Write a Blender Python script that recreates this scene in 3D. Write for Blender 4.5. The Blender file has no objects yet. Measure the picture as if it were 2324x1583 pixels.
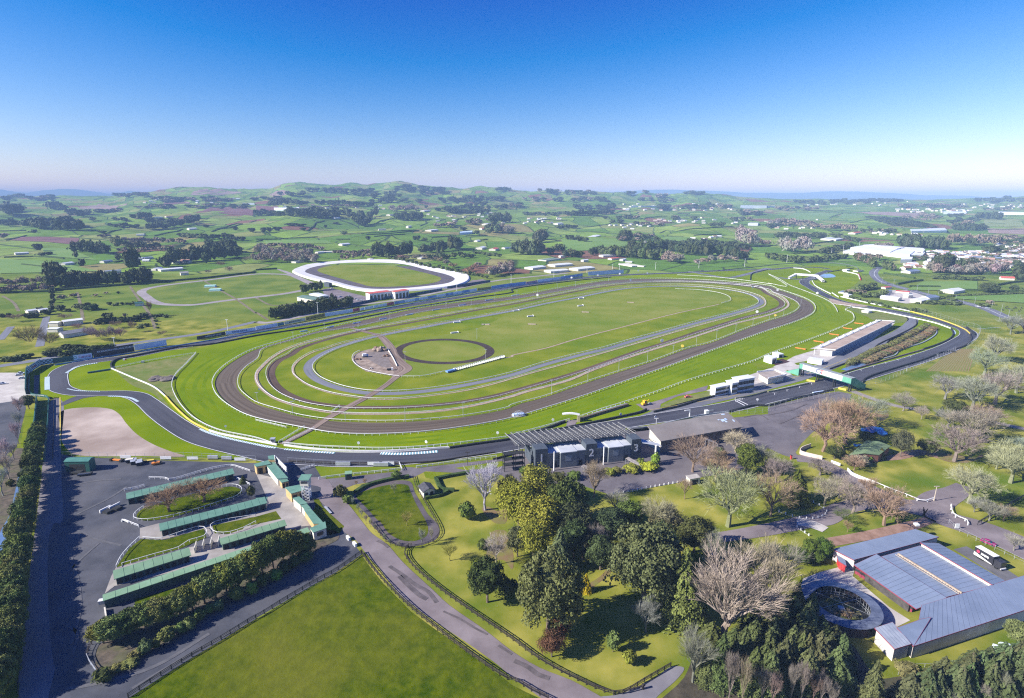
import bpy,math,random
import numpy as np
from mathutils import Vector,Matrix,geometry
R=math.radians
random.seed(7);RNG=np.random.RandomState(7)
SC=bpy.context.scene;COL=SC.collection
# ---------------------------------------------------------------- camera, sky, sun, exposure
CH=120.0;FPX=1290.0;PITCH=math.atan((791.5-452.0)/FPX)
cd=bpy.data.cameras.new('camera');cam=bpy.data.objects.new('camera',cd);COL.objects.link(cam)
cam.location=(0,0,CH);cam.rotation_euler=(R(90)-PITCH,0,0)
cd.lens=36*FPX/2323.0;cd.sensor_width=36;cd.clip_start=1;cd.clip_end=60000
SC.camera=cam
SUN_EL,SUN_AZ=31.0,16.0           # light travels along (cos16, sin16) on the ground
w=bpy.data.worlds.new('World');SC.world=w;w.use_nodes=True
nt=w.node_tree;nt.nodes.clear()
sky=nt.nodes.new('ShaderNodeTexSky');sky.sky_type='NISHITA';sky.sun_disc=False
sky.sun_elevation=R(SUN_EL);sky.sun_rotation=R(270-SUN_AZ)
sky.altitude=100;sky.air_density=1.0;sky.dust_density=0.2;sky.ozone_density=3.5
bg=nt.nodes.new('ShaderNodeBackground');bg.inputs[1].default_value=0.082
wo=nt.nodes.new('ShaderNodeOutputWorld')
v1=nt.nodes.new('ShaderNodeVectorMath');v1.operation='MULTIPLY';v1.inputs[1].default_value=(.098,.104,.118)
gm=nt.nodes.new('ShaderNodeGamma');gm.inputs[1].default_value=1.4
v2=nt.nodes.new('ShaderNodeVectorMath');v2.operation='SCALE';v2.inputs[3].default_value=10
nt.links.new(sky.outputs[0],v1.inputs[0]);nt.links.new(v1.outputs[0],gm.inputs[0]);nt.links.new(gm.outputs[0],v2.inputs[0])
v3=nt.nodes.new('ShaderNodeVectorMath');v3.operation='MULTIPLY_ADD';v3.inputs[1].default_value=(1.75,1.15,.80);v3.inputs[2].default_value=(-1.5,-.8,1.0)
v4=nt.nodes.new('ShaderNodeVectorMath');v4.operation='MAXIMUM';v4.inputs[1].default_value=(.02,.3,.3)
nt.links.new(v2.outputs[0],v3.inputs[0]);nt.links.new(v3.outputs[0],v4.inputs[0]);nt.links.new(v4.outputs[0],bg.inputs[0]);nt.links.new(bg.outputs[0],wo.inputs[0])
sd=bpy.data.lights.new('sun','SUN');sd.energy=5.0;sd.angle=R(0.5);sd.color=(1,.95,.86)
sun=bpy.data.objects.new('sun',sd);COL.objects.link(sun)
sun.rotation_euler=Vector((math.cos(R(SUN_AZ))*math.cos(R(SUN_EL)),math.sin(R(SUN_AZ))*math.cos(R(SUN_EL)),-math.sin(R(SUN_EL)))).to_track_quat('-Z','Y').to_euler()
SC.view_settings.view_transform='Standard';SC.view_settings.look='None'
SC.view_settings.gamma=1;SC.view_settings.exposure=1.0;SC.view_settings.use_curve_mapping=False
SC.cycles.use_denoising=False;SC.cycles.filter_width=1.2;SC.cycles.adaptive_threshold=.008;SC.cycles.max_bounces=4;SC.cycles.volume_bounces=0;SC.cycles.transparent_max_bounces=4;SC.cycles.diffuse_bounces=1
# ---------------------------------------------------------------- terrain
CP,SP=math.cos(PITCH),math.sin(PITCH)
PROF=[(-900,446),(-300,440),(40,446),(262,445),(300,440),(350,436),(425,426),(478,424),(520,430),(581,430),
 (618,428),(650,417),(684,413),(712,416),(756,420),(806,414),(831,419),(868,416),(905,411),(930,415),(971,421),(1005,422),(1050,427),
 (1093,424),(1130,428),(1162,430),(1200,434),(1232,431),(1268,435),(1311,433),(1362,438),(1405,436),(1436,443),(1461,437),(1511,443),(1562,436),
 (1597,439),(1636,445),(1686,448),(1742,449),(1792,452),(1892,453),(2042,453),(2117,453),(2217,450),(2267,450),(2323,444),(2600,430),(3400,440)]
PX=np.array([p[0] for p in PROF],float);PY=np.array([p[1] for p in PROF],float)
_wv=[(RNG.uniform(0,6.28),RNG.uniform(0,6.28),RNG.uniform(.7,1.3)) for _ in range(24)]
def waves(x,y,L,k0,n=6):
 s=0
 for a,p,f in _wv[k0:k0+n]:
  s=s + np.sin((x*math.cos(a)+y*math.sin(a))*f*6.283/L + p)
 return s/math.sqrt(n)
def sst(a,b,t):
 t=np.clip((t-a)/(b-a),0,1);return t*t*(3-2*t)
def H(x,y):
 x=np.asarray(x,float);y=np.asarray(y,float)
 yy=np.maximum(y,50.)
 def ridge(Yr,off=0,add=0):
  u=1161.5+FPX*x/(yy*CP+25)+off
  v=np.interp(u,PX,PY)+add
  t=(791.5-v)/FPX
  return CH+Yr*(t*CP-SP)/(CP+t*SP)
 s=np.clip((y-1150)/(5200-1150),0,1)
 left=sst(1500,500,1161.5+FPX*x/(yy*CP+25))
 base=ridge(5200.)*(s**(1.9-0.5*left))
 base=np.where(y > 5200,ridge(5200.,0)*(1-.35*sst(5200,6500,y)),base)
 ramp=sst(1000,2200,y)*(1-.45*sst(4200,5200,y))
 right=sst(1500,2000,1161.5+FPX*x/(yy*CP+25))
 roll=(waves(x,y,620,0)*8+waves(x,y,330,6)*3.8+waves(x,y,150,12)*1.5)*ramp*(1-.62*right)+(waves(x,y,260,10)*7+waves(x,y,110,3)*2.5)*sst(3000,4600,y)*(1-.6*right)
 return np.where(y < 1000,0.0,base+roll)
def G(u,v,z=0.0):
 """pixel of the survey photo (2323 px wide) -> point on the plane z, or on the terrain when it is far"""
 dx=(u-1161.5)/FPX;dy=-(v-791.5)/FPX
 d=Vector((dx,CP+dy*SP,-SP+dy*CP))
 if d.z < -1e-4:
  t=(z-CH)/d.z
  if d.y*t < 1000:return Vector((d.x*t,d.y*t,z))
 ys=np.geomspace(900,16000,1500);ts=ys/d.y
 xs=d.x*ts;zs=CH+d.z*ts;hs=H(xs,ys)+z
 k=np.argmax(zs <= hs)
 if zs[k] > hs[k]:k=np.argmin(zs-hs)
 if k > 0 and zs[k] <= hs[k]:
  a=zs[k-1]-hs[k-1];b=hs[k]-zs[k];f=a/(a+b+1e-9);Y=ys[k-1]*(1-f)+ys[k]*f
 else:Y=ys[k]
 X=d.x*Y/d.y
 return Vector((X,Y,float(H(X,Y))+z))
def scale_at(p):      # metres per survey pixel for something upright at p
 dep=p.y*CP-(p.z-CH)*SP
 return dep/FPX
def HT(p,px):        # height in metres of an upright thing px pixels tall with its base at p
 a=math.atan2(CH-p.z,math.hypot(p.x,p.y))
 return px*scale_at(p)/max(.5,math.cos(a))
CR={c:(580.75*(i % 4),395.75*(1+i//4)) for i,c in enumerate('abcdefghijkl')}
def C(s,n=2):
 """'e 10,20 30,40 f 1,2' : pixel lists read off the sixteen enlargements -> tuples in survey pixels; extra numbers are kept"""
 out=[];ox=oy=0;k=4.0
 for t in s.split():
  if t in CR:ox,oy=CR[t];k=4.0;continue
  if t == 'F':ox=oy=0;k=1.0;continue
  v=[float(q) for q in t.split(',')]
  out.append((ox+v[0]/k,oy+v[1]/k)+tuple(v[2:]))
 return out
def W(s,z=0.0):return [G(p[0],p[1],z) for p in C(s)]
# ---------------------------------------------------------------- materials
MATS={}
def lnk(nt,a,b):nt.links.new(a,b)
def mat(name,c1,c2=None,scale=.2,rough=.85,c3=None,scale3=.02,bump=0,spec=.3,detail=6,metal=0,objcol=False,w3=.5):
 if name in MATS:return MATS[name]
 m=bpy.data.materials.new(name);m.use_nodes=True;nt=m.node_tree;N=nt.nodes
 b=N['Principled BSDF'];b.inputs['Roughness'].default_value=rough;b.inputs['Specular IOR Level'].default_value=spec;b.inputs['Metallic'].default_value=metal
 ge=N.new('ShaderNodeNewGeometry')
 col=None
 if c2 is None:c2=tuple(min(1,q*1.18+.004) for q in c1[:3])
 n1=N.new('ShaderNodeTexNoise');n1.inputs['Scale'].default_value=scale;n1.inputs['Detail'].default_value=detail;n1.inputs['Roughness'].default_value=.62
 lnk(nt,ge.outputs['Position'],n1.inputs['Vector'])
 cr=N.new('ShaderNodeValToRGB');cr.color_ramp.elements[0].position=.36;cr.color_ramp.elements[1].position=.64
 cr.color_ramp.elements[0].color=(*c1[:3],1);cr.color_ramp.elements[1].color=(*c2[:3],1)
 lnk(nt,n1.outputs['Fac'],cr.inputs['Fac']);col=cr.outputs['Color']
 if c3 is not None:
  n3=N.new('ShaderNodeTexNoise');n3.inputs['Scale'].default_value=scale3;n3.inputs['Detail'].default_value=5
  lnk(nt,ge.outputs['Position'],n3.inputs['Vector'])
  r3=N.new('ShaderNodeMapRange');r3.inputs[1].default_value=.45;r3.inputs[2].default_value=.66;r3.inputs[4].default_value=w3
  lnk(nt,n3.outputs['Fac'],r3.inputs[0])
  mx=N.new('ShaderNodeMix');mx.data_type='RGBA';lnk(nt,r3.outputs[0],mx.inputs[0]);lnk(nt,col,mx.inputs[6]);mx.inputs[7].default_value=(*c3[:3],1)
  col=mx.outputs[2]
 if objcol:
  oi=N.new('ShaderNodeObjectInfo')
  mx=N.new('ShaderNodeMix');mx.data_type='RGBA';mx.blend_type='MULTIPLY';mx.inputs[0].default_value=1
  lnk(nt,col,mx.inputs[6]);lnk(nt,oi.outputs['Color'],mx.inputs[7]);col=mx.outputs[2]
 lnk(nt,col,b.inputs['Base Color'])
 if bump:
  bp=N.new('ShaderNodeBump');bp.inputs['Strength'].default_value=.6;bp.inputs['Distance'].default_value=bump
  lnk(nt,n1.outputs['Fac'],bp.inputs['Height']);lnk(nt,bp.outputs[0],b.inputs['Normal'])
 MATS[name]=m;return m
def uvmat(name,cols,sx,sy,rough=.85,kind='noise',base2=None,bump=0):
 """materials that run along a ribbon: u metres along, v metres across"""
 if name in MATS:return MATS[name]
 m=bpy.data.materials.new(name);m.use_nodes=True;nt=m.node_tree;N=nt.nodes;b=N['Principled BSDF']
 b.inputs['Roughness'].default_value=rough;b.inputs['Specular IOR Level'].default_value=.3
 uv=N.new('ShaderNodeUVMap');mp=N.new('ShaderNodeMapping');mp.inputs['Scale'].default_value=(sx,sy,1)
 lnk(nt,uv.outputs[0],mp.inputs[0])
 if kind == 'noise':
  t=N.new('ShaderNodeTexNoise');t.inputs['Scale'].default_value=1;t.inputs['Detail'].default_value=5;lnk(nt,mp.outputs[0],t.inputs['Vector']);f=t.outputs['Fac']
  lo,hi=.35,.65
 else:
  t=N.new('ShaderNodeTexChecker') if kind == 'check' else N.new('ShaderNodeTexWave');t.inputs['Scale'].default_value=1;lnk(nt,mp.outputs[0],t.inputs['Vector'])
  f=t.outputs['Fac'];lo,hi=.49,.51
 cr=N.new('ShaderNodeValToRGB');cr.color_ramp.elements[0].position=lo;cr.color_ramp.elements[1].position=hi
 cr.color_ramp.elements[0].color=(*cols[0],1);cr.color_ramp.elements[1].color=(*cols[1],1)
 lnk(nt,f,cr.inputs['Fac']);col=cr.outputs[0]
 if base2:
  ge=N.new('ShaderNodeNewGeometry');n3=N.new('ShaderNodeTexNoise');n3.inputs['Scale'].default_value=base2[1];n3.inputs['Detail'].default_value=5
  lnk(nt,ge.outputs['Position'],n3.inputs['Vector'])
  r3=N.new('ShaderNodeMapRange');r3.inputs[1].default_value=.42;r3.inputs[2].default_value=.66;r3.inputs[4].default_value=base2[2]
  lnk(nt,n3.outputs['Fac'],r3.inputs[0])
  mx=N.new('ShaderNodeMix');mx.data_type='RGBA';lnk(nt,r3.outputs[0],mx.inputs[0]);lnk(nt,col,mx.inputs[6]);mx.inputs[7].default_value=(*base2[0],1);col=mx.outputs[2]
 lnk(nt,col,b.inputs['Base Color'])
 MATS[name]=m;return m
M_TURF=mat('racing turf',(.130,.195,.001),(.190,.250,.003),.03,c3=(.100,.165,.001),scale3=.008,rough=1,spec=0)
M_TURF2=mat('infield grass',(.125,.175,.008),(.205,.230,.018),.045,c3=(.090,.170,.006),scale3=.012,rough=1,spec=0)
M_INNER=mat('centre grass',(.155,.200,.020),(.225,.240,.050),.03,c3=(.100,.180,.012),scale3=.010,rough=1,spec=0)
M_DULL=mat('rough dry grass',(.13,.17,.035),(.22,.21,.08),.12,c3=(.09,.17,.02),scale3=.04,rough=.95,spec=.05)
M_COURT=mat('tan court paving',(.27,.245,.225),(.38,.35,.32),.15,c3=(.22,.20,.185),scale3=.08)
M_PARK=mat('park grass',(.13,.165,.014),(.24,.24,.04),.07,c3=(.075,.150,.012),scale3=.025,rough=.9,spec=.1)
M_PADD=mat('paddock grass',(.034,.066,.001),(.098,.126,.004),.3,c3=(.150,.150,.020),scale3=.02,rough=1,spec=0,bump=.5,detail=10,w3=.7)
M_ASPH=mat('yard asphalt',(.044,.048,.062),(.080,.084,.102),.12,c3=(.135,.13,.135),scale3=.035,rough=.8,bump=.02,detail=9)
M_ROAD=mat('old pinkish asphalt',(.17,.14,.145),(.25,.21,.215),.09,c3=(.12,.10,.105),scale3=.06,rough=.85,detail=9)
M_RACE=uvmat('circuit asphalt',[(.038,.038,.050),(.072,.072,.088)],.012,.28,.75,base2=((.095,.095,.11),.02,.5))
M_RACE2=uvmat('pale asphalt',[(.12,.12,.14),(.17,.17,.19)],.012,.28,.7,base2=((.21,.21,.23),.03,.6))  # paler grey than the main circuit asphalt
M_GREY=uvmat('grey all weather track',[(.145,.150,.180),(.20,.205,.235)],.02,.5,.85)
M_DIRT=uvmat('harrowed dirt track',[(.075,.054,.038),(.150,.116,.086)],.004,.55,.95,base2=((.105,.080,.060),.015,.6))
M_DIRT2=uvmat('dark brown dirt',[(.060,.034,.024),(.125,.080,.055)],.01,.5,.95,base2=((.14,.09,.06),.05,.4))
M_SANDY=uvmat('sandy crossing soil',[(.13,.088,.068),(.30,.225,.18)],.02,.8,.95)
M_PINK=mat('pink sandy soil',(.30,.21,.15),(.42,.33,.25),.3)
M_GRAV=mat('gravel trap',(.30,.23,.19),(.50,.41,.35),.035,c3=(.26,.195,.16),scale3=.025,rough=.95,detail=4,w3=.8)
M_CONC=mat('pale concrete',(.42,.38,.35),(.58,.54,.50),.15,c3=(.34,.31,.29),scale3=.08,rough=.85)
M_WHITE=mat('white paint',(.72,.72,.72),(.82,.82,.82),1.0,rough=.5)
M_PALEBLUE=mat('pale blue board',(.42,.55,.80),(.60,.72,.90),.4,rough=.5)
M_GREENW=mat('dark green boards',(.020,.090,.078),(.035,.125,.105),.8,rough=.6)
M_BLACK=mat('black rubber and timber',(.018,.020,.022),(.035,.036,.040),.8,rough=.8)
M_DKTIM=mat('dark stained timber',(.028,.022,.020),(.055,.045,.040),.8,rough=.8)
M_YELLOW=mat('yellow paint',(.62,.46,.06),(.75,.58,.12),.5,rough=.5)
M_RED=mat('red paint',(.45,.03,.04),(.55,.06,.06),.5,rough=.4)
M_ORANGE=mat('orange paint',(.75,.22,.03),(.85,.30,.05),.5,rough=.5)
M_STEEL=mat('galvanised steel',(.40,.42,.45),(.52,.54,.57),.5,rough=.45,metal=.3)
M_GLASS=mat('dark glazing',(.015,.02,.03),(.04,.05,.07),.4,rough=.12,spec=.8)
M_WATER=mat('stream water',(.10,.17,.32),(.16,.25,.42),.4,rough=.08,spec=.8)
M_SOIL=mat('bare brown soil',(.13,.075,.05),(.24,.15,.10),.3)
M_SCRUB=mat('brown scrub ground',(.06,.05,.04),(.14,.11,.08),.5,c3=(.09,.11,.03),scale3=.2)
M_GRNROOF=mat('green corrugated roof',(.180,.300,.170),(.225,.360,.220),.25,rough=.45,spec=.4)
M_GRNROOF2=mat('weathered blue green roof',(.115,.24,.17),(.155,.295,.215),.3,rough=.45,spec=.4)
M_CREAM=mat('cream wall',(.62,.58,.48),(.70,.66,.56),.5,rough=.7)
M_WALLG=mat('grey green wall',(.16,.19,.19),(.22,.25,.25),.5,rough=.7)
M_BARK=mat('bark',(.10,.075,.055),(.19,.15,.12),2.,rough=.95,objcol=False)
M_LEAF=mat('foliage',(.60,.60,.55),(1.45,1.4,1.3),.55,rough=.75,spec=.15,objcol=True,detail=3)
M_TWIG=mat('bare twigs',(.75,.75,.75),(1.,1.,1.),.3,rough=.9,spec=.05,objcol=True,detail=2)
M_HEDGE=mat('hedge foliage',(.025,.050,.014),(.070,.110,.028),.5,rough=.8,spec=.15,detail=5)
# ---------------------------------------------------------------- mesh helpers
def tag(o,label=None,cat=None,group=None,kind=None):
 if label:o['label']=label
 if cat:o['category']=cat
 if group:o['group']=group
 if kind:o['kind']=kind
 return o
def mesh(name,V,Fc,mats,mi=None,uv=None,smooth=False):
 me=bpy.data.meshes.new(name);me.from_pydata([tuple(v) for v in V],[],[tuple(f) for f in Fc])
 for m in (mats if isinstance(mats,(list,tuple)) else [mats]):me.materials.append(m)
 if mi is not None:me.polygons.foreach_set('material_index',mi)
 if smooth:me.polygons.foreach_set('use_smooth',[True]*len(me.polygons))
 if uv is not None:
  l=me.uv_layers.new(name='UVMap');li=np.empty(len(me.loops),int);me.loops.foreach_get('vertex_index',li)
  l.data.foreach_set('uv',np.asarray(uv,float)[li].ravel())
 me.update();return me
def link(name,me,parent=None,loc=None,rz=0,scl=None,col=None):
 o=bpy.data.objects.new(name,me);COL.objects.link(o)
 if parent is not None:o.parent=parent
 if loc is not None:o.location=loc
 if rz:o.rotation_euler=(0,0,rz)
 if scl is not None:o.scale=scl
 if col is not None:o.color=(*col,1)
 return o
def empty(name,loc=(0,0,0),rz=0):
 o=bpy.data.objects.new(name,None);COL.objects.link(o);o.location=loc;o.rotation_euler=(0,0,rz);o.empty_display_size=.5;return o
class MB:
 def __init__(s):s.V=[];s.F=[];s.mi=[];s.cur=0
 def poly(s,pts):
  n=len(s.V);s.V += [tuple(p) for p in pts];s.F.append(tuple(range(n,n+len(pts))));s.mi.append(s.cur)
 def hexa(s,b,t):
  """b, t: four bottom and four top corners (counter-clockwise from above)"""
  n=len(s.V);s.V += [tuple(p) for p in b]+[tuple(p) for p in t]
  for f in ((3,2,1,0),(4,5,6,7),(0,1,5,4),(1,2,6,5),(2,3,7,6),(3,0,4,7)):
   s.F.append(tuple(n+i for i in f));s.mi.append(s.cur)
 def box(s,x0,x1,y0,y1,z0,z1):
  s.hexa([(x0,y0,z0),(x1,y0,z0),(x1,y1,z0),(x0,y1,z0)],[(x0,y0,z1),(x1,y0,z1),(x1,y1,z1),(x0,y1,z1)])
 def bar(s,p,q,w,h=None):
  p=Vector(p);q=Vector(q);h=h or w;d=(q-p)
  if d.length < 1e-5:return
  d.normalize();a=d.cross(Vector((0,0,1)))
  if a.length < .05:a=Vector((1,0,0))
  a.normalize();c=a.cross(d);a=a*w/2;c=c*h/2
  s.hexa([p-a-c,p+a-c,q+a-c,q-a-c],[p-a+c,p+a+c,q+a+c,q-a+c])
 def cyl(s,p,q,r0,r1=None,n=8,cap=True):
  p=Vector(p);q=Vector(q);r1=r0 if r1 is None else r1;d=(q-p).normalized()
  a=d.orthogonal().normalized();b=d.cross(a);k=len(s.V)
  for c,r in ((p,r0),(q,r1)):
   for i in range(n):
    t=6.28319*i/n;s.V.append(tuple(c+a*math.cos(t)*r+b*math.sin(t)*r))
  for i in range(n):
   j=(i+1) % n;s.F.append((k+i,k+j,k+n+j,k+n+i));s.mi.append(s.cur)
  if cap:s.F.append(tuple(range(k+n,k+2*n)));s.mi.append(s.cur)
 def build(s,name,mats,parent=None,loc=None,rz=0,smooth=False):
  return link(name,mesh(name,s.V,s.F,mats,s.mi,smooth=smooth),parent,loc,rz)
def smooth(pts,closed=False,sub=6):
 """Catmull-Rom through rows of numbers"""
 P=np.array(pts,float);n=len(P);out=[]
 rng=range(n) if closed else range(n-1)
 for i in rng:
  p1=P[i];p2=P[(i+1) % n]
  p0=P[(i-1) % n] if (closed or i > 0) else 2*p1-p2
  p3=P[(i+2) % n] if (closed or i < n-2) else 2*p2-p1
  d=[max(1e-3,np.linalg.norm(b[:2]-a[:2]))**.5 for a,b in ((p0,p1),(p1,p2),(p2,p3))]
  t0=0;t1=d[0];t2=t1+d[1];t3=t2+d[2]
  for k in range(sub):
   t=t1+(t2-t1)*k/sub
   A1=(t1-t)/(t1-t0)*p0+(t-t0)/(t1-t0)*p1;A2=(t2-t)/(t2-t1)*p1+(t-t1)/(t2-t1)*p2;A3=(t3-t)/(t3-t2)*p2+(t-t2)/(t3-t2)*p3
   B1=(t2-t)/(t2-t0)*A1+(t-t0)/(t2-t0)*A2;B2=(t3-t)/(t3-t1)*A2+(t-t1)/(t3-t1)*A3
   out.append((t2-t)/(t2-t1)*B1+(t-t1)/(t2-t1)*B2)
 if not closed:out.append(P[-1])
 return np.array(out)
LV=.03
def sheet(name,s,lv,m,sm=True,kind='structure',sub=5):
 w_=[(p.x,p.y) for p in (W(s) if isinstance(s,str) else s)]
 P=smooth(w_,True,sub) if sm else np.array(w_)
 V=[Vector((p[0],p[1],lv*LV)) for p in P]
 T=geometry.tessellate_polygon([V])
 # make faces point up
 Fc=[]
 for t in T:
  a,b,c=(V[i] for i in t)
  Fc.append(t if (b-a).cross(c-a).z > 0 else t[::-1])
 o=link(name,mesh(name,V,Fc,m));o['kind']=kind;return o
def path(s,closed=False,sub=6,z=0):
 """survey string with optional third number = width -> smoothed rows x, y, (w)"""
 rows=[]
 for p in C(s):
  g=G(p[0],p[1]);rows.append((g.x,g.y)+tuple(p[2:]))
 wd=None
 n=max(len(r) for r in rows)
 if n > 2:
  last=None;full=[]
  for r in rows:
   if len(r) > 2:last=r[2]
   full.append((r[0],r[1],last if last is not None else next(q[2] for q in rows if len(q) > 2)))
  rows=full
 return smooth(rows,closed,sub)
def resample(P,step,closed=False):
 P=np.asarray(P,float)[:,:2]
 if closed:P=np.vstack([P,P[:1]])
 d=np.r_[0,np.cumsum(np.linalg.norm(np.diff(P,axis=0),axis=1))]
 n=max(2,int(round(d[-1]/step))+1);t=np.linspace(0,d[-1],n)
 Q=np.c_[np.interp(t,d,P[:,0]),np.interp(t,d,P[:,1])]
 return Q[:-1] if closed else Q
def normals(P,closed=False):
 if closed:T=np.roll(P[:,:2],-1,0)-np.roll(P[:,:2],1,0)
 else:T=np.gradient(P[:,:2],axis=0)
 T /= np.maximum(1e-6,np.linalg.norm(T,axis=1))[:,None]
 return np.c_[-T[:,1],T[:,0]]
def ribbon(name,P,lv,m,width=None,closed=False,kind='structure',off=0,parent=None):
 if isinstance(P,str):P=path(P,closed)
 P=np.asarray(P,float);n=len(P);N=normals(P,closed)
 wd=P[:,2:3] if (width is None and P.shape[1] > 2) else np.full((n,1),float(width))
 L=P[:,:2]+N*(wd/2+off);Rr=P[:,:2]-N*(wd/2-off)
 d=np.r_[0,np.cumsum(np.linalg.norm(np.diff(P[:,:2],axis=0),axis=1))]
 V=[];uv=[]
 if closed:
  L=np.vstack([L,L[:1]]);Rr=np.vstack([Rr,Rr[:1]]);d=np.r_[d,d[-1]+np.linalg.norm(P[-1,:2]-P[0,:2])];wd=np.vstack([wd,wd[:1]]);n += 1
 for i in range(n):
  V += [(L[i,0],L[i,1],lv*LV),(Rr[i,0],Rr[i,1],lv*LV)];uv += [(d[i],0),(d[i],wd[i,0])]
 Fc=[(2*i+1,2*i+3,2*i+2,2*i) for i in range(n-1)]
 o=link(name,mesh(name,V,Fc,m,uv=uv),parent)
 if kind:o['kind']=kind
 return o
def between(name,A,B,lv,m,n=400):
 """sheet between two closed curves (both world rows)"""
 A=resample(A,1,True);B=resample(B,1,True)
 def rs(P):
  Q=np.vstack([P,P[:1]]);d=np.r_[0,np.cumsum(np.linalg.norm(np.diff(Q,axis=0),axis=1))];t=np.linspace(0,d[-1],n,endpoint=False)
  return np.c_[np.interp(t,d,Q[:,0]),np.interp(t,d,Q[:,1])]
 A=rs(A);ca=A.mean(0);nb=[]
 Bd=np.vstack([B,B[:1]])
 # nearest point of B for each point of A keeps the rungs square to the track
 for a in A:
  k=np.argmin(((B-a)**2).sum(1));nb.append(B[k])
 nb=np.array(nb)
 dist=np.r_[0,np.cumsum(np.linalg.norm(np.diff(np.vstack([A,A[:1]]),axis=0),axis=1))]
 V=[];uv=[]
 for i in range(n+1):
  a=A[i % n];b=nb[i % n];V += [(a[0],a[1],lv*LV),(b[0],b[1],lv*LV)];uv += [(dist[i],0),(dist[i],float(np.linalg.norm(a-b)))]
 Fc=[]
 for i in range(n):
  f=(2*i,2*i+1,2*i+3,2*i+2);v=[Vector(V[j]) for j in f]
  Fc.append(f if geometry.normal(v).z > 0 else f[::-1])
 o=link(name,mesh(name,V,Fc,m,uv=uv));o['kind']='structure';return o
def zat(x,y):return float(H(x,y)) if y >= 1000 else 0.0
def wall(name,P,h,t,m,label,cat,group=None,z0=0,closed=False,lean=0,parent=None,follow=False):
 if isinstance(P,str):P=path(P,closed,4)
 P=np.asarray(P,float)[:,:2];n=len(P);N=normals(P,closed);V=[]
 for i in range(n):
  zz=z0+(zat(*P[i]) if follow else 0)
  for s_,z in ((-.5,0),(.5,0),(.5,h),(-.5,h)):
   q=P[i]+N[i]*t*s_;V.append((q[0],q[1],zz+z-(.3 if (z == 0 and follow) else 0)))
 Fc=[];m_=n if closed else n-1
 for i in range(m_):
  a=4*i;b=4*((i+1) % n)
  for j in range(4):Fc.append((a+j,b+j,b+(j+1) % 4,a+(j+1) % 4))
 if not closed:Fc += [(0,1,2,3),(4*n-1,4*n-2,4*n-3,4*n-4)]
 d=np.r_[0,np.cumsum(np.linalg.norm(np.diff(P,axis=0),axis=1))]
 uv=[(d[i],z) for i in range(n) for z in (0,0,h,h)]
 o=link(name,mesh(name,V,Fc,m,uv=uv),parent)
 if label:tag(o,label,cat,group)
 return o
POSTM={}
def rail(name,P,label,group=None,h=1.2,step=3.0,m=M_WHITE,rails=((1.15,.12),),postw=.12,parts=True,closed=False,sm=True,cat='fence',maxp=60):
 """horse rail: rails as one mesh, posts counted one by one where they can be seen"""
 if isinstance(P,str):P=path(P,closed,5) if sm else np.array([(g.x,g.y) for g in W(P)])
 Q=resample(P,step,closed);n=len(Q);mb=MB()
 S=resample(P,min(step,2.5) if sm else step,closed)
 for z,tk in rails:
  for i in range(len(S)-(0 if closed else 1)):
   a=S[i];b=S[(i+1) % len(S)];mb.bar((a[0],a[1],z),(b[0],b[1],z),tk,tk)
 key=(m.name,h,postw)
 if key not in POSTM:
  q=MB();q.box(-postw/2,postw/2,-postw/2,postw/2,0,h);POSTM[key]=mesh('post',q.V,q.F,m)
 if parts:
  root=empty(name,(Q[0][0],Q[0][1],0));tag(root,label,cat,group)
  o=mb.build('rail',m);o.parent=root;o.matrix_parent_inverse=Matrix.Translation((-Q[0][0],-Q[0][1],0))
  dist=[(q[0]**2+q[1]**2) for q in Q];order=sorted(range(n),key=lambda i:dist[i])
  for i in order[:maxp]:link('post',POSTM[key],root,(Q[i][0]-Q[0][0],Q[i][1]-Q[0][1],0))
  rest=order[maxp:]
  if rest:
   q=MB()
   for i in rest:
    x,y=Q[i]-Q[0];q.box(x-postw/2,x+postw/2,y-postw/2,y+postw/2,0,h)
   q.build('posts',m,root)['kind']='stuff'
  return root
 for x,y in Q:mb.box(x-postw/2,x+postw/2,y-postw/2,y+postw/2,0,h)
 return tag(mb.build(name,m),label,cat,group)
def put(name,label,cat,P,group=None):
 """place P's world-space parts under an Empty at the thing's base; call with a list of objects"""
 c=Vector((0,0,0));n=0
 for o in P:
  for v in o.data.vertices:c += v.co;n += 1
 c /= max(1,n);c.z=min(v.co.z for o in P for v in o.data.vertices)
 root=empty(name,c);tag(root,label,cat,group)
 for o in P:
  if o.parent is None:
   o.data.transform(Matrix.Translation(-c));o.parent=root
  # sub-parts were built in world space too
   for ch in o.children:ch.data.transform(Matrix.Translation(-c))
 return root
def setcat(o,label,cat,group=None):return tag(o,label,cat,group)
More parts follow.
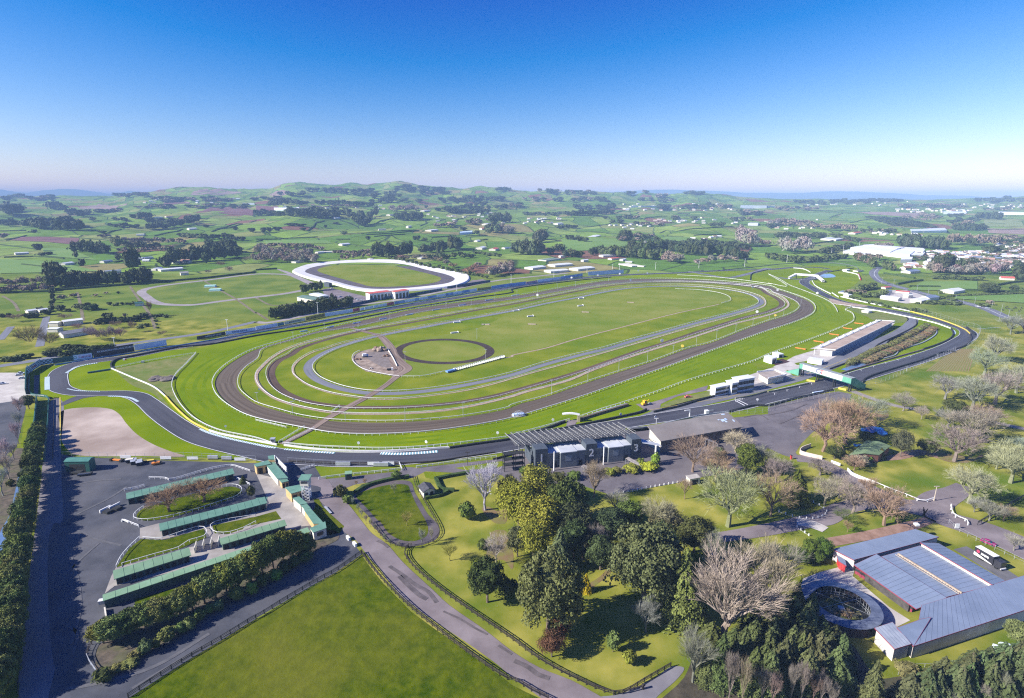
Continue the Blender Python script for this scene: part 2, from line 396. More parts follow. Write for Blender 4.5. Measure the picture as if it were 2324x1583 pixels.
# ================================================================ THE GROUND
def build_terrain():
 ys=np.r_[-2500,-600,-100,100,300,500,700,850,np.geomspace(1000,17000,250)]
 a=np.linspace(-1.35,1.35,300)
 X=a[None,:]*(np.abs(ys)[:,None]+300);Y=np.repeat(ys[:,None],len(a),1);Z=H(X,Y)
 Z=np.where(Y < 1000,0,Z)
 n,m=X.shape
 V=np.c_[X.ravel(),Y.ravel(),Z.ravel()]
 I=np.arange(n*m).reshape(n,m);F_=np.c_[I[:-1,:-1].ravel(),I[:-1,1:].ravel(),I[1:,1:].ravel(),I[1:,:-1].ravel()]
 me=bpy.data.meshes.new('ground');me.from_pydata(V.tolist(),[],F_.tolist());me.polygons.foreach_set('use_smooth',[True]*len(me.polygons))
 mt=bpy.data.materials.new('farmland');mt.use_nodes=True;nt=mt.node_tree;N=nt.nodes;b=N['Principled BSDF']
 b.inputs['Roughness'].default_value=.95;b.inputs['Specular IOR Level'].default_value=.05
 ge=N.new('ShaderNodeNewGeometry')
 wn=N.new('ShaderNodeTexNoise');wn.inputs['Scale'].default_value=.004;wn.inputs['Detail'].default_value=2;lnk(nt,ge.outputs['Position'],wn.inputs['Vector'])
 va=N.new('ShaderNodeVectorMath');va.operation='SCALE';va.inputs[3].default_value=70;lnk(nt,wn.outputs['Color'],va.inputs[0])
 vb=N.new('ShaderNodeVectorMath');vb.operation='ADD';lnk(nt,ge.outputs['Position'],vb.inputs[0]);lnk(nt,va.outputs[0],vb.inputs[1])
 mp=N.new('ShaderNodeMapping');mp.inputs['Rotation'].default_value=(0,0,.5);mp.inputs['Scale'].default_value=(.0065,.0042,0);lnk(nt,vb.outputs[0],mp.inputs[0])
 vo=N.new('ShaderNodeTexVoronoi');vo.inputs['Scale'].default_value=1.5;lnk(nt,mp.outputs[0],vo.inputs['Vector'])
 cr=N.new('ShaderNodeValToRGB');cr.color_ramp.interpolation='CONSTANT'
 E=cr.color_ramp.elements;E[0].position=0;E[0].color=(.085,.165,.022,1)
 for p,c in ((.2,(.120,.210,.030)),(.42,(.100,.175,.028)),(.55,(.140,.215,.045)),(.68,(.075,.150,.020)),(.8,(.150,.190,.060)),(.90,(.17,.17,.07)),(.955,(.13,.075,.055))):
  e=E.new(p);e.color=(c[0]*1.25,c[1]*1.12,c[2],1)
 E[-1].color=(.13,.075,.055,1) if False else E[-1].color
 sp=N.new('ShaderNodeSeparateColor');lnk(nt,vo.outputs['Color'],sp.inputs[0]);lnk(nt,sp.outputs[0],cr.inputs['Fac'])
 n2=N.new('ShaderNodeTexNoise');n2.inputs['Scale'].default_value=.02;n2.inputs['Detail'].default_value=8;n2.inputs['Roughness'].default_value=.65;lnk(nt,ge.outputs['Position'],n2.inputs['Vector'])
 r2=N.new('ShaderNodeMapRange');r2.inputs[1].default_value=.3;r2.inputs[2].default_value=.7;r2.inputs[3].default_value=.8;r2.inputs[4].default_value=1.5;lnk(nt,n2.outputs['Fac'],r2.inputs[0])
 ve=N.new('ShaderNodeTexVoronoi');ve.feature='DISTANCE_TO_EDGE';ve.inputs['Scale'].default_value=1.5;lnk(nt,mp.outputs[0],ve.inputs['Vector'])
 er=N.new('ShaderNodeMapRange');er.inputs[1].default_value=.012;er.inputs[2].default_value=.022;lnk(nt,ve.outputs['Distance'],er.inputs[0])
 em=N.new('ShaderNodeMix');em.data_type='RGBA';lnk(nt,er.outputs[0],em.inputs[0]);em.inputs[6].default_value=(.035,.06,.02,1);lnk(nt,cr.outputs[0],em.inputs[7])
 vm=N.new('ShaderNodeVectorMath');vm.operation='SCALE';lnk(nt,em.outputs[2],vm.inputs[0]);lnk(nt,r2.outputs[0],vm.inputs[3])
 # park and verge grass close by, farmland beyond the circuit
 pn=N.new('ShaderNodeTexNoise');pn.inputs['Scale'].default_value=.07;pn.inputs['Detail'].default_value=7;lnk(nt,ge.outputs['Position'],pn.inputs['Vector'])
 pr=N.new('ShaderNodeValToRGB');pr.color_ramp.elements[0].position=.36;pr.color_ramp.elements[1].position=.66
 pr.color_ramp.elements[0].color=(.125,.155,.012,1);pr.color_ramp.elements[1].color=(.33,.30,.06,1);lnk(nt,pn.outputs['Fac'],pr.inputs['Fac'])
 pn2=N.new('ShaderNodeTexNoise');pn2.inputs['Scale'].default_value=.025;pn2.inputs['Detail'].default_value=5;lnk(nt,ge.outputs['Position'],pn2.inputs['Vector'])
 pm=N.new('ShaderNodeMapRange');pm.inputs[1].default_value=.5;pm.inputs[2].default_value=.68;lnk(nt,pn2.outputs['Fac'],pm.inputs[0])
 px=N.new('ShaderNodeMix');px.data_type='RGBA';lnk(nt,pm.outputs[0],px.inputs[0]);lnk(nt,pr.outputs[0],px.inputs[6]);px.inputs[7].default_value=(.090,.150,.010,1)
 sy=N.new('ShaderNodeSeparateXYZ');lnk(nt,ge.outputs['Position'],sy.inputs[0])
 mr=N.new('ShaderNodeMapRange');mr.inputs[1].default_value=940;mr.inputs[2].default_value=960;lnk(nt,sy.outputs['Y'],mr.inputs[0])
 m2=N.new('ShaderNodeMapRange');m2.inputs[1].default_value=540;m2.inputs[2].default_value=620;lnk(nt,sy.outputs['Y'],m2.inputs[0])
 p3=N.new('ShaderNodeValToRGB');p3.color_ramp.elements[0].position=.38;p3.color_ramp.elements[1].position=.62;p3.color_ramp.elements[0].color=(.095,.155,.018,1);p3.color_ramp.elements[1].color=(.175,.215,.035,1);lnk(nt,pn2.outputs['Fac'],p3.inputs['Fac'])
 fm=N.new('ShaderNodeMix');fm.data_type='RGBA';lnk(nt,m2.outputs[0],fm.inputs[0]);lnk(nt,px.outputs[2],fm.inputs[6]);lnk(nt,p3.outputs[0],fm.inputs[7])
 fx=N.new('ShaderNodeMix');fx.data_type='RGBA';lnk(nt,mr.outputs[0],fx.inputs[0]);lnk(nt,fm.outputs[2],fx.inputs[6]);lnk(nt,vm.outputs[0],fx.inputs[7])
 lnk(nt,fx.outputs[2],b.inputs['Base Color'])
 bp=N.new('ShaderNodeBump');bp.inputs['Strength'].default_value=.5;bp.inputs['Distance'].default_value=.35;lnk(nt,pn.outputs['Fac'],bp.inputs['Height']);lnk(nt,bp.outputs[0],b.inputs['Normal'])
 me.materials.append(mt);o=link('ground',me);o['kind']='structure'
build_terrain()
def far_hills():
 pts=[(-1400,430),(-500,424),(0,428),(25,433),(60,437),(82,434),(115,431),(150,428),(190,430),(225,436),(262,441),(288,433),(325,436),(500,440),(900,442),(1300,438),(1400,434),(1436,432),(1536,430),(1612,432),
   (1687,438),(1742,436),(1830,438),(1882,433),(1942,433),(1992,437),(2042,439),(2142,443),(2323,449),(2700,446),(3600,440)]
 rn=random.Random(5);Y0=15000.;V=[];n=260;u0,u1=-1400,3600
 for i in range(n+1):
  u=u0+(u1-u0)*i/n;v=np.interp(u,[p[0] for p in pts],[p[1] for p in pts])+.8*math.sin(i*.7)+rn.uniform(-.4,.4)
  t=(791.5-v)/FPX;z=CH+Y0*(t*CP-SP)/(CP+t*SP);x=(u-1161.5)/FPX*(Y0*CP-(z-CH)*SP)
  V += [(x*.92,Y0-1500,60),(x*.97,Y0-600,60+(z-60)*.6),(x,Y0,z),(x*1.05,Y0+1500,60)]
 Fc=[(4*i+j,4*i+4+j,4*i+5+j,4*i+1+j) for i in range(n) for j in range(3)]
 m=mat('far range cover',(.03,.06,.03),(.09,.13,.05),.002)
 link('hills',mesh('hills',V,Fc,m,smooth=True))['kind']='structure'
far_hills()
# ---- big sheets around the raceway
sheet('infield','e 300,200 500,150 900,95 1500,10 a 1750,1583 2323,1440 b 500,1355 1000,1262 2000,1095 2323,1050 c 400,965 900,915 1500,890 2323,848 d 300,830 500,815 800,850 850,900 830,960 700,1100 800,1150 1150,1200 1400,1270 1700,1350 1820,1440 1840,1520 1700,1583 h 1700,0 1400,110 800,300 500,390 0,520 g 2323,520 1500,700 0,900 f 2323,930 1500,1030 700,1045 0,1000 e 2323,1000 1400,980 570,960 540,560 460,440 340,430 240,300',1,M_TURF)
sheet('gravel_trap','e 550,570 620,545 850,530 1000,545 1080,590 1150,680 1250,780 1400,870 1550,930 1680,975 1300,972 700,965 610,910 560,830 545,700',2,M_GRAV)
sheet('infield_patch','e 1025,180 1780,45 1600,230 1560,320 1590,430 1640,520 1560,470 1450,400 1300,320',2,M_DULL,sm=False)
sheet('dry_verge','e 1050,190 1250,290 1420,385 1520,500 1640,620 1800,700 1960,760 1900,770 1780,730 1640,640 1500,520 1380,400 1200,330',3,M_DULL)
sheet('garden_yard','e 488,440 545,440 545,950 700,978 1500,1012 2323,1035 f 270,1030 530,1060 600,1180 700,1260 800,1450 j 800,70 960,280 730,440 0,860 i 2323,870 1700,1250 1160,1590 400,1680 130,1680 160,1440 250,600 330,0 e 360,1300 400,900',1,M_ASPH,sm=False)
sheet('service_road','e 490,450 545,450 552,900 560,1250 548,1583 i 488,0 490,1290 500,1295 440,1583 430,1680 150,1680 170,1440 250,600 325,0 e 370,1200 410,800',2,mat('worn service road',(.155,.145,.160),(.225,.21,.225),.1,c3=(.16,.12,.10),scale3=.05))
sheet('entry_road','f 395,1180 620,1170 720,1290 830,1400 975,1583 j 1050,90 1190,190 1330,350 1600,600 1750,740 2080,970 2323,1160 k 250,1310 550,1430 800,1570 1000,1680 400,1680 260,1583 100,1470 0,1400 j 2200,1290 1900,1075 1650,910 1400,730 1250,585 1130,425 1010,290 900,150 800,80 730,0 f 650,1450 560,1350 590,1260 480,1230',3,M_ROAD,sub=3)
sheet('side_road','k 780,1583 960,1555 1100,1500 1300,1400 1450,1300 1560,1310 1510,1400 1330,1560 1250,1640 900,1640',2,mat('side road',(.16,.15,.17),(.23,.22,.24),.1,c3=(.14,.13,.12)))
sheet('paddock','i 1165,1590 1700,1252 2323,868 j 0,882 730,455 960,300 1010,370 1150,545 1400,800 1640,975 1900,1150 2323,1470 k 0,1470 120,1530 250,1590 260,1700 i 1000,1700',3,M_PADD,sm=False)
sheet('stable_court','f 0,1130 200,1180 470,1430 600,1583 j 520,20 400,30 100,130 0,170 i 2323,260 1040,570 950,640 1010,480 1050,405 1110,385 1720,215 1960,190 1850,50 1460,150 1270,140 1270,45 1440,0 1900,0 e 1870,1583 2323,1480 f 120,1400',3,M_COURT,sm=False)
sheet('court_lawn','i 1055,400 1180,220 1280,145 1500,150 1850,50 1870,130 1650,225 1110,385',4,M_PADD,sm=False)
sheet('court_lawn','i 1925,20 2323,-60 j 0,-60 180,-110 230,-40 -100,30 i 2200,55 2070,98 1950,92',4,M_PADD,sm=False)
sheet('court_lawn','i 1220,690 1700,560 2300,330 2323,600 1700,740 1230,790',3,M_PADD,sm=False)
sheet('island_lawn','e 1240,1510 1300,1450 1450,1400 1700,1330 2000,1262 2100,1250 2180,1275 2190,1310 2100,1360 1900,1430 1700,1490 1500,1540 1350,1560 1270,1550',4,M_PADD)
sheet('hedge_bed','i 870,1230 900,1110 1200,900 1230,790 1700,700 2000,560 2323,330 j 250,180 700,60 750,140 560,240 300,440 0,590 i 2100,700 1900,800 1700,990 1500,1080 1150,1290 900,1400',4,M_SCRUB)
sheet('track_path','f 890,1320 1000,1245 1200,1200 1390,1200 1440,1300 1500,1400 1560,1500 1640,1583 j 1665,90 1625,150 1520,190 1350,212 1230,175 1120,85 1040,0 f 1050,1560 900,1390',2,mat('parade track bitumen',(.070,.060,.068),(.12,.105,.115),.15,c3=(.15,.11,.10),scale3=.06))
sheet('track_lawn','f 910,1325 1000,1285 1200,1235 1370,1235 1400,1290 1450,1400 1500,1490 1550,1583 j 1562,50 1540,120 1430,162 1310,150 1200,85 1140,0 f 1100,1550 1000,1440 960,1400',3,M_PADD)
sheet('verge_lawn','f 530,1062 1300,1062 1320,1095 900,1150 620,1182',2,M_TURF2,sm=False)
sheet('stand_apron','f 600,1185 640,1180 1300,1110 1360,1065 1460,1080 2160,985 2240,960 2323,950 g 0,950 1180,700 1240,690 1900,590 2323,520 h 0,520 400,420 640,385 760,410 700,560 600,640 400,760 300,860 250,940 300,1010 130,960 0,900 g 2323,890 2240,980 2050,1120 1650,1170 1500,1215 1200,1265 880,1320 640,1240 300,1250 0,1260 f 2240,1150 2160,1130 1950,1130 1540,1110 1420,1170 1200,1180 900,1230 740,1290',1,mat('stand apron bitumen',(.10,.088,.098),(.165,.148,.158),.08,c3=(.20,.17,.165),scale3=.03),sm=False)
sheet('clubhouse_lawn','f 1520,1115 1900,1130 1940,1133 1660,1170 1600,1180 1540,1170',2,M_TURF2,sm=False)
sheet('clubhouse_lawn','f 1800,1080 2230,1018 2280,1045 2200,1075 1900,1100',2,M_TURF2,sm=False)
sheet('circuit_verge','f 0,1000 700,1045 1500,1030 2323,930 g 800,770 1180,690 2323,490 h 0,490 800,265 830,310 560,380 0,530 g 2323,590 1240,705 1060,720 0,930 f 2323,985 1500,1075 700,1062 0,1030',2,M_TURF2,sm=False)
# ---- bottom right yard
sheet('barn_forecourt','l 320,500 480,440 690,385 790,400 770,480 1100,760 1290,880 1170,940 1000,1000 800,960 400,800 280,620',2,M_CONC,sm=False)
sheet('bus_park','l 1685,235 1800,208 2000,310 2400,570 2400,640 2150,520',2,mat('bus park bitumen',(.10,.098,.105),(.15,.145,.155),.2),sm=False)
ribbon('park_road','h 250,990 420,1010 560,1070,8 800,1200,8 1000,1310,9 1250,1420,12 1450,1460,14 1620,1540,14 l 1750,0,14 1950,60,15 2323,220,16 2600,360,16',3,M_ROAD)
ribbon('park_road','h 1450,1450,12 1560,1360,12 1700,1300,9 1780,1240,6',4,M_ROAD)
ribbon('park_road','h 1300,1440,9 1000,1400,8 700,1440,8 500,1540,9 350,1568,8 k 2250,70,7 1900,125,6 1750,140,5',4,M_ROAD)
ribbon('park_road','l 260,-20,6 400,10,6 520,60,5',5,M_CONC)
ribbon('foot_path','h 760,380,5 1000,470,5 1180,520,5 1330,545,4',3,mat('worn gravel path',(.22,.19,.17),(.32,.28,.25),.3))
ribbon('foot_path','h 2060,670,5 2323,725,5 2500,770,5',3,MATS['worn gravel path'])
ribbon('foot_path','l 540,175,5 900,110,5 1300,20,5 1480,-40,4',3,mat('reddish dirt path',(.22,.13,.09),(.33,.21,.16),.3))
ribbon('foot_path','h 900,1010,3 1150,985,5 1400,940,6 1700,1010,6 1850,1000,3',2,MATS['reddish dirt path'])
sheet('crop_field','d 1700,1583 1850,1560 1830,1650 h 1870,20 1880,150 1800,205 1430,200 1560,90',1,None or mat('brown crop rows',(.15,.18,.025),(.19,.20,.04),.2),sm=False)
for i in range(15):
 a=G(*C('h %f,%f' % (1440+i*27,203))[0]);b_=G(*C('h %f,%f' % (1700+i*13,0))[0])
 ribbon('crop_row',np.array([(a.x,a.y),(b_.x,b_.y)]),2,mat('red soil row',(.24,.16,.07),(.28,.19,.09),.5),width=.6)
# ---- left edge: stream, scrub, depot yard
sheet('depot_yard','e -100,215 150,215 245,250 240,440 225,460 0,490 -100,500',1,M_CONC,sm=False)
sheet('depot_park','e -100,500 0,490 220,460 235,540 150,885 0,1010 -100,1050',1,M_ASPH,sm=False)
sheet('boundary_lawn','e 235,545 320,548 325,700 290,900 185,900',1,M_TURF2,sm=False)
sheet('scrub_bank','e 150,900 300,900 330,1000 300,1583 i 250,300 120,800 -60,1000 -80,0 e -60,1583 60,1040',1,M_SCRUB,sm=False)
ribbon('stream','e 240,1060,3 235,1130,5 215,1300,6 170,1500,6 i 120,40,7 70,230,7 30,420,8 -60,800,8',3,M_WATER)
sheet('left_verge','i 130,1500 180,1440 165,1583 60,1680 -50,1680 -50,1560',3,M_PARK,sm=False)
# ================================================================ RACECOURSE RINGS
D_OUT=path('e 1950,320 1965,260 2000,210 2100,125 2300,15 b 250,1512 500,1437 930,1332 1500,1212 2000,1142 2323,1107 c 500,1020 900,961 1300,946 1600,953 2000,977 2323,1012 d 80,1042 210,1085 330,1130 395,1170 415,1215 390,1260 300,1310 150,1365 0,1412 g 1840,0 1400,160 1000,300 600,440 300,535 0,625 f 2000,690 1500,755 1000,775 700,760 440,715 0,622 e 2150,545 2000,430',True)
D_IN=path('e 2145,300 2160,240 2220,170 2323,95 b 60,1583 300,1512 550,1440 930,1378 1500,1250 2000,1180 2323,1135 c 500,1050 900,990 1300,970 1600,972 2000,1000 2323,1042 d 60,1075 150,1105 250,1150 290,1190 270,1228 170,1280 0,1332 c 2100,1412 1800,1530 g 1590,0 1300,108 1000,203 600,335 300,440 0,522 f 2300,540 1900,617 1500,655 1200,668 900,665 650,652 400,615 200,562 0,500 e 2230,440 2160,370',True)
between('dirt_track',D_OUT,D_IN,3,M_DIRT)
# inside of the dirt track
def fill(name,P,lv,m):
 V=[Vector((p[0],p[1],lv*LV)) for p in P[::2]]
 T=geometry.tessellate_polygon([V]);Fc=[t if (V[t[1]]-V[t[0]]).cross(V[t[2]]-V[t[0]]).z > 0 else t[::-1] for t in T]
 o=link(name,mesh(name,V,Fc,m));o['kind']='structure';return o
fill('inner_turf',D_IN,2,M_TURF2)
R3=path('f 5,270 10,220 60,160 150,80 b 290,1583 500,1512 900,1425 1400,1322 2000,1218 2323,1163 c 400,1085 800,1012 1100,982 1400,972 1800,980 2200,1010 d 0,1062 90,1095 165,1145 182,1190 120,1235 0,1277 c 2200,1310 2000,1360 1800,1425 1600,1490 g 1300,0 900,130 700,205 500,290 100,398 f 2323,432 1900,530 1600,570 1300,588 1000,591 700,578 500,545 350,510 200,460 100,400 30,330',True)
ribbon('sandy_strip',R3,3,M_PINK,2.6,True)
T2=path('f 135,220,5.5 150,165,6 210,105,6 320,50,6 b 390,1583,6 575,1518,5 900,1433,5 1400,1345,5 2000,1232,5 2323,1177,5 c 400,1098,5 800,1022,5 1100,990,5 1400,980,5 1800,990,5 2200,1025,5 d 0,1085,6 70,1118,6 125,1165,6 110,1200,6 50,1225,6 c 2323,1245,6 2100,1300,6 1900,1363,6 1700,1425,6 1500,1490,5 1300,1555,5 g 1200,0,5 900,105,5 600,210,5 300,300,5 0,385,5 f 2100,440,5 1800,490,5 1500,518,5 1200,530,5 850,528,5 700,515,5 500,485,5 350,440,5.5 250,390,5.5 180,330,5.5 145,270,5.5',True)
ribbon('brown_track',T2,4,M_DIRT2,None,True)
R5=path('f 335,200 340,160 400,95 530,25 b 620,1583 750,1540 900,1505 1200,1437 1500,1378 2000,1290 2323,1225 c 300,1150 700,1078 1100,1015 1300,1000 1600,1003 1900,1025 2100,1060 2250,1108 2297,1155 2283,1195 2200,1228 2000,1285 1600,1395 1200,1512 g 850,30 500,130 200,212 0,270 f 2000,358 1700,410 1400,445 1200,457 1010,452 920,440 700,405 500,340 400,280 345,230',True)
ribbon('sandy_strip',R5,3,M_PINK,1.6,True)
T3=path('f 470,185 490,125 560,70 700,0 b 860,1530 1000,1490 1200,1447 1500,1390 1900,1315 2323,1238 c 300,1172 600,1115 900,1055 1100,1028 1400,1014 1700,1020 2000,1052 2150,1085 2245,1130 2262,1165 2200,1203 2000,1262 1700,1340 1400,1425 1100,1508 850,1583 g 600,60 300,140 0,235 f 2000,308 1700,362 1400,397 1200,405 1000,400 800,368 640,318 530,262',True)
ribbon('grey_track',T3,4,M_GREY,6.,True)
R7R=path('f 1310,258 1500,255 1730,205 2000,140 2323,75 g 0,62 c 300,1578 600,1488 1000,1385 1500,1258 1900,1172 1980,1145 1950,1102 1850,1072 1700,1052 1500,1043')
ribbon('sandy_strip',path('f 2260,80 2323,70 g 0,60 c 300,1578 600,1488 1000,1385 1500,1258 1880,1178'),4,M_PINK,2.0)
fill('centre_field',path('f 1330,240 1500,245 1730,195 2000,135 2323,65 g 0,52 c 300,1570 600,1480 1000,1378 1500,1250 1900,1165 1975,1140 1950,1108 1850,1078 1700,1058 1450,1045 1100,1050 700,1110 300,1190 0,1255 b 2000,1400 1500,1490 1240,1560 f 1290,60 1400,160',True),3,M_INNER)
sheet('work_site','f 1250,248 1000,205 900,145 870,95 885,55 940,25 1040,0 b 1060,1583 1090,1565 1160,1570 f 1190,0 1280,160 1300,200',5,mat('churned clay',(.20,.14,.10),(.42,.33,.26),.18,c3=(.14,.12,.11),scale3=.08),sm=False)
sheet('work_pad','f 1000,70 1080,20 1180,20 1260,150 1180,170 1060,120',6,mat('grey clay pad',(.16,.13,.115),(.24,.20,.18),.3))
ribbon('ring_track',smooth([(lambda g:(g.x,g.y))(G(1008+104.5*math.cos(t/24*6.2832),797+26.6*math.sin(t/24*6.2832))) for t in range(24)],True),5,mat('fresh dark ring soil',(.035,.022,.018),(.065,.042,.034),.2),6.6,True)
ribbon('soil_crossing','b 860,1392,4 1000,1430,5 1120,1465,6 1190,1530,7 1230,1583,7 f 1250,60,8 1290,130,12 1330,185,14 1280,245,6 1150,350,4.5 1000,440,5 850,520,5 650,630,4.5 480,740,4.2 340,810,4.0 235,865,3.6',7,M_SANDY)
# ================================================================ MOTOR CIRCUIT
CIRC=path('d 550,855,12 470,845,12 300,840,12 0,862,13 c 2000,868,13 1500,893,14 1300,900,14 900,918,15 500,955,15 0,1022,15 b 2000,1088,14 1500,1170,14 1000,1257,13 500,1350,13 0,1425,13 a 1900,1520,13 e 1500,5,12 1200,65,12 900,105,12 700,135,12 580,180,12 530,230,12 525,300,12 545,355,12 620,385,11 700,400,10 900,405,10 1100,405,11 1230,425,12 1330,480,12 1450,580,13 1600,690,13 1800,800,13.5 2000,860,14 2323,930,15 f 200,970,15.5 500,990,16 900,1005,16 1400,985,15.5 1700,957,15 2000,920,14 2323,868,14 g 400,785,13.5 800,715,13 1200,648,13 1600,585,14 2000,522,15 2323,440,16 h 400,348,17 760,265,17 1000,195,17 1300,110,16 1600,5,15 d 1750,1510,14 1820,1460,14 1790,1410,13 1650,1360,12 1450,1300,12 1200,1250,12 1000,1215,12 800,1180,12 640,1145,12 500,1085,12 400,1030,13 330,985,14 340,960,14 400,935,13 470,900,12 555,870,11')
ribbon('circuit_road',CIRC,5,M_RACE)
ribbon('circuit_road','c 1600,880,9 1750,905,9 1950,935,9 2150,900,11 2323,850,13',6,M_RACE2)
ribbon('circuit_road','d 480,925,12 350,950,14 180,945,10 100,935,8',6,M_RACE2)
ribbon('link_road','e 545,515,3 620,480,6 740,435,8 900,415,6',4,M_RACE)
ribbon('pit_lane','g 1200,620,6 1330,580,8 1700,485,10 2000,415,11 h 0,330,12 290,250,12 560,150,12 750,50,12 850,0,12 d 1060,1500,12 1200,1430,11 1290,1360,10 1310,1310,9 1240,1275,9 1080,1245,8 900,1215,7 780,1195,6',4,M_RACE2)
sheet('pit_apron','g 1120,500 1250,490 1780,330 1760,380 1500,430 1350,500 1340,560 1220,560',3,M_ROAD,sm=False)
sheet('pit_apron','g 1760,380 1850,340 2323,180 h 120,130 240,65 460,0 d 380,1583 960,1330 1170,1330 1130,1370 830,1583 h 660,60 500,160 290,245 0,345 g 2323,340 1950,410',3,M_CONC,sm=False)
sheet('pit_lawn','h 240,130 420,95 480,120 450,150 260,145',5,M_TURF2,sm=False)
sheet('pit_lawn','h 160,190 270,215 300,240 230,245',5,M_TURF2,sm=False)
sheet('pit_lawn','h -160,120 0,145 60,165 0,180 -90,180',5,M_TURF2,sm=False)
sheet('dark_bed','h 25,125 130,88 200,118 70,150',5,mat('dark red bed',(.05,.02,.02),(.09,.04,.04),.4),sm=False)
sheet('pit_verge','g 1340,530 1400,490 1550,440 1780,385 1860,410 1370,545',4,M_DULL,sm=False)
sheet('hard_shoulder','g 560,710 490,720 500,650 600,640',4,M_ROAD,sm=False)
sheet('drain_garden','d 1330,1400 1430,1350 1530,1395 1500,1440 1300,1560 1200,1583 h 1120,60 860,155 720,190 700,160 790,70 960,20 1020,0 d 1100,1500',4,M_SCRUB,sm=False)
ribbon('drain','d 1420,1365,3 1300,1440,5 1100,1560,5 h 960,60,6 820,150,6 700,195,6',6,M_WATER)
sheet('runoff','d 700,1190 1000,1250 1250,1290 1220,1345 1000,1340 900,1290 770,1240',4,M_DULL)
sheet('runoff_sand','d 560,1125 700,1160 900,1190 880,1200 700,1190 600,1170',6,M_PINK)
sheet('pond','d 480,910 560,900 610,920 600,932 500,936',4,M_WATER)
sheet('hairpin_pad','e 310,240 360,235 355,300 345,425 305,420',3,MATS['parade track bitumen'],sm=False)
# edge lines and kerbs
NC=normals(CIRC)
for sg in (1,-1):ribbon('edge_line',CIRC[:,:2]+NC*sg*(CIRC[:,2:3]/2-.4),6.4,M_WHITE,.28)
M_KERB=uvmat('white and teal kerb blocks',[(.80,.82,.84),(.12,.30,.34)],.22,.0,kind='wave',rough=.6)
for s_,wd in (('e 600,220 640,195 700,165 780,145 885,128',1.8),('e 430,255 428,300 430,372',2.8),('e 985,430 1080,432 1180,445 1255,480',1.6),('e 610,362 700,380 910,386',1.),('e 1815,728 1900,765 2100,820 2323,868 f 100,890 185,900',1.6),('f 260,912 450,930 715,948',1.6),('f 1130,950 1300,955 1500,945 1650,932',2.6),('d 1660,1400 1690,1425 1690,1450',2)):
 ribbon('kerb',s_,8,M_KERB,wd)
# start grid boxes on the front straight
rn=random.Random(3)
for k in range(16):
 t=k/15.
 a=G(*C('g %f,%f' % (2030+t*290,470-t*60))[0]) if k < 4 else G(*C('h %f,%f' % ((k-4)*112+60,410-(k-4)*31))[0])
 wv_=.22;L=4
 q=MB();q.poly([(-wv_/2,-L/2,0),(wv_/2,-L/2,0),(wv_/2,L/2,0),(-wv_/2,L/2,0)])
 o=q.build('grid_line',M_WHITE,loc=(a.x,a.y,6.6*LV),rz=-.45);o['kind']='structure'
 q=MB();q.poly([(-1.4,-.11,0),(1.4,-.11,0),(1.4,.11,0),(-1.4,.11,0)])
 o=q.build('grid_line',M_WHITE,loc=(a.x+1,a.y+2.1,6.8*LV),rz=-.45);o['kind']='structure'
for s_ in ('g 2025,470 2110,515','g 2050,465 2140,508'):
 ribbon('start_line',s_,6.8,M_WHITE,.7)
for s_ in ('e 545,440,0.5 548,900,.5','g 1220,560,.25 1700,480,.25 1950,440,.25 h 0,330,.3 400,210,.3 750,80,.3'):
 ribbon('yellow_line',s_,6.8,M_YELLOW)
# ---- speedway behind the back straight
SW_O=path('b 350,880 400,850 500,820 700,795 900,780 1200,778 1350,790 1500,825 1700,870 1880,905 1920,940 1880,985 1750,1022 1500,1047 1250,1062 1050,1062 900,1042 700,990 500,945',True)
SW_M=path('b 445,880 520,840 700,810 900,800 1200,803 1350,815 1550,865 1720,905 1795,935 1800,955 1740,985 1550,1012 1250,1036 1050,1036 900,1015 700,962 530,915',True)
SW_I=path('b 555,870 620,838 750,820 1000,812 1200,822 1400,862 1600,910 1680,940 1640,975 1500,1000 1250,1017 1050,1017 950,992 800,952 650,910',True)
fill('speedway_track',SW_M,3,MATS['parade track bitumen'])
fill('speedway_infield',SW_I,5,M_INNER)
def bank():
 A=resample(SW_O,6,True);V=[];n=len(A);mm=resample(SW_M,2,True)
 for a in A:
  b=mm[np.argmin(((mm-a)**2).sum(1))];d=(a-b);d /= np.linalg.norm(d)
  V += [(b[0],b[1],.15),(a[0],a[1],2.0),(a[0]+d[0]*2,a[1]+d[1]*2,2.0),(a[0]+d[0]*4,a[1]+d[1]*4,0)]
 F_=[(4*i+j,4*((i+1) % n)+j,4*((i+1) % n)+j+1,4*i+j+1) for i in range(n) for j in range(3)]
 F_=[f if geometry.normal([Vector(V[q]) for q in f]).z > 0 else f[::-1] for f in F_]
 o=link('speedway_bank',mesh('speedway_bank',V,F_,mat('white banking',(.62,.60,.60),(.74,.72,.72),.05)))
 o['kind']='structure'
bank()
sheet('speedway_car_park','b 600,1040 680,1030 850,1070 1010,1110 1010,1150 850,1170 700,1140 620,1090',2,M_ROAD,sm=False)
sheet('speedway_pits','b 1890,1000 1960,960 2060,950 2130,975 1900,1020 1700,1045 1720,1025',2,M_ROAD,sm=False)
ribbon('training_track',path('a 2323,903 1850,962 1500,1005 1350,1032 1285,1062 1330,1110 1400,1155 1500,1178 1750,1182 2000,1150 2323,1112 b 250,1082 430,1048 500,1020 500,995 400,945 300,910 150,902',True),2,mat('worn training track',(.25,.22,.22),(.34,.30,.30),.06),11,True)
ribbon('farm_track','b 200,860,5 300,895,9 420,950,9 520,990,9',3,MATS['worn training track'])
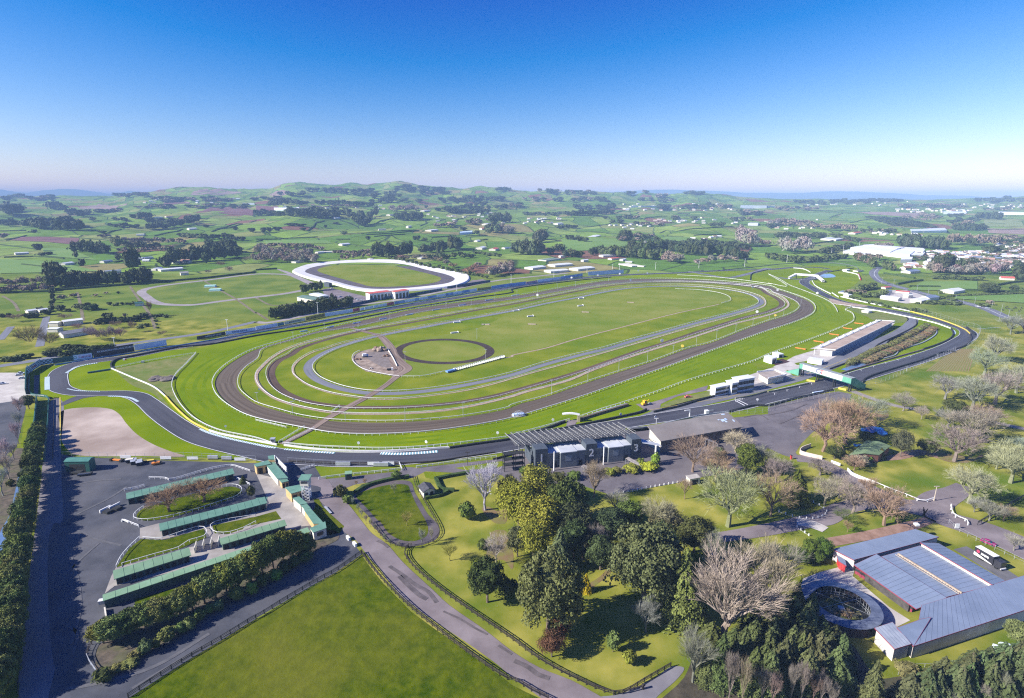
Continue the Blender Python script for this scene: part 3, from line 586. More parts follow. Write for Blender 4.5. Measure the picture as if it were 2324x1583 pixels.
for s_ in ('a 1845,960 1980,1040 2140,1130 2323,1260','a 1180,1015 1230,1090 1280,1160 1370,1290 1410,1400','a 700,1070 730,1180 755,1330','a 20,1100 120,1160 170,1240','b 0,1120 180,1190 330,1170 400,1210','b 0,1250 110,1320','a 470,1070 480,1150 470,1230','b 560,918 1000,900 1340,860'):
 ribbon('farm_track',s_,3,mat('muddy farm track',(.14,.12,.07),(.22,.18,.11),.1),3.)
ribbon('farm_road','a 425,1290,6 400,1370,6 385,1450,6 360,1560,6',3,M_GREY)
ribbon('farm_road','a 0,1500,6 60,1430,6 100,1380,6',3,M_GREY)
ribbon('outer_road','a 2323,1335,8 1900,1430,8 1500,1490,8 1200,1530,8 e 850,0,9 500,70,9 250,115,9 0,155,9 -100,175,9',2,M_GREY)
ribbon('outer_road','a 2323,1337,8 b 100,1345,8 500,1268,8 900,1190,8 1300,1135,8 1700,1060,8 2200,960,8 c 100,935,8 500,895,9',2,MATS['worn training track'])
# ---- public road on the right
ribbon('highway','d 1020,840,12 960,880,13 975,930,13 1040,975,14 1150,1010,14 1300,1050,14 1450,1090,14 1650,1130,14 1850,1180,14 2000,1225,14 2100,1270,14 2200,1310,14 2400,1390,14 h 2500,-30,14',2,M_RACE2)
ribbon('highway_line','d 1000,850 965,890 980,935 1040,975 1150,1010 1450,1090 1850,1180 2000,1225 2100,1270 2200,1310',3.5,M_WHITE,.5)
sheet('storage_yard','d 1100,1050 1270,1050 1420,1100 1430,1160 1250,1170 1020,1130',1,M_CONC,sm=False)
sheet('wood_floor','k 1560,1400 1700,1100 1850,1000 2000,1050 2323,850 l 60,760 300,800 480,960 760,1100 900,1300 1000,1400 1180,1390 1500,1340 1800,1240 1900,1180 2100,1180 2323,1150 2500,1700 0,1800 k 2000,1800 1300,1700',1,mat('wood litter and painted shade',(.035,.03,.02),(.09,.075,.05),.3,c3=(.05,.06,.02),scale3=.1))  # dark floor litter, with the shade between the conifers painted in
sheet('leaf_litter','f 2050,1440 2110,1430 2190,1470 2260,1440 2260,1583 2180,1583 2100,1520',1,mat('orange leaf litter',(.20,.12,.07),(.20,.18,.05),.25,c3=(.12,.16,.02),scale3=.15))
sheet('leaf_litter','j 2130,80 2250,60 2323,200 2323,420 2240,330 2100,350 2080,290 2140,180',1,MATS['orange leaf litter'])
sheet('leaf_litter','h 1550,950 1700,960 1850,985 1950,960 1900,1010 1700,1035 1560,1000',3,MATS['orange leaf litter'])
sheet('leaf_litter','h 980,560 1080,570 1070,640 1000,650',1,MATS['orange leaf litter'])
sheet('leaf_litter','k 540,490 620,470 640,560 800,480 890,380 900,440 760,560 640,640',1,MATS['orange leaf litter'])
sheet('leaf_litter','h 130,1360 240,1400 230,1420 120,1400',1,MATS['orange leaf litter'])
for o_,w_ in ((6.5,2.2),(12,2.6),(19,2.6)):ribbon('mown_stripe',np.asarray(D_OUT)[:,:2]+normals(np.asarray(D_OUT),True)*o_*(-1 if np.sum(np.asarray(D_OUT)[:,0]*np.roll(np.asarray(D_OUT)[:,1],-1)-np.asarray(D_OUT)[:,1]*np.roll(np.asarray(D_OUT)[:,0],-1)) > 0 else 1),1.5,mat('mown stripe turf',(.105,.175,.002),(.150,.225,.004),.05,spec=0),w_,True)
M_CRACK=mat('dark worn bitumen',(.085,.072,.075),(.14,.118,.12),.35)
for s_,w_ in (('j 1210,390 1330,470 1450,560 1560,620 1640,720',1.3),('j 1300,480 1400,580 1480,650 1550,690',1.6),('j 1700,800 1850,870 2000,960 2100,1010',.7),('k 20,1250 150,1310 230,1370 340,1410',1.4),('j 2200,1110 2323,1190',.8),('j 1100,160 1160,185 1200,220',1.2),('f 690,1250 760,1290',.8),('g 2100,620 2250,600 2323,640',.9),('h 0,600 200,560 350,500',1.),('h 100,680 200,640 300,600',.9)):ribbon('road_crack',s_,5,M_CRACK,w_)
for s_,w_ in (('i 600,200 700,500 720,800 640,1100',1.1),('i 520,540 760,300 900,180',.8),('e 600,1250 850,1200 1100,1180',1.),('e 700,1500 1000,1350 1150,1250',1.),('i 600,1500 900,1450 1400,1300 1900,1000',1.2),('i 700,60 900,150 1100,200',.9),('i 560,900 700,1000 660,1200',.8),('i 1200,1500 1700,1200 2250,900',1.)):ribbon('tyre_track',s_,3.4,mat('pale tyre track',(.085,.088,.10),(.125,.122,.13),.6),w_)
sheet('office_verge','f 520,1360 570,1360 610,1440 700,1520 800,1610 j 760,90 640,110 640,20 500,-60 f 540,1420',4,M_PADD,sm=False)
# ================================================================ PLANTS
def quads(cen,nor,size,rs,aspect=1.0):
 """leaf faces: n centres, n normals, n sizes"""
 n=len(cen);t=rs.normal(size=(n,3));nor=nor/np.maximum(1e-6,np.linalg.norm(nor,axis=1))[:,None]
 a=np.cross(nor,t);a /= np.maximum(1e-6,np.linalg.norm(a,axis=1))[:,None];b=np.cross(nor,a)
 a=a*size[:,None]*.5;b=b*size[:,None]*.5*aspect
 V=np.stack([cen-a-b*.6,cen+a-b,cen+a*.7+b,cen-a*.9+b*.9],1).reshape(-1,3)
 F_=np.arange(4*n).reshape(n,4)
 return V,F_
def sphere_pts(n,rs):
 v=rs.normal(size=(n,3));return v/np.linalg.norm(v,axis=1)[:,None]
def ico(sub=2):
 import bmesh
 bm=bmesh.new();bmesh.ops.create_icosphere(bm,subdivisions=sub,radius=1);V=np.array([v.co[:] for v in bm.verts]);F_=[tuple(v.index for v in f.verts) for f in bm.faces];bm.free();return V,F_
ICO2=ico(2);ICO1=ico(1)
def join(parts):
 V=[];F_=[];k=0
 for v,f in parts:
  V.append(np.asarray(v));F_ += [tuple(int(i)+k for i in q) for q in f];k += len(v)
 return np.vstack(V),F_
# every prototype fits a tree 1 m tall and 1 m wide: z 0..1, x,y -.5.. .5
def broad(seed,leaves=2600,clumps=46,leaf=.045,low=.12,core=.78,puff=.17):
 rs=np.random.RandomState(seed);parts=[]
 cz=(1+low)/2;rz=(1-low)/2
 for i in range(clumps):
  d=sphere_pts(1,rs)[0]
  if d[2] < -.55:d[2] *= -.6
  r=rs.uniform(.70,.90);c=np.array([d[0]*.5*r,d[1]*.5*r,cz+d[2]*rz*r]);pr=puff*rs.uniform(.6,1.15)
  n=int(leaves/clumps);p=sphere_pts(n,rs);up=p[:,2] > -.5
  cen=c+p*pr*np.array([.5*2*.75,.5*2*.75,rz*1.5])*rs.uniform(.7,1.08,(n,1));nor=p+rs.normal(size=(n,3))*.45
  parts.append(quads(cen[up],nor[up],leaf*rs.uniform(.6,1.3,up.sum()),rs))
 V,F_=ICO2;f=1+.12*np.sin(V[:,:1]*7+seed)+.10*np.sin(V[:,1:2]*8+V[:,2:3]*6)
 parts.append((V*f*np.array([.5*core,.5*core,rz*core])+np.array([0,0,cz]),F_))
 V,F_=join(parts)
 return V,F_
def conifer(seed,leaves=2200,leaf=.042,layers=15,fat=1.0,droop=.35,sparse=0):
 rs=np.random.RandomState(seed);parts=[]
 for L in range(layers):
  t=L/(layers-1.);z=.08+t*.88;r=.5*(1-t)**.8*fat+.012
  nb=max(4,int(13*(1-t)+4));ph=rs.uniform(0,6.28)
  for k in range(nb):
   a=ph+6.283*k/nb+rs.uniform(-.2,.2);rr=r*rs.uniform(.72,1.12)
   n=max(5,int(leaves/(layers*nb)*1.25*(.5+(1-t))));s=rs.uniform(.25,1,n)**.7
   wdt=.22*rr*(1-.5*s)
   off=rs.uniform(-1,1,n)*wdt
   cen=np.c_[np.cos(a)*rr*s-np.sin(a)*off,np.sin(a)*rr*s+np.cos(a)*off,z-droop*rr*s*s+rs.uniform(-.012,.012,n)]
   nor=np.c_[np.cos(a)*.5+rs.normal(size=n)*.35,np.sin(a)*.5+rs.normal(size=n)*.35,np.full(n,.9)]
   parts.append(quads(cen,nor,leaf*rs.uniform(.6,1.3,n),rs,.8))
 if not sparse:
  n=10;V=[];F_=[]
  for zi,(z,r) in enumerate([(0.06,.24),(.3,.17),(.6,.08),(.9,.005)]):
   for i in range(n):V.append((math.cos(6.283*i/n)*r*fat*rs.uniform(.8,1.1),math.sin(6.283*i/n)*r*fat*rs.uniform(.8,1.1),z))
  for zi in range(3):
   for i in range(n):F_.append((zi*n+i,zi*n+(i+1) % n,(zi+1)*n+(i+1) % n,(zi+1)*n+i))
  parts.append((np.array(V),F_))
 return join(parts)
def strip(p,q,w0,w1,rs):
 d=q-p;t=np.cross(d,rs.normal(size=3));t /= max(1e-6,np.linalg.norm(t))
 return [p-t*w0/2,p+t*w0/2,q+t*w1/2,q-t*w1/2]
def bare(seed,levels=5,spread=.62,trunk=.16,tw=.0035,kids=4,fan=1.0):
 """leafless tree: limbs (tapered prisms) and a crown of fine twigs"""
 rs=np.random.RandomState(seed);limbs=MB();tv=[]
 def grow(p,d,L,r,lev):
  q=p+d*L;bend=p+d*L*.5+rs.normal(size=3)*L*.05
  if lev <= 1:
   limbs.cyl(p,bend,r,r*.8,6,False);limbs.cyl(bend,q,r*.8,r*.62,6,False)
  elif lev == 2:
   tv.append(strip(p,bend,r*2,r*1.6,rs));tv.append(strip(p,bend,r*2,r*1.6,rs));tv.append(strip(bend,q,r*1.6,r,rs))
  else:
   tv.append(strip(p,q,max(tw,r*1.6),max(tw*.7,r),rs))
  if lev >= levels:return
  n=kids+(3 if lev == 0 else 0)+(1 if lev >= 2 else 0)
  for k in range(n):
   f=rs.uniform(.35,1) if lev > 0 else rs.uniform(.75,1)
   o=p+(q-p)*f;t=rs.normal(size=3);t -= d*np.dot(t,d);t /= np.linalg.norm(t)
   if lev == 0:a=6.283*k/n+rs.uniform(-.3,.3);t=np.array([math.cos(a),math.sin(a),0])
   s=rs.uniform(.45,1.15)*spread*(1.25 if lev == 0 else 1.0)*fan
   nd=d+t*s;nd[2] += .12;nd /= np.linalg.norm(nd)
   grow(o,nd,L*rs.uniform(.62,.82)*(1.55 if lev == 0 else 1),r*(.5 if lev < 2 else .42),lev+1)
 grow(np.zeros(3),np.array([.02,0,1.]),trunk,.0145,0)
 T=np.array(tv).reshape(-1,3);A=np.vstack([T,np.array(limbs.V)])
 mx=np.percentile(np.hypot(A[:,0],A[:,1]),98.5);mz=np.percentile(A[:,2],99.5)
 s=np.array([.5/mx,.5/mx,1/mz]);limbs.V=[tuple(np.array(v)*s) for v in limbs.V]
 return limbs,T*s,np.arange(len(T)).reshape(-1,4)
def trunkmesh(h=.3,r=.035,limbs=4,seed=0):
 mb=MB();rn=random.Random(seed);mb.cyl((0,0,-.02),(0,0,h),r,r*.7,8,False)
 for k in range(limbs):
  a=6.28*k/limbs+rn.uniform(-.4,.4);mb.cyl((0,0,h*.9),(math.cos(a)*.22,math.sin(a)*.22,h+rn.uniform(.15,.3)),r*.6,r*.2,5,False)
 return mb
PRO={}
def proto(kind,var=0):
 k=(kind,var)
 if k in PRO:return PRO[k]
 tr=None;m=M_LEAF
 if kind == 'broad':V,F_=broad(10+var,8000,80,.031,core=.68);tr=trunkmesh(.35,.035,5,var)
 elif kind == 'dome':V,F_=broad(40+var,16000,130,.023,low=.03,core=.60,puff=.14);tr=trunkmesh(.2,.04,4,var)
 elif kind == 'loose':V,F_=broad(70+var,7500,60,.029,low=.08,core=.6,puff=.24);tr=trunkmesh(.4,.03,6,var)
 elif kind == 'bush':V,F_=broad(90+var,1100,20,.085,low=-.05,core=.8,puff=.26);tr=trunkmesh(.2,.03,3,var)
 elif kind == 'conifer':V,F_=conifer(20+var,9500,.030,22,1.15);tr=trunkmesh(.9,.022,0,var)
 elif kind == 'spruce':V,F_=conifer(50+var,7500,.032,18,1.2,.5,1);tr=trunkmesh(.93,.02,0,var)
 elif kind == 'column':V,F_=broad(120+var,1500,40,.06,low=.02,core=.8,puff=.2);tr=trunkmesh(.2,.03,0,var)
 elif kind == 'far':V,F_=broad(140+var,420,14,.12,low=.02,core=.82,puff=.30);tr=trunkmesh(.15,.03,0,var)
 elif kind == 'farcone':V,F_=conifer(160+var,420,.12,7,1.);tr=None
 elif kind == 'farbare':
  V,F_=broad(180+var,700,16,.075,low=.05,core=.55,puff=.32);m=M_TWIG
 elif kind in ('bare','bareup','barewide'):
  pr={'bare':(5,.62,.13,.0012,4),'bareup':(5,.46,.12,.0011,4),'barewide':(5,.85,.09,.0012,4)}[kind]
  l,V,F_=bare(200+var,*pr);tr=l;m=M_TWIG
 cm=mesh(kind+'_crown',V,F_,m)
 tm=mesh(kind+'_trunk',tr.V,tr.F,M_TWIG if kind.startswith('bare') else M_BARK) if tr is not None else None
 PRO[k]=(cm,tm);return PRO[k]
FARK=('far','farcone','farbare')
rt=random.Random(11)
def plant(kind,p,h,wd,col,name,label,cat='tree',group=None,var=None,parts=True,tcol=None,lean=0):
 var=rt.randrange({'broad':3,'dome':2,'loose':2,'bush':3,'conifer':2,'spruce':3,'column':2,'far':4,'farcone':2,'farbare':3,'bare':3,'bareup':2,'barewide':2}[kind]) if var is None else var
 cm,tm=proto(kind,var);rz=rt.uniform(0,6.28)
 j=[c*rt.uniform(.88,1.12) for c in col]
 if not parts or tm is None:
  o=link(name,cm,None,p,rz,(wd,wd,h),j);return tag(o,label,cat,group)
 r=empty(name,p,rz);tag(r,label,cat,group)
 link('trunk',tm,r,(0,0,0),0,(wd,wd,h),tcol or [c*.7 for c in j])
 link('crown',cm,r,(0,0,0),0,(wd,wd,h),j)
 return r
def T(s,kind,col,name,label,cat='tree',group=None,**k):
 """s: 'k x,y,h,w' base pixel, height and width in enlargement pixels"""
 for q in C(s):
  p=G(q[0],q[1]);sc=scale_at(p)
  plant(kind,p,HT(p,q[2]/4.)*.97,q[3]/4.*sc*1.12,col,name,label,cat,group,**k)
DKG=(.068,.088,.024);MDG=(.095,.130,.030);OLV=(.150,.165,.040);YEL=(.235,.23,.03);LIME=(.16,.24,.035);BLG=(.090,.110,.045)
BGE=(.345,.335,.245);PNK=(.37,.265,.18);GRB=(.285,.28,.225);WHB=(.40,.40,.31);BRN=(.34,.24,.16);RBR=(.105,.055,.030)
# ---- the park between the stands and the entry road
T('k 330,985,640,570','dome',(.105,.120,.048),'evergreen_tree','large dark domed evergreen beside the reddish cypress, above the entry road bend')
T('k 1190,720,650,640','dome',(.105,.120,.048),'evergreen_tree','largest grey green evergreen in the middle of the park grove')
T('k 1540,870,610,420','conifer',OLV,'conifer_tree','broad olive green conifer leaning against the biggest bare white tree')
T('k 430,430,390,260','conifer',(.11,.14,.06),'conifer_tree','grey green pointed conifer behind the domed evergreen')
T('k 670,618,160,105','conifer',(.50,.46,.015),'golden_conifer','small bright golden conifer on a sunlit patch of lawn')
T('k 440,1030,150,200','loose',RBR,'red_tree','reddish brown clumped cypress, upper clump',group=None)
T('k 360,1210,200,220','loose',RBR,'red_tree','reddish brown clumped cypress, lowest clump next to the road fence')
T('k 1215,985,270,270','bare',GRB,'bare_tree','small drooping grey tree on the shaded lawn')
T('k 915,1165,170,110','column',(.12,.17,.05),'shrub','egg shaped pale tipped shrub alone on the lawn','shrub')
T('k 1065,1275,110,105','bush',(.20,.22,.03),'shrub','low yellow green shrub alone on the lawn','shrub')
T('k 1935,1090,690,850','bareup',WHB,'bare_tree','biggest bare white tree with bright limbs beside the horse walker')
T('k 2250,880,600,620','bareup',BGE,'bare_tree','bare pale tree just behind the biggest white one')
T('l 60,620,420,400','bareup',BGE,'bare_tree','bare pale tree touching the horse walker roof')
T('k 1640,1440,400,330','bareup',GRB,'bare_tree','grey bare tree over the side road mouth')
T('k 1815,395,290,240','barewide',GRB,'bare_tree','round brown twiggy tree beside the park path shadow')
T('k 1650,260,300,300','broad',DKG,'evergreen_tree','dark evergreen behind the largest grey green one')
T('k 1390,140,240,300','broad',BLG,'evergreen_tree','mid green evergreen behind the grove top')
T('g 220,1425,360,300','loose',YEL,'yellow_tree','yellow tree in front of the stand bay marked 1')
T('g 60,1600,350,330','loose',YEL,'yellow_tree','broad yellow tree on the outer side of the grove')
T('g 0,1520,320,260','loose',(.20,.23,.03),'yellow_tree','yellow green tree edging the lawn of the white birch')
T('g 260,1700,330,380','loose',(.24,.225,.035),'yellow_tree','wide yellow tree above the grey green pointed conifer')
T('k 190,340,330,240','loose',YEL,'yellow_tree','narrow yellow tree between two green neighbours')
T('k 50,300,260,180','broad',(.12,.15,.07),'evergreen_tree','grey green tree under the yellow ones')
T('g 490,1600,410,330','broad',DKG,'evergreen_tree','dark green tree beside the yellow tree, facing the stands')
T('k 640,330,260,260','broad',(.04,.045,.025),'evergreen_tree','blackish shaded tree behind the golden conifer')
T('k 760,240,220,220','bare',GRB,'bare_tree','small silver bare tree in the shade of the grove')
T('k 860,360,70,110','bush',DKG,'shrub','small dark shrub at the foot of the largest grey green tree','shrub')
T('k 1050,40,230,230','broad',MDG,'evergreen_tree','fresh green tree at the lawn edge behind the grove')
T('k 1330,90,300,380','barewide',BGE,'bare_tree','wide pale bare tree behind the fresh green tree')
T('k 1480,170,200,240','broad',DKG,'evergreen_tree','low dark evergreen under the wide pale bare tree')
T('g 1640,1115,310,400','bare',PNK,'bare_tree','large pinkish bare tree before the corrugated stand')
T('g 1850,1195,240,380','bare',PNK,'bare_tree','spreading pinkish bare tree next to the ticket hut')
T('g 2030,935,190,290','barewide',(.50,.44,.30),'bare_tree','straw coloured round bare tree by the stand end')
T('g 2125,1135,270,220','broad',(.09,.12,.02),'evergreen_tree','dark green tree between straw and pink bare trees')
T('g 745,1345,320,260','bare',PNK,'bare_tree','pinkish bare tree before the bay marked 2')
T('g 935,1480,180,240','bare',GRB,'bare_tree','low grey bare tree at the bitumen corner')
T('g 1565,1362,190,130','bare',PNK,'bare_tree','small pink bare tree alone beside the ticket hut')
T('g 1960,1610,500,560','barewide',(.40,.38,.22),'bare_tree','huge straw coloured bare tree on the park lawn')
T('g 2290,1120,230,240','bare',GRB,'bare_tree','grey bare tree above the picket rail')
T('h 20,1520,370,380','bare',PNK,'bare_tree','large pink bare tree behind the straw coloured giant')
T('h 70,1210,220,260','barewide',GRB,'bare_tree','grey spreading bare tree on the lawn strip by the red post')
T('f 2080,1460,410,300','bareup',(.62,.60,.56),'bare_tree','white barked bare tree alone on the lawn by the clubhouse')
T('f 1920,1548,150,125','bush',MDG,'shrub','round green shrub on the lawn below the white tree','shrub')
T('f 2290,1400,240,170','loose',(.09,.08,.04),'evergreen_tree','brownish dark tree beside the white barked tree')
T('j 2100,715,355,310','broad',(.045,.060,.018),'evergreen_tree','dark conical evergreen over the lawn beside the road fence')
T('j 2178,372,250,200','bare',(.50,.42,.38),'bare_tree','pale pinkish bare tree above the dark conical evergreen')
T('j 2060,238,90,85','bush',DKG,'shrub','little dark round shrub beside the pale bare tree','shrub')
T('j 1760,338,150,140','bare',(.35,.30,.08),'young_tree','thin yellowish young tree casting a long shadow on the lawn')
T('j 2290,640,120,140','bush',DKG,'shrub','dark shrub tucked behind the conical evergreen','shrub')
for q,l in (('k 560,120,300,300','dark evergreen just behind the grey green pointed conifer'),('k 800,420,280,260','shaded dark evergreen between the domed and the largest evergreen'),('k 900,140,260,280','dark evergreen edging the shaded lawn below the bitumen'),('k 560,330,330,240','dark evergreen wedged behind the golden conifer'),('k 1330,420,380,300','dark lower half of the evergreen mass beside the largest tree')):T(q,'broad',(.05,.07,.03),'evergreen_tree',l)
# the parade ground and its young trees
T('f 770,1335,95,110','bush',DKG,'shrub','round dark shrub at the road corner of the parade hedge','shrub')
T('f 830,1398,70,80','bush',MDG,'shrub','smaller green shrub below the round dark one','shrub')
T('f 1275,1172,65,80','bush',MDG,'shrub','green shrub at the hedge end by the gate','shrub')
T('f 1255,1310,100,60','bare',BGE,'young_tree','bare young tree on the parade lawn near its top')
T('j 1370,20,120,110','bare',(.38,.30,.10),'young_tree','orange twigged young tree on the parade lawn near the bend')
for i,(a,b_) in enumerate(((880,1420),(930,1480),(960,1530),(1000,1583))):T('f %d,%d,80,40' % (a,b_),'bare',GRB,'young_tree','bare young street tree staked along the entry road',group='young trees along the entry road')
for i,(a,b_) in enumerate(((1040,30),(1080,75),(1125,110),(1172,165),(1220,205),(1300,232),(1405,232))):T('j %d,%d,75,35' % (a,b_),'bare',GRB,'young_tree','bare young street tree staked along the entry road',group='young trees along the entry road')
T('j 1508,212,160,60','bareup',WHB,'young_tree','pale slim tree inside the bend of the parade track')
T('j 1595,168,130,50','bareup',WHB,'young_tree','pale slim tree where the parade track curves by the lawn')
for a,b_,h_,w_ in ((990,1235,60,40),(910,1240,50,35)):T('f %d,%d,%d,%d' % (a,b_,h_,w_),'bare',PNK,'young_tree','pinkish sapling on the strip above the parade hedge',group='saplings above the parade hedge')
# stand surroundings
for q,c,l in (('g 1080,1110,60,130',YEL,'flat yellow shrub under the covered ramp'),('g 1240,1095,60,150',(.35,.36,.03),'flat yellow green shrub at the ramp foot'),('g 880,1140,60,100',YEL,'yellow shrub at the wall below bay 2'),('g 950,1125,55,80',OLV,'olive shrub next to the yellow one below bay 2'),('g 560,1175,65,110',MDG,'green shrub at the foot of bay 1'),('g 420,1200,80,130',DKG,'dark shrub between bay 1 and the yellow tree'),('g 110,1130,60,80',MDG,'green shrub by the stand stairs')):
 T(q,'bush',c,'shrub',l,'shrub')
T('g 1165,1070,90,60','bush',LIME,'palm','short bright palm beside the white pillar','palm');T('g 1300,1050,110,70','bush',LIME,'palm','taller bright palm by the covered way','palm')
T('g 1880,985,90,110','bush',(.07,.10,.05),'shrub','dark shrub below the wooden stair of the corrugated stand','shrub')
# ---- right park
for q,k,c,l in (
 ('h 500,930,410,430','barewide',PNK,'orange brown bare tree over the walled courtyard'),('h 700,860,430,420','barewide',PNK,'tallest orange brown bare tree beside the car park'),
 ('h 620,760,300,330','barewide',PNK,'orange brown bare tree in the middle of its clump'),('h 880,710,290,360','bare',GRB,'grey brown bare tree reaching the footbridge foot'),
 ('h 1225,562,165,210','bare',GRB,'round grey bare tree at the path junction'),('h 1390,637,120,130','bare',WHB,'small white bare tree next to the round grey one'),
 ('h 1690,1020,330,440','barewide',GRB,'spreading grey beech with a stout trunk above the oval lawn'),('h 1850,860,320,480','barewide',GRB,'large grey bare tree behind the stout trunked one'),
 ('h 1640,720,180,260','bare',GRB,'grey bare tree behind the dark evergreens'),('h 1960,740,240,300','bare',BRN,'brown bare tree in the shaded clump'),('h 1605,455,225,260','barewide',BGE,'isolated beige bare tree with a brown ring of leaves beneath'),
 ('h 1850,545,310,380','barewide',BGE,'beige bare tree in the row towards the crop rows'),('h 2060,500,310,360','barewide',BGE,'beige bare tree in the middle of the row'),('h 2250,400,300,300','barewide',BGE,'beige bare tree at the outer end of the row'),
 ('h 1955,235,250,260','barewide',BGE,'beige bare tree with an orange stained foot beside the crop rows'),('h 2060,120,260,260','barewide',BGE,'beige bare tree behind the orange footed one'),
 ('d 2200,1450,180,230','bare',GRB,'brown bare tree beside the highway verge'),('d 2310,1440,160,160','bare',PNK,'pinkish bare tree at the highway bend'),
 ('h 1820,1400,340,420','barewide',(.40,.38,.24),'straw bare tree at the road fork'),('h 2200,1215,360,440','barewide',(.40,.38,.25),'straw bare tree standing over the shaded verge'),
 ('h 2290,960,170,200','bare',BGE,'beige bare tree by the far path'),('h 2070,1090,200,280','bare',(.44,.38,.26),'straw bare tree behind the road fork pair'),
 ('h 2000,1560,190,220','bare',GRB,'low grey bare tree inside the white post curve'),('h 1870,1480,130,170','bare',GRB,'lowest grey bare shrub at the road fork'),('h 2140,1560,150,180','bare',PNK,'pinkish low bare tree near the black fence'),
 ('h 470,1145,150,240','barewide',GRB,'grey bare tree below the walled courtyard'),('h 510,1415,240,240','barewide',(.40,.36,.24),'straw bare tree beside the dark pine'),('h 765,1495,300,300','barewide',BGE,'beige bare tree beside the white posts'),
 ('h 640,1350,200,220','bare',BGE,'beige bare tree between the dark pine and the road'),('h 1050,1600,340,400','barewide',PNK,'pinkish bare tree in the road island'),('h 900,1330,160,200','bare',PNK,'small pinkish bare tree below the white wall'),('h 780,1100,120,200','bare',PNK,'low pinkish bare tree at the cottage corner'),
 ('l 2230,248,150,170','bare',WHB,'white bare tree beside the car park fence'),('l 720,78,100,90','bare',PNK,'slender young tree on the road island'),('h 690,1570,100,200','bare',OLV,'low olive twiggy tree on the road island lawn')):
 T(q,k,c,'bare_tree',l)
for q,k,c,l in (
 ('h 600,995,115,150','broad',(.045,.07,.02),'round dark evergreen at the courtyard corner'),('h 1200,975,250,150','loose',(.08,.10,.05),'grey green evergreen beside the green roofed cottage'),
 ('h 1440,955,135,160','broad',DKG,'round dark evergreen beside the stout trunked tree'),('h 1565,605,95,80','conifer',DKG,'narrow dark conifer at the park clump edge'),('h 1690,580,120,180','broad',DKG,'spreading dark evergreen at the park clump edge'),
 ('h 240,1385,310,270','conifer',(.075,.105,.015),'dark pine on the lawn between pinkish bare trees'),('h 890,860,110,130','broad',DKG,'dark evergreen behind the cottage'),('h 1020,990,100,90','conifer',OLV,'small pine before the cottage'),
 ('l 2260,1110,220,220','broad',(.13,.19,.07),'bright grey green round tree beyond the long barn')):
 T(q,k,c,'evergreen_tree',l)
T('h 910,1020,60,60','bush',LIME,'shrub','bright green shrub before the cottage wall','shrub');T('h 830,1050,95,130','bush',(.25,.20,.15),'shrub','pampas like straw shrub before the cottage','shrub');T('h 740,1050,80,90','bush',DKG,'shrub','dark shrub left of the pampas shrub','shrub')
# evergreens above the barn
for q,l in (('l 90,300,100,140','first bush of the evergreen screen behind the barn, beside the silver tree'),('l 200,330,120,150','second bush of the evergreen screen behind the barn'),('l 290,360,130,150','dark bush in the middle of the evergreen screen'),('l 390,300,160,150','tall bright bush of the evergreen screen'),('l 490,310,180,150','tallest bush of the evergreen screen, against the barn roof'),('l 440,360,90,120','low bush at the foot of the evergreen screen'),
    ('k 2040,370,110,130','round bush beginning the evergreen screen by the path'),('k 2150,340,110,120','bush beside the path in the evergreen screen')):
 T(q,'broad',(.075,.11,.02),'evergreen_bush',l,'bush')
T('k 2290,300,110,120','broad',(.09,.14,.02),'evergreen_bush','bright bush over the path in the evergreen screen','bush')
# ---- conifer wood in the lower right corner
cw=[(70,780,170,130),(240,830,260,170),(0,900,240,200),(110,1020,280,200),(380,860,220,150),(330,1080,330,230),(20,1190,300,220),(200,1260,300,220),(480,1130,230,200),(440,1320,300,240),(650,1290,260,210),(600,1430,280,240),(120,1420,330,230),(330,1500,330,240),(0,1560,360,230)]
for i,(x,y,h_,w_) in enumerate(cw):
 h_ *= 1.12;w_ *= 1.4
 T('l %d,%d,%d,%d' % (x,y,h_,w_),'spruce' if i % 3 else 'conifer',(.105,.125,.050) if i % 2 else (.080,.105,.042),'conifer_tree','shaggy dark green conifer in the wood beside the horse walker',group='conifers of the wood beside the horse walker')
for x,y,h_,w_ in ((1800,1100,200,200),(1880,1440,420,210),(2080,1330,380,210),(2150,1050,270,210),(2290,1160,330,220),(2000,1180,230,190),(2260,1500,400,230),(1760,1440,300,150),(2180,1200,330,220),(2000,1400,330,200),(2180,1500,360,220),(2300,1300,330,220)):
 w_ *= 1.35
 T('k %d,%d,%d,%d' % (x,y,h_,w_),'conifer',(.085,.11,.035),'conifer_tree','dark conifer in the wood between the side road and the bare white tree',group='conifers of the wood above the side road')
for x,y,h_,w_ in ((200,1640,350,120),(290,1660,380,120),(400,1640,260,110),(470,1660,290,110),(560,1680,220,110),(30,1680,300,130)):
 T('l %d,%d,%d,%d' % (x,y,h_,w_),'bareup',(.30,.25,.195),'bare_tree','brownish leafless tree in front of the conifer wood',group='leafless trees before the conifer wood')
for x,y,h_,w_ in ((1960,1640,420,150),(2080,1680,420,150),(2260,1640,300,140)):
 T('k %d,%d,%d,%d' % (x,y,h_,w_),'bareup',(.30,.25,.195),'bare_tree','brownish leafless tree in front of the conifer wood',group='leafless trees before the conifer wood')
T('l 930,1640,400,230','conifer',(.10,.13,.05),'conifer_tree','single pale tipped conifer standing clear of the wood')
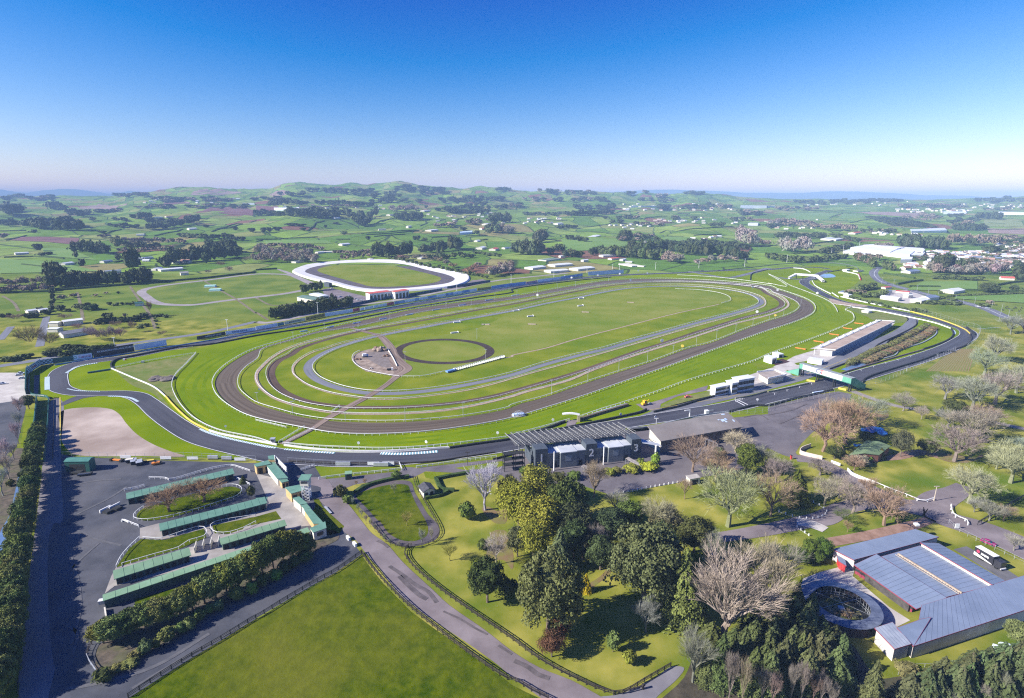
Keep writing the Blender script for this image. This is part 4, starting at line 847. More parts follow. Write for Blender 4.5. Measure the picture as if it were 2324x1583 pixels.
for x,y,h_,w_ in ((1260,1640,290,230),(1400,1660,320,260),(1520,1640,280,240),(1640,1600,330,240),(1760,1560,330,240),(1890,1480,340,250),(1950,1620,300,250),(2050,1500,330,250),(2170,1440,260,230),(2290,1420,250,230),(2250,1600,300,250),(2130,1660,280,240),(1330,1600,250,220),(1700,1640,330,250),(1820,1400,280,220),(1960,1400,300,230),(2100,1320,260,220),(2220,1300,240,220),(2300,1560,330,250)):
 w_ *= 1.35
 T('l %d,%d,%d,%d' % (x,y,h_,w_),'spruce' if x % 4 else 'conifer',(.085,.110,.050),'conifer_tree','dark shaggy conifer in the wood beyond the barn lawn',group='conifers of the wood beyond the barn lawn')
for x,y,h_,w_ in ((1900,1650,210,150),(1600,1660,180,150),(2090,1640,300,130)):T('l %d,%d,%d,%d' % (x,y,h_,w_),'bareup',GRB,'bare_tree','leafless tree among the conifers beyond the barn lawn',group='leafless trees beyond the barn lawn')
T('l 1260,1370,60,200','bush',(.16,.17,.06),'shrub','pale pampas shrub along the barn lawn edge','shrub')
rc=random.Random(8)
for i in range(26):
 x,y=rc.uniform(-60,620),rc.uniform(850,1500);T('l %d,%d,%d,%d' % (x,y,rc.uniform(230,330),rc.uniform(230,310)),'spruce',(.10,.12,.045),'conifer_tree','shaggy dark green conifer in the wood beside the horse walker',group='conifers of the wood beside the horse walker')
for i in range(20):
 x=rc.uniform(1300,2400);y=rc.uniform(1480,1660)-max(0,x-1850)*.3;T('l %d,%d,%d,%d' % (x,y,rc.uniform(280,380),rc.uniform(260,350)),'spruce',(.085,.11,.045),'conifer_tree','dark shaggy conifer in the wood beyond the barn lawn',group='conifers of the wood beyond the barn lawn')
# ---- left hedge along the service road
hp=smooth([p[:2] for p in C('e 365,760 345,900 325,1040 300,1200 290,1340 265,1480 i 240,0 225,100 205,230 190,360 175,480 160,600 150,720 140,850 125,980 105,1100 85,1230 60,1350 30,1480 0,1580')],False,3)
for i,(u,v) in enumerate(hp):
 f=i/len(hp);p=G(u,v+4);plant('broad',p,10.3+rt.uniform(-2.4,1.4),7.6+rt.uniform(-1.3,1.3),((.125,.165,.040),(.085,.125,.035),(.15,.17,.05),(.07,.11,.03))[rt.randrange(4)],'hedge_tree','tall green shelter tree in the hedge beside the service road','tree','shelter hedge trees beside the service road')
 if i % 2 == 0 and f > .45:
  p=G(u-24,v+8);plant('broad',p,7.8,7.2,(.11,.15,.04),'hedge_tree','tall green shelter tree in the hedge beside the service road','tree','shelter hedge trees beside the service road')
for q in ('e 265,545,130,110',):T(q,'broad',DKG,'evergreen_tree','dark tree at the depot wall corner')
for x,y,h_,w_ in ((190,620,200,90),(185,760,210,90),(170,860,210,90),(60,1060,260,140),(90,1200,280,130),(30,1330,290,130),(130,1000,160,90),(0,1180,240,110)):
 T('e %d,%d,%d,%d' % (x,y,h_,w_),'bareup',(.5,.45,.43),'bare_tree','grey bare tree lining the depot and stream',group='bare trees lining the stream')
T('e 100,1240,60,60','bush',DKG,'shrub','dark bush on the scrub bank of the stream','shrub');T('e 280,1030,70,70','bush',(.05,.05,.03),'shrub','blackish bush at the culvert of the stream','shrub')
# ---- stable hedge
sh=[(940,1090,190,190),(1030,1080,220,200),(1130,1040,210,200),(1230,990,220,200),(1330,960,220,200),(1440,930,230,200),(1540,890,220,200),(1640,850,230,200),(1750,790,240,200),(1860,730,240,200),(1960,690,240,200),(2060,640,260,210),(2170,590,270,220),(2280,540,270,220)]
for i,(x,y,h_,w_) in enumerate(sh):w_ *= 1.2;T('i %d,%d,%d,%d' % (x,y,h_,w_),'broad',((.155,.175,.030),(.100,.135,.032),(.15,.18,.055),(.075,.11,.03))[rt.randrange(4)],'hedge_tree','bushy evergreen in the thick hedge behind the stables','tree','thick evergreen hedge behind the stables')
for i,(x,y,h_,w_) in enumerate([(60,470,300,210),(160,420,300,210),(250,370,280,200),(340,330,260,200),(420,290,200,170),(480,280,140,130)]):T('j %d,%d,%d,%d' % (x,y,h_,w_),'broad',((.15,.17,.030),(.09,.125,.032))[rt.randrange(2)],'hedge_tree','bushy evergreen in the thick hedge behind the stables','tree','thick evergreen hedge behind the stables')
for q,c in (('i 940,1430,110,140',DKG),('i 1330,1175,120,100',(.09,.13,.05)),('i 1420,1130,80,70',MDG),('i 1530,1060,110,140',(.12,.16,.04)),('i 1650,990,85,80',(.12,.17,.05)),('i 1720,960,100,100',(.14,.18,.05)),('i 1810,880,100,100',MDG),('i 1900,810,70,90',LIME),('i 1985,790,100,90',(.10,.14,.06)),('i 2150,700,130,110',MDG),('i 2290,640,110,90',LIME),('j 60,560,110,110',MDG),('j 180,500,80,110',LIME),('j 265,440,100,100',DKG),('j 350,390,90,110',MDG),('j 440,340,90,120',MDG)):
 T(q,'bush',c,'shrub','rounded shrub in the loose row along the bitumen lane','shrub','rounded shrubs along the bitumen lane')
for q in ('i 1180,1290,50,130','i 1060,1330,40,100','i 1230,1215,60,90'):T(q,'bush',(.17,.16,.05),'grass_tussock','straw green tussock under the shrub row','plant','tussocks under the shrub row')
T('e 1540,1475,230,330','barewide',(.40,.27,.18),'bare_tree','brown round tree on the island nearer the yard');T('e 1850,1385,210,320','barewide',(.40,.27,.18),'bare_tree','brown round tree on the island nearer the offices')
T('e 2210,1215,75,75','conifer',DKG,'shrub','dark cone shrub at the end of the upper stable','shrub');T('f -40,1345,110,70','column',DKG,'shrub','dark column shrub in the stable court','shrub')
# drain garden planting
dg=smooth([p[:2] for p in C('d 1440,1365 1300,1440 1120,1540 h 960,15 880,60 800,100 740,130')],False,6)
for i,(u,v) in enumerate(dg):
 p=G(u,v+4);plant('bush',p,3.6,6,(.16,.17,.05) if i % 2 else (.12,.12,.05),'shrub','olive shrub of the planted bank beside the drain','shrub','olive shrubs along the drain')
dg=smooth([p[:2] for p in C('d 1500,1400 1440,1450 1330,1510 1210,1570 h 1100,30 980,80 880,130')],False,5)
for i,(u,v) in enumerate(dg):
 p=G(u,v);plant('bush',p,2.6,8,(.22,.16,.09) if i % 2 else (.17,.15,.07),'reed_clump','rusty reed clump on the outer bank of the drain','plant','rusty reed clumps along the drain')
# ================================================================ BUILDINGS
def corners(s,zs):
 pts=C(s);return [G(p[0],p[1],z) for p,z in zip(pts,zs)]
def rect(K):
 """square a picked quadrilateral up a little: average opposite sides into a parallelogram"""
 a,b,c,d=[Vector((k.x,k.y)) for k in K];m=(a+b+c+d)/4;e1=((b-a)+(c-d))/2;e2=((a-d)+(b-c))/2
 e2=e2-e1*(e1.dot(e2)/e1.length_squared)*.85
 return [m-e1/2+e2/2,m+e1/2+e2/2,m+e1/2-e2/2,m-e1/2-e2/2]     # back-left, back-right, front-right, front-left
def inset(K,d):
 m=sum(K,Vector((0,0)))/4;out=[]
 for i in range(4):
  k=K[i];p=(K[i-1]-k).normalized();n=(K[(i+1) % 4]-k).normalized();out.append(k+(p+n)*d)
 return out
def quadslab(mb,P,t):
 """P: 4 points with z (ccw from above: fl, fr, br, bl)"""
 mb.hexa([(p[0],p[1],p[2]-t) for p in P],[tuple(p) for p in P])
def building(name,label,s,zf,zb=None,ridge=None,wm=M_CREAM,rm=M_GRNROOF,cat='building',eave=.4,doors=0,dm=None,group=None,rz_axis='long',windows=0,wside=0,square=True,zbase=0,t=.22,extra=None,doorh=.72,rib=0,chimney=False):
 zb=zf if zb is None else zb;zm=(zf+zb)/2 if ridge is None else zf
 K=rect(corners(s,[zb,zb,zf,zf])) if square else [Vector((k.x,k.y)) for k in corners(s,[zb,zb,zf,zf])]
 bl,br,fr,fl=K;I=inset(K,eave);ibl,ibr,ifr,ifl=I
 parts=[];mb=MB();tf,tb=zf-t-.02,zb-t-.02
 mb.hexa([(ifl.x,ifl.y,zbase),(ifr.x,ifr.y,zbase),(ibr.x,ibr.y,zbase),(ibl.x,ibl.y,zbase)],[(ifl.x,ifl.y,tf),(ifr.x,ifr.y,tf),(ibr.x,ibr.y,tb),(ibl.x,ibl.y,tb)])
 ro=MB()
 if ridge is None:quadslab(ro,[(fl.x,fl.y,zf),(fr.x,fr.y,zf),(br.x,br.y,zb),(bl.x,bl.y,zb)],t)
 else:
  long_=(fr-fl).length >= (bl-fl).length
  if long_:
   ml=(fl+bl)/2;mr=(fr+br)/2;iml=(ifl+ibl)/2;imr=(ifr+ibr)/2
   quadslab(ro,[(fl.x,fl.y,zf),(fr.x,fr.y,zf),(mr.x,mr.y,ridge),(ml.x,ml.y,ridge)],t);quadslab(ro,[(ml.x,ml.y,ridge),(mr.x,mr.y,ridge),(br.x,br.y,zb),(bl.x,bl.y,zb)],t)
   for a,b_,c in ((ifl,iml,ibl),(ifr,imr,ibr)):mb.poly([(a.x,a.y,tf),(c.x,c.y,tb),(b_.x,b_.y,ridge-t-.02)])
  else:
   mf=(fl+fr)/2;mk=(bl+br)/2;imf=(ifl+ifr)/2;imk=(ibl+ibr)/2
   quadslab(ro,[(fl.x,fl.y,zf),(mf.x,mf.y,ridge),(mk.x,mk.y,ridge),(bl.x,bl.y,zb)],t);quadslab(ro,[(mf.x,mf.y,ridge),(fr.x,fr.y,zf),(br.x,br.y,zb),(mk.x,mk.y,ridge)],t)
   for a,b_,c in ((ifl,imf,ifr),(ibl,imk,ibr)):mb.poly([(a.x,a.y,tf),(c.x,c.y,tf),(b_.x,b_.y,ridge-t-.02)])
 w_=mb.build('wall',wm);r_=ro.build('roof',rm);parts += [w_,r_]
 if rib:
  q=MB();n=int((fr-fl).length/rib)
  for i in range(1,n):
   a=fl+(fr-fl)*i/n;b_=bl+(br-bl)*i/n
   if ridge is None:q.bar((a.x,a.y,zf+.03),(b_.x,b_.y,zb+.03),.09,.06)
  q.build('roof_ribs',rm,r_)
 if doors:
  hgt=(zf-zbase)*doorh;d=(ifr-ifl);n=Vector((d.y,-d.x)).normalized()
  for i in range(doors):
   a=ifl+d*((i+.18)/doors)+n*.03;b_=ifl+d*((i+.82)/doors)+n*.03;q=MB()
   q.hexa([(a.x,a.y,zbase+.02),(b_.x,b_.y,zbase+.02),(b_.x-n.x*.08,b_.y-n.y*.08,zbase+.02),(a.x-n.x*.08,a.y-n.y*.08,zbase+.02)],[(a.x,a.y,zbase+hgt),(b_.x,b_.y,zbase+hgt),(b_.x-n.x*.08,b_.y-n.y*.08,zbase+hgt),(a.x-n.x*.08,a.y-n.y*.08,zbase+hgt)])
   parts.append(q.build('door',dm or M_BLACK))  # black panels; on the stables they paint the shade of open stalls
 if windows:
  for (P0,P1) in ((ifl,ifr),) if not wside else ((ifl,ifr),(ibl,ifl)):
   d=(P1-P0);n=Vector((d.y,-d.x)).normalized();nn=windows if P0 is ifl else max(1,windows//2)
   for i in range(nn):
    a=P0+d*((i+.25)/nn)+n*.03;b_=P0+d*((i+.75)/nn)+n*.03;q=MB();z0=zbase+(zf-zbase)*.38;z1=zbase+(zf-zbase)*.78
    q.hexa([(a.x,a.y,z0),(b_.x,b_.y,z0),(b_.x-n.x*.08,b_.y-n.y*.08,z0),(a.x-n.x*.08,a.y-n.y*.08,z0)],[(a.x,a.y,z1),(b_.x,b_.y,z1),(b_.x-n.x*.08,b_.y-n.y*.08,z1),(a.x-n.x*.08,a.y-n.y*.08,z1)])
    parts.append(q.build('window',M_GLASS))
 if extra:parts += extra(K,I)
 return put(name,label,cat,parts,group)
# ---- stables
DT=mat('stable front boards',(.05,.09,.075),(.09,.14,.12),.6)
building('stable_block','long green roofed stable beside the two brown round trees','e 1140,1308 2108,1083 2132,1130 1150,1362',2.9,3.5,None,DT,M_GRNROOF2,'stable',.5,16,M_BLACK,'green roofed stable blocks',rib=2.5)
building('stable_block','green roofed stable between the tree island and the lawns','i 1438,-5 2396,-235 2430,-195 1455,75',2.9,3.6,None,DT,M_GRNROOF2,'stable',.5,15,M_BLACK,'green roofed stable blocks',rib=2.5)
building('stable_block','shorter green roofed stable above the walkway gates','i 1985,140 2575,-35 2610,15 2010,192',2.7,3.5,None,DT,M_GRNROOF,'stable',.5,9,M_BLACK,'green roofed stable blocks',rib=2.5)
building('stable_block','green roofed stable below the curved lawn','i 1020,430 1712,216 1737,285 1037,505',2.7,3.6,None,DT,M_GRNROOF,'stable',.5,11,M_BLACK,'green roofed stable blocks',rib=2.5)
building('stable_block','longest green roofed stable, backing onto the thick hedge','i 928,648 2800,30 2806,78 935,702',3.0,3.0,None,DT,M_GRNROOF,'stable',.3,0,M_BLACK,'green roofed stable blocks',rib=3)
# walls between the stalls
for q in ('i 1780,200,60','i 1850,180,60','i 1920,165,60','i 1990,145,60'):
 u=C(q)[0];p=G(u[0],u[1]+10);b=MB();b.box(-.12,.12,-2.2,2.2,0,2.3);o=b.build('stall_wall',M_CREAM,loc=p,rz=.35);tag(o,'white dividing wall of an open stall between two stables','wall','stall dividing walls')
# ---- office row along the court
OW=mat('ochre weatherboard',(.45,.30,.13),(.52,.37,.18),.6)
for s,zf,zb,l,wm in (('f -20,1045 110,1008 140,1040 0,1068',4,4,'low green roofed office with a curved ochre front',OW),('f 108,970 165,962 170,1000 115,1000',5,5,'small square green roofed hut on the ochre walls',OW),
 ('f 82,1040 165,1025 292,1168 192,1176',3.6,3.6,'long green roofed office behind the big white screen',M_CREAM),('f 205,1182 268,1166 298,1196 232,1212',3,3,'small green roofed ochre hut under the screen',OW),
 ('f 262,1255 415,1226 445,1275 318,1312',4.2,4.2,'square green roofed office next to the lattice tower',OW),('f 332,1352 392,1336 468,1400 400,1412',3.6,3.6,'green roofed office behind the lattice tower',M_CREAM),
 ('f 408,1418 462,1405 495,1440 440,1456',3.4,3.4,'green roofed link between two court offices',M_CREAM),('f 435,1458 493,1443 618,1583 520,1583',3.4,3.4,'long green roofed stable office at the court corner',OW),
 ('j 488,42 628,-20 640,40 520,82',3.6,3.6,'pale walled green roofed office at the hedge end',M_CREAM)):
 building('office',l,s,zf,zb,None,wm,M_GRNROOF2,'building',.15,2 if wm is OW else 0,M_BLACK,'green roofed court offices',square=False,windows=0 if wm is OW else 1)
building('pavilion','small green roofed shelter in the stable court','f -10,1350 92,1345 108,1385 -5,1400',2.9,3.3,None,M_CREAM,M_GRNROOF2,'building',.3,3)
building('kiosk','little dark green kiosk on the lawn by the circuit fence','f 802,1108 868,1103 874,1130 808,1137',3.0,3.2,None,M_GREENW,M_GRNROOF,'kiosk',.15,1)
building('clubhouse','dark roofed hut inside the clipped hedges','f 1480,1245 1585,1205 1630,1280 1500,1300',3.2,3.2,4.4,M_CREAM,mat('dark tile roof',(.045,.045,.055),(.085,.085,.10),1.),'building',.5,2,windows=2)
def shed_extra(K,I):
 return []
building('storage_shed','dark green metal shed with a side opening on the yard edge','e 612,982 862,978 800,1020 600,1022',5.2,5.2,5.9,M_GREENW,mat('teal roof',(.05,.17,.15),(.07,.21,.18),.4),'shed',.15,1)
# big screen seen from behind, with its props
def screen():
 a=G(*C('f 180,1045')[0]);b_=G(*C('f 288,1158')[0]);a0=Vector((a.x,a.y));b0=Vector((b_.x,b_.y));d=(b0-a0);L=d.length;d.normalize();n=Vector((d.y,-d.x))
 parts=[];N=6;z0,z1=1.0,HT(a,20.5)
 for i in range(N):
  p=a0+d*(L*i/N+.1);q=a0+d*(L*(i+1)/N-.1);m=MB();m.hexa([(p.x,p.y,z0),(q.x,q.y,z0),(q.x+n.x*.3,q.y+n.y*.3,z0),(p.x+n.x*.3,p.y+n.y*.3,z0)][::-1],[(p.x,p.y,z1),(q.x,q.y,z1),(q.x+n.x*.3,q.y+n.y*.3,z1),(p.x+n.x*.3,p.y+n.y*.3,z1)][::-1])
  parts.append(m.build('panel',M_WHITE))
 for i in range(N+1):
  p=a0+d*(L*i/N);m=MB();m.cyl((p.x,p.y,0),(p.x,p.y,z1),.14,.14,6);m.bar((p.x+n.x*3,p.y+n.y*3,0),(p.x,p.y,z1*.8),.14);parts.append(m.build('post',M_STEEL))
 put('screen','big white panelled screen standing at the circuit edge behind the offices','screen',parts)
screen()
def tower():
 p=G(*C('f 465,1362')[0]);parts=[];h=HT(p,33);w_=1.4
 m=MB()
 for sx in (-w_,w_):
  for sy in (-w_,w_):m.bar((p.x+sx,p.y+sy,0),(p.x+sx,p.y+sy,h),.16)
 N=5
 for k in range(N):
  z0,z1=h*k/N,h*(k+1)/N
  for (x0,y0,x1,y1) in ((-w_,-w_,w_,-w_),(w_,-w_,w_,w_),(w_,w_,-w_,w_),(-w_,w_,-w_,-w_)):
   m.bar((p.x+x0,p.y+y0,z1),(p.x+x1,p.y+y1,z1),.1);m.bar((p.x+x0,p.y+y0,z0),(p.x+x1,p.y+y1,z1),.09);m.bar((p.x+x1,p.y+y1,z0),(p.x+x0,p.y+y0,z1),.09)
 parts.append(m.build('lattice',M_WHITE))
 m=MB();m.box(p.x-1.7,p.x+1.7,p.y-1.7,p.y+1.7,h,h+2.8);parts.append(m.build('cabin',M_CREAM))
 m=MB();m.box(p.x-1.4,p.x+1.4,p.y-1.74,p.y-1.7,h+1.1,h+2.1);parts.append(m.build('window',M_GLASS))
 m=MB();m.hexa([(p.x-2.2,p.y-2.2,h+2.82),(p.x+2.2,p.y-2.2,h+2.82),(p.x+2.2,p.y+2.2,h+3.2),(p.x-2.2,p.y+2.2,h+3.2)],[(p.x-2.2,p.y-2.2,h+3.0),(p.x+2.2,p.y-2.2,h+3.0),(p.x+2.2,p.y+2.2,h+3.4),(p.x-2.2,p.y+2.2,h+3.4)]);parts.append(m.build('roof',M_GRNROOF2))
 put('judges_tower','lattice tower with a green roofed cabin beside the court offices','tower',parts)
tower()
# ---- lettering helper
def lettering(txt,size,m,parent=None,name='lettering',ext=.02,font_scale=1.0):
 cu=bpy.data.curves.new('t','FONT');cu.body=txt;cu.size=size;cu.extrude=ext;cu.align_x='CENTER';cu.align_y='CENTER';cu.offset=size*.012
 o=bpy.data.objects.new('t',cu);COL.objects.link(o);bpy.context.view_layer.update()
 me=bpy.data.meshes.new_from_object(o,depsgraph=bpy.context.evaluated_depsgraph_get());bpy.data.objects.remove(o);bpy.data.curves.remove(cu)
 me.materials.clear();me.materials.append(m)
 return me
# ---- main stand with the bays marked 1, 2, 3
DG=mat('charcoal cladding',(.060,.075,.095),(.085,.10,.12),.5,rough=.6)
MG=mat('slate grey cladding',(.15,.17,.19),(.20,.22,.24),.4,rough=.6)
LG=mat('pale grey flat roof',(.42,.44,.47),(.54,.56,.59),.15,rough=.6)
def stand():
 A=G(*C('g 205,1092')[0]);B=G(*C('g 1155,985')[0])        # ground line of the park side
 a=Vector((A.x,A.y));b=Vector((B.x,B.y));d=(b-a);L=d.length;d.normalize();n=Vector((-d.y,d.x))   # n points to the circuit
 rz=math.atan2(d.y,d.x);root=empty('grandstand',(a.x,a.y,0),rz);tag(root,'grandstand with dark towers numbered 1, 2 and 3 and a lattice canopy','grandstand')
 def bx(name,m,x0,x1,y0,y1,z0,z1,parent=root):q=MB();q.box(x0,x1,y0,y1,z0,z1);return q.build(name,m,parent)
 S=L/950.   # metres per enlargement pixel along the facade
 HTW=HT(A,45)
 for i,(x0,x1,t) in enumerate(((0,108,'1'),(445,545,'2'),(862,950,'3'))):
  tw=bx('tower',DG,x0*S,x1*S,-1.0,6,0,HTW);tw['label']='dark tower marked '+t
  o=link('number',lettering(t,5.2,M_WHITE),tw);o.location=((x0+x1)/2*S,-1.06,HTW-4.6);o.rotation_euler=(R(90),0,0)
 for x0,x1 in ((108,445),(545,862)):
  w_=x1-x0;zr=HTW-1.6
  q=MB();q.box(x0*S,(x0+w_*.32)*S,.3,8,0,zr-1.6);q.box((x0+w_*.32)*S,(x0+w_*.75)*S,-1.6,8,0,zr-1.2);q.box((x0+w_*.75)*S,x1*S,-.6,8,0,zr-1.4);q.build('bay_wall',MG,root)
  q=MB();q.box(x0*S+.1,(x0+w_*.32)*S,0,10,zr-1.58,zr-1.2);q.box((x0+w_*.32)*S,(x0+w_*.75)*S,-1.9,10,zr-1.18,zr-.8);q.box((x0+w_*.75)*S,x1*S-.1,-.9,10,zr-1.38,zr-1.0);q.build('bay_roof',LG,root)
  bx('door',M_BLACK,(x0+w_*.15)*S,(x0+w_*.26)*S,.24,.3,0,2.6);bx('door',M_BLACK,(x0+w_*.82)*S,(x0+w_*.92)*S,-.66,-.6,0,2.6)
  # diamond emblem on the middle bay
  cx=(x0+w_*.53)*S;cz=4.6;q=MB();q.hexa([(cx-1.4,-1.64,cz-1.4),(cx+1.4,-1.64,cz-1.4),(cx+1.4,-1.6,cz-1.4),(cx-1.4,-1.6,cz-1.4)],[(cx-1.4,-1.64,cz+1.4),(cx+1.4,-1.64,cz+1.4),(cx+1.4,-1.6,cz+1.4),(cx-1.4,-1.6,cz+1.4)]);q.build('emblem',mat('grey mural',(.22,.25,.28),(.32,.35,.38),.6),root)
 # tiers towards the circuit
 q=MB()
 for k in range(9):q.box(0,L,8+k*1.0,9+k*1.0,0,HTW-3.6-k*.95)
 q.build('seating_tier',mat('grey concrete terrace',(.20,.20,.21),(.28,.28,.29),.3),root)
 bx('end_wall',DG,-.5,-.05,3,16,0,HTW-2.5);bx('end_wall',DG,L+.05,L+.5,3,16,0,HTW-2.5)
 # canopy: raking lattice of pale beams with dark slats
 C0=HTW-.2;q=MB();N=20;depth=20.;x_off=-6
 for i in range(N+1):
  x=-8+(L+6)*i/N
  q.bar((x+2,5,C0+.2),(x-2,5+depth*.62,C0+1.8),.22,.35);q.bar((x+2,5,C0+1.5),(x-1,5+depth*.45,C0+1.6),.14,.14)
 for k in range(8):
  y=6+k*1.65;q.bar((-7,y,C0+.55+k*.17),(L-2,y,C0+.55+k*.17),.15,.15)
 q.build('canopy_frame',mat('pale canopy steel',(.20,.20,.20),(.27,.27,.27),.5,rough=.5),root)
 q=MB();q.hexa([(-7.5,5.6,C0-.35),(L-1.5,5.6,C0-.35),(L-4,17.5,C0+.85),(-9,17.5,C0+.85)],[(-7.5,5.6,C0-.2),(L-1.5,5.6,C0-.2),(L-4,17.5,C0+1.0),(-9,17.5,C0+1.0)]);q.build('canopy_roof',mat('dark canopy sheet',(.06,.06,.07),(.12,.12,.13),.9),root)
 for i in range(0,9):
  x=-4+(L-2)*i/8.;q=MB();q.bar((x,13,0),(x,13,C0+.5),.35);q.build('column',M_STEEL,root)
 # open stair at the end
 for k in range(3):
  s_=bx('stair',M_BLACK,-14,-4.5,1+k*.2,4+k*.2,2.6*(k+1),2.6*(k+1)+.25)
 for x in (-14,-9,-4.6):
  for y in (.8,4.2):q=MB();q.bar((x,y,0),(x,y,9),.25);q.build('stair_post',M_BLACK,root)
 q=MB();q.hexa([(L+.6,-1.5,8.0),(L+9,-4.5,6.8),(L+9,-1.5,6.9),(L+.6,4,8.3)],[(L+.6,-1.5,8.15),(L+9,-4.5,6.95),(L+9,-1.5,7.05),(L+.6,4,8.45)]);q.build('side_canopy',LG,root)
 q=MB();q.cyl((L+5,-6.3,0),(L+5,-6.3,8.6),.45,.45,10);q.build('pillar',M_WHITE,root)
 for x in (150*S,590*S):q=MB();q.cyl((x,-3.2,0),(x,-3.2,9.3),.28,.28,8);q.build('pillar',M_WHITE,root)
 return root,a,d,n,L
ST=stand()
def ramp(s0,s1,z0,label):
 p=G(*C(s0)[0],z0);q_=G(*C(s1)[0],.2);parts=[];a=Vector((p.x,p.y));b=Vector((q_.x,q_.y));d=(b-a).normalized();n=Vector((-d.y,d.x))*1.1;m=MB()
 m.hexa([(a.x-n.x,a.y-n.y,z0-.2),(b.x-n.x,b.y-n.y,2.1),(b.x+n.x,b.y+n.y,2.1),(a.x+n.x,a.y+n.y,z0-.2)],[(a.x-n.x,a.y-n.y,z0),(b.x-n.x,b.y-n.y,2.3),(b.x+n.x,b.y+n.y,2.3),(a.x+n.x,a.y+n.y,z0)]);parts.append(m.build('roof',mat('weathered grey deck',(.28,.25,.23),(.40,.36,.33),.8)))
 for k in range(4):
  for s_ in (-1,1):
   t=k/3.;c=a+(b-a)*t+n*s_*.9;z=z0-.2+(2.1-z0+.2)*t;m=MB();m.bar((c.x,c.y,0),(c.x,c.y,z),.16);parts.append(m.build('post',M_STEEL))
 put('covered_ramp',label,'ramp',parts)
ramp('g 1045,985','g 1180,1100',3.4,'covered walkway running down between yellow shrubs from the end tower');ramp('g 640,1055','g 730,1145',3.4,'covered walkway running down from the middle tower');ramp('g 1755,810','g 1860,890',4.6,'covered stair leaving the corrugated stand')
def oldstand():
 zf,zb=6.6,10.2
 K=corners('g 1218,695 1960,578 2102,702 1358,838',[zb,zb,zf,zf]);K=rect(K);bl,br,fr,fl=K
 parts=[];ro=MB();quadslab(ro,[(fl.x,fl.y,zf),(fr.x,fr.y,zf),(br.x,br.y,zb),(bl.x,bl.y,zb)],.35);ro_=ro.build('roof',mat('weathered grey corrugated roof',(.20,.18,.17),(.30,.27,.25),.12,c3=(.17,.14,.13),scale3=.06));parts.append(ro_)
 d=(fr-fl).normalized();e=(bl-fl).normalized();L=(fr-fl).length;Dp=(bl-fl).length
 for (u,v,w_,h_) in ((.80,.62,.020,.05),(.83,.50,.045,.14),(.86,.42,.02,.10),(.885,.56,.02,.12),(.955,.38,.015,.14),(.90,.90,.04,.06)):
  P=[fl+d*L*(u+a)+e*Dp*(v+b) for a,b in ((0,0),(w_,0),(w_,h_),(0,h_))]
  Z=[zf+(zb-zf)*(v+b)+.03 for b in (0,0,h_,h_)]
  m=MB();m.hexa([(p.x,p.y,z) for p,z in zip(P,Z)],[(p.x,p.y,z+.05) for p,z in zip(P,Z)]);m.build('skylight',M_PALEBLUE,ro_)
 I=inset(K,1.0);ibl,ibr,ifr,ifl=I;m=MB()
 m.hexa([(ifl.x,ifl.y,0),(ifr.x,ifr.y,0),(ifr.x+e.x*.4,ifr.y+e.y*.4,0),(ifl.x+e.x*.4,ifl.y+e.y*.4,0)],[(ifl.x,ifl.y,zf-.4),(ifr.x,ifr.y,zf-.4),(ifr.x+e.x*.4,ifr.y+e.y*.4,zf-.4),(ifl.x+e.x*.4,ifl.y+e.y*.4,zf-.4)]);parts.append(m.build('back_wall',mat('brown brick wall',(.15,.12,.11),(.24,.20,.18),.6)))
 for P0,P1 in ((ifl,ibl),(ifr,ibr)):
  g=d*.3;m=MB();m.hexa([(P0.x,P0.y,0),(P0.x+g.x,P0.y+g.y,0),(P1.x+g.x,P1.y+g.y,0),(P1.x,P1.y,0)],[(P0.x,P0.y,zf-.45),(P0.x+g.x,P0.y+g.y,zf-.45),(P1.x+g.x,P1.y+g.y,zb-.6),(P1.x,P1.y,zb-.6)]);parts.append(m.build('end_wall',M_CREAM if P0 is ifl else MATS['brown brick wall']))
 m=MB()
 for k in range(7):
  a=ifl+e*(Dp*.25+k*1.6)+d*.6;b=ifr+e*(Dp*.25+k*1.6)-d*.6;c=e*1.6;z=5.2-k*.7
  m.hexa([(a.x,a.y,0),(b.x,b.y,0),(b.x+c.x,b.y+c.y,0),(a.x+c.x,a.y+c.y,0)],[(a.x,a.y,z),(b.x,b.y,z),(b.x+c.x,b.y+c.y,z),(a.x+c.x,a.y+c.y,z)])
 parts.append(m.build('seating_tier',MATS['grey concrete terrace']))
 for i in range(10):
  a=ibl+(ibr-ibl)*i/9.;m=MB();m.bar((a.x,a.y,0),(a.x,a.y,zb-.5),.3);parts.append(m.build('column',M_STEEL))
 for i in range(9):
  t=(i+.3)/9.;a=ifl+(ifr-ifl)*t-e*.05;b=ifl+(ifr-ifl)*(t+.05)-e*.05;m=MB();m.hexa([(a.x,a.y,3.6),(b.x,b.y,3.6),(b.x+e.x*.1,b.y+e.y*.1,3.6),(a.x+e.x*.1,a.y+e.y*.1,3.6)],[(a.x,a.y,5.2),(b.x,b.y,5.2),(b.x+e.x*.1,b.y+e.y*.1,5.2),(a.x+e.x*.1,a.y+e.y*.1,5.2)]);parts.append(m.build('window',M_GLASS))
 put('grandstand','older stand with a sloping weathered corrugated roof and skylights','grandstand',parts)
oldstand()
building('ticket_hut','small pink grey hut with a white dome beside the bitumen','g 1580,1145 1690,1130 1700,1165 1610,1185',3.2,3.2,None,M_CREAM,mat('grey hut roof',(.36,.33,.30),(.45,.42,.39),.5),'hut',.25,1)
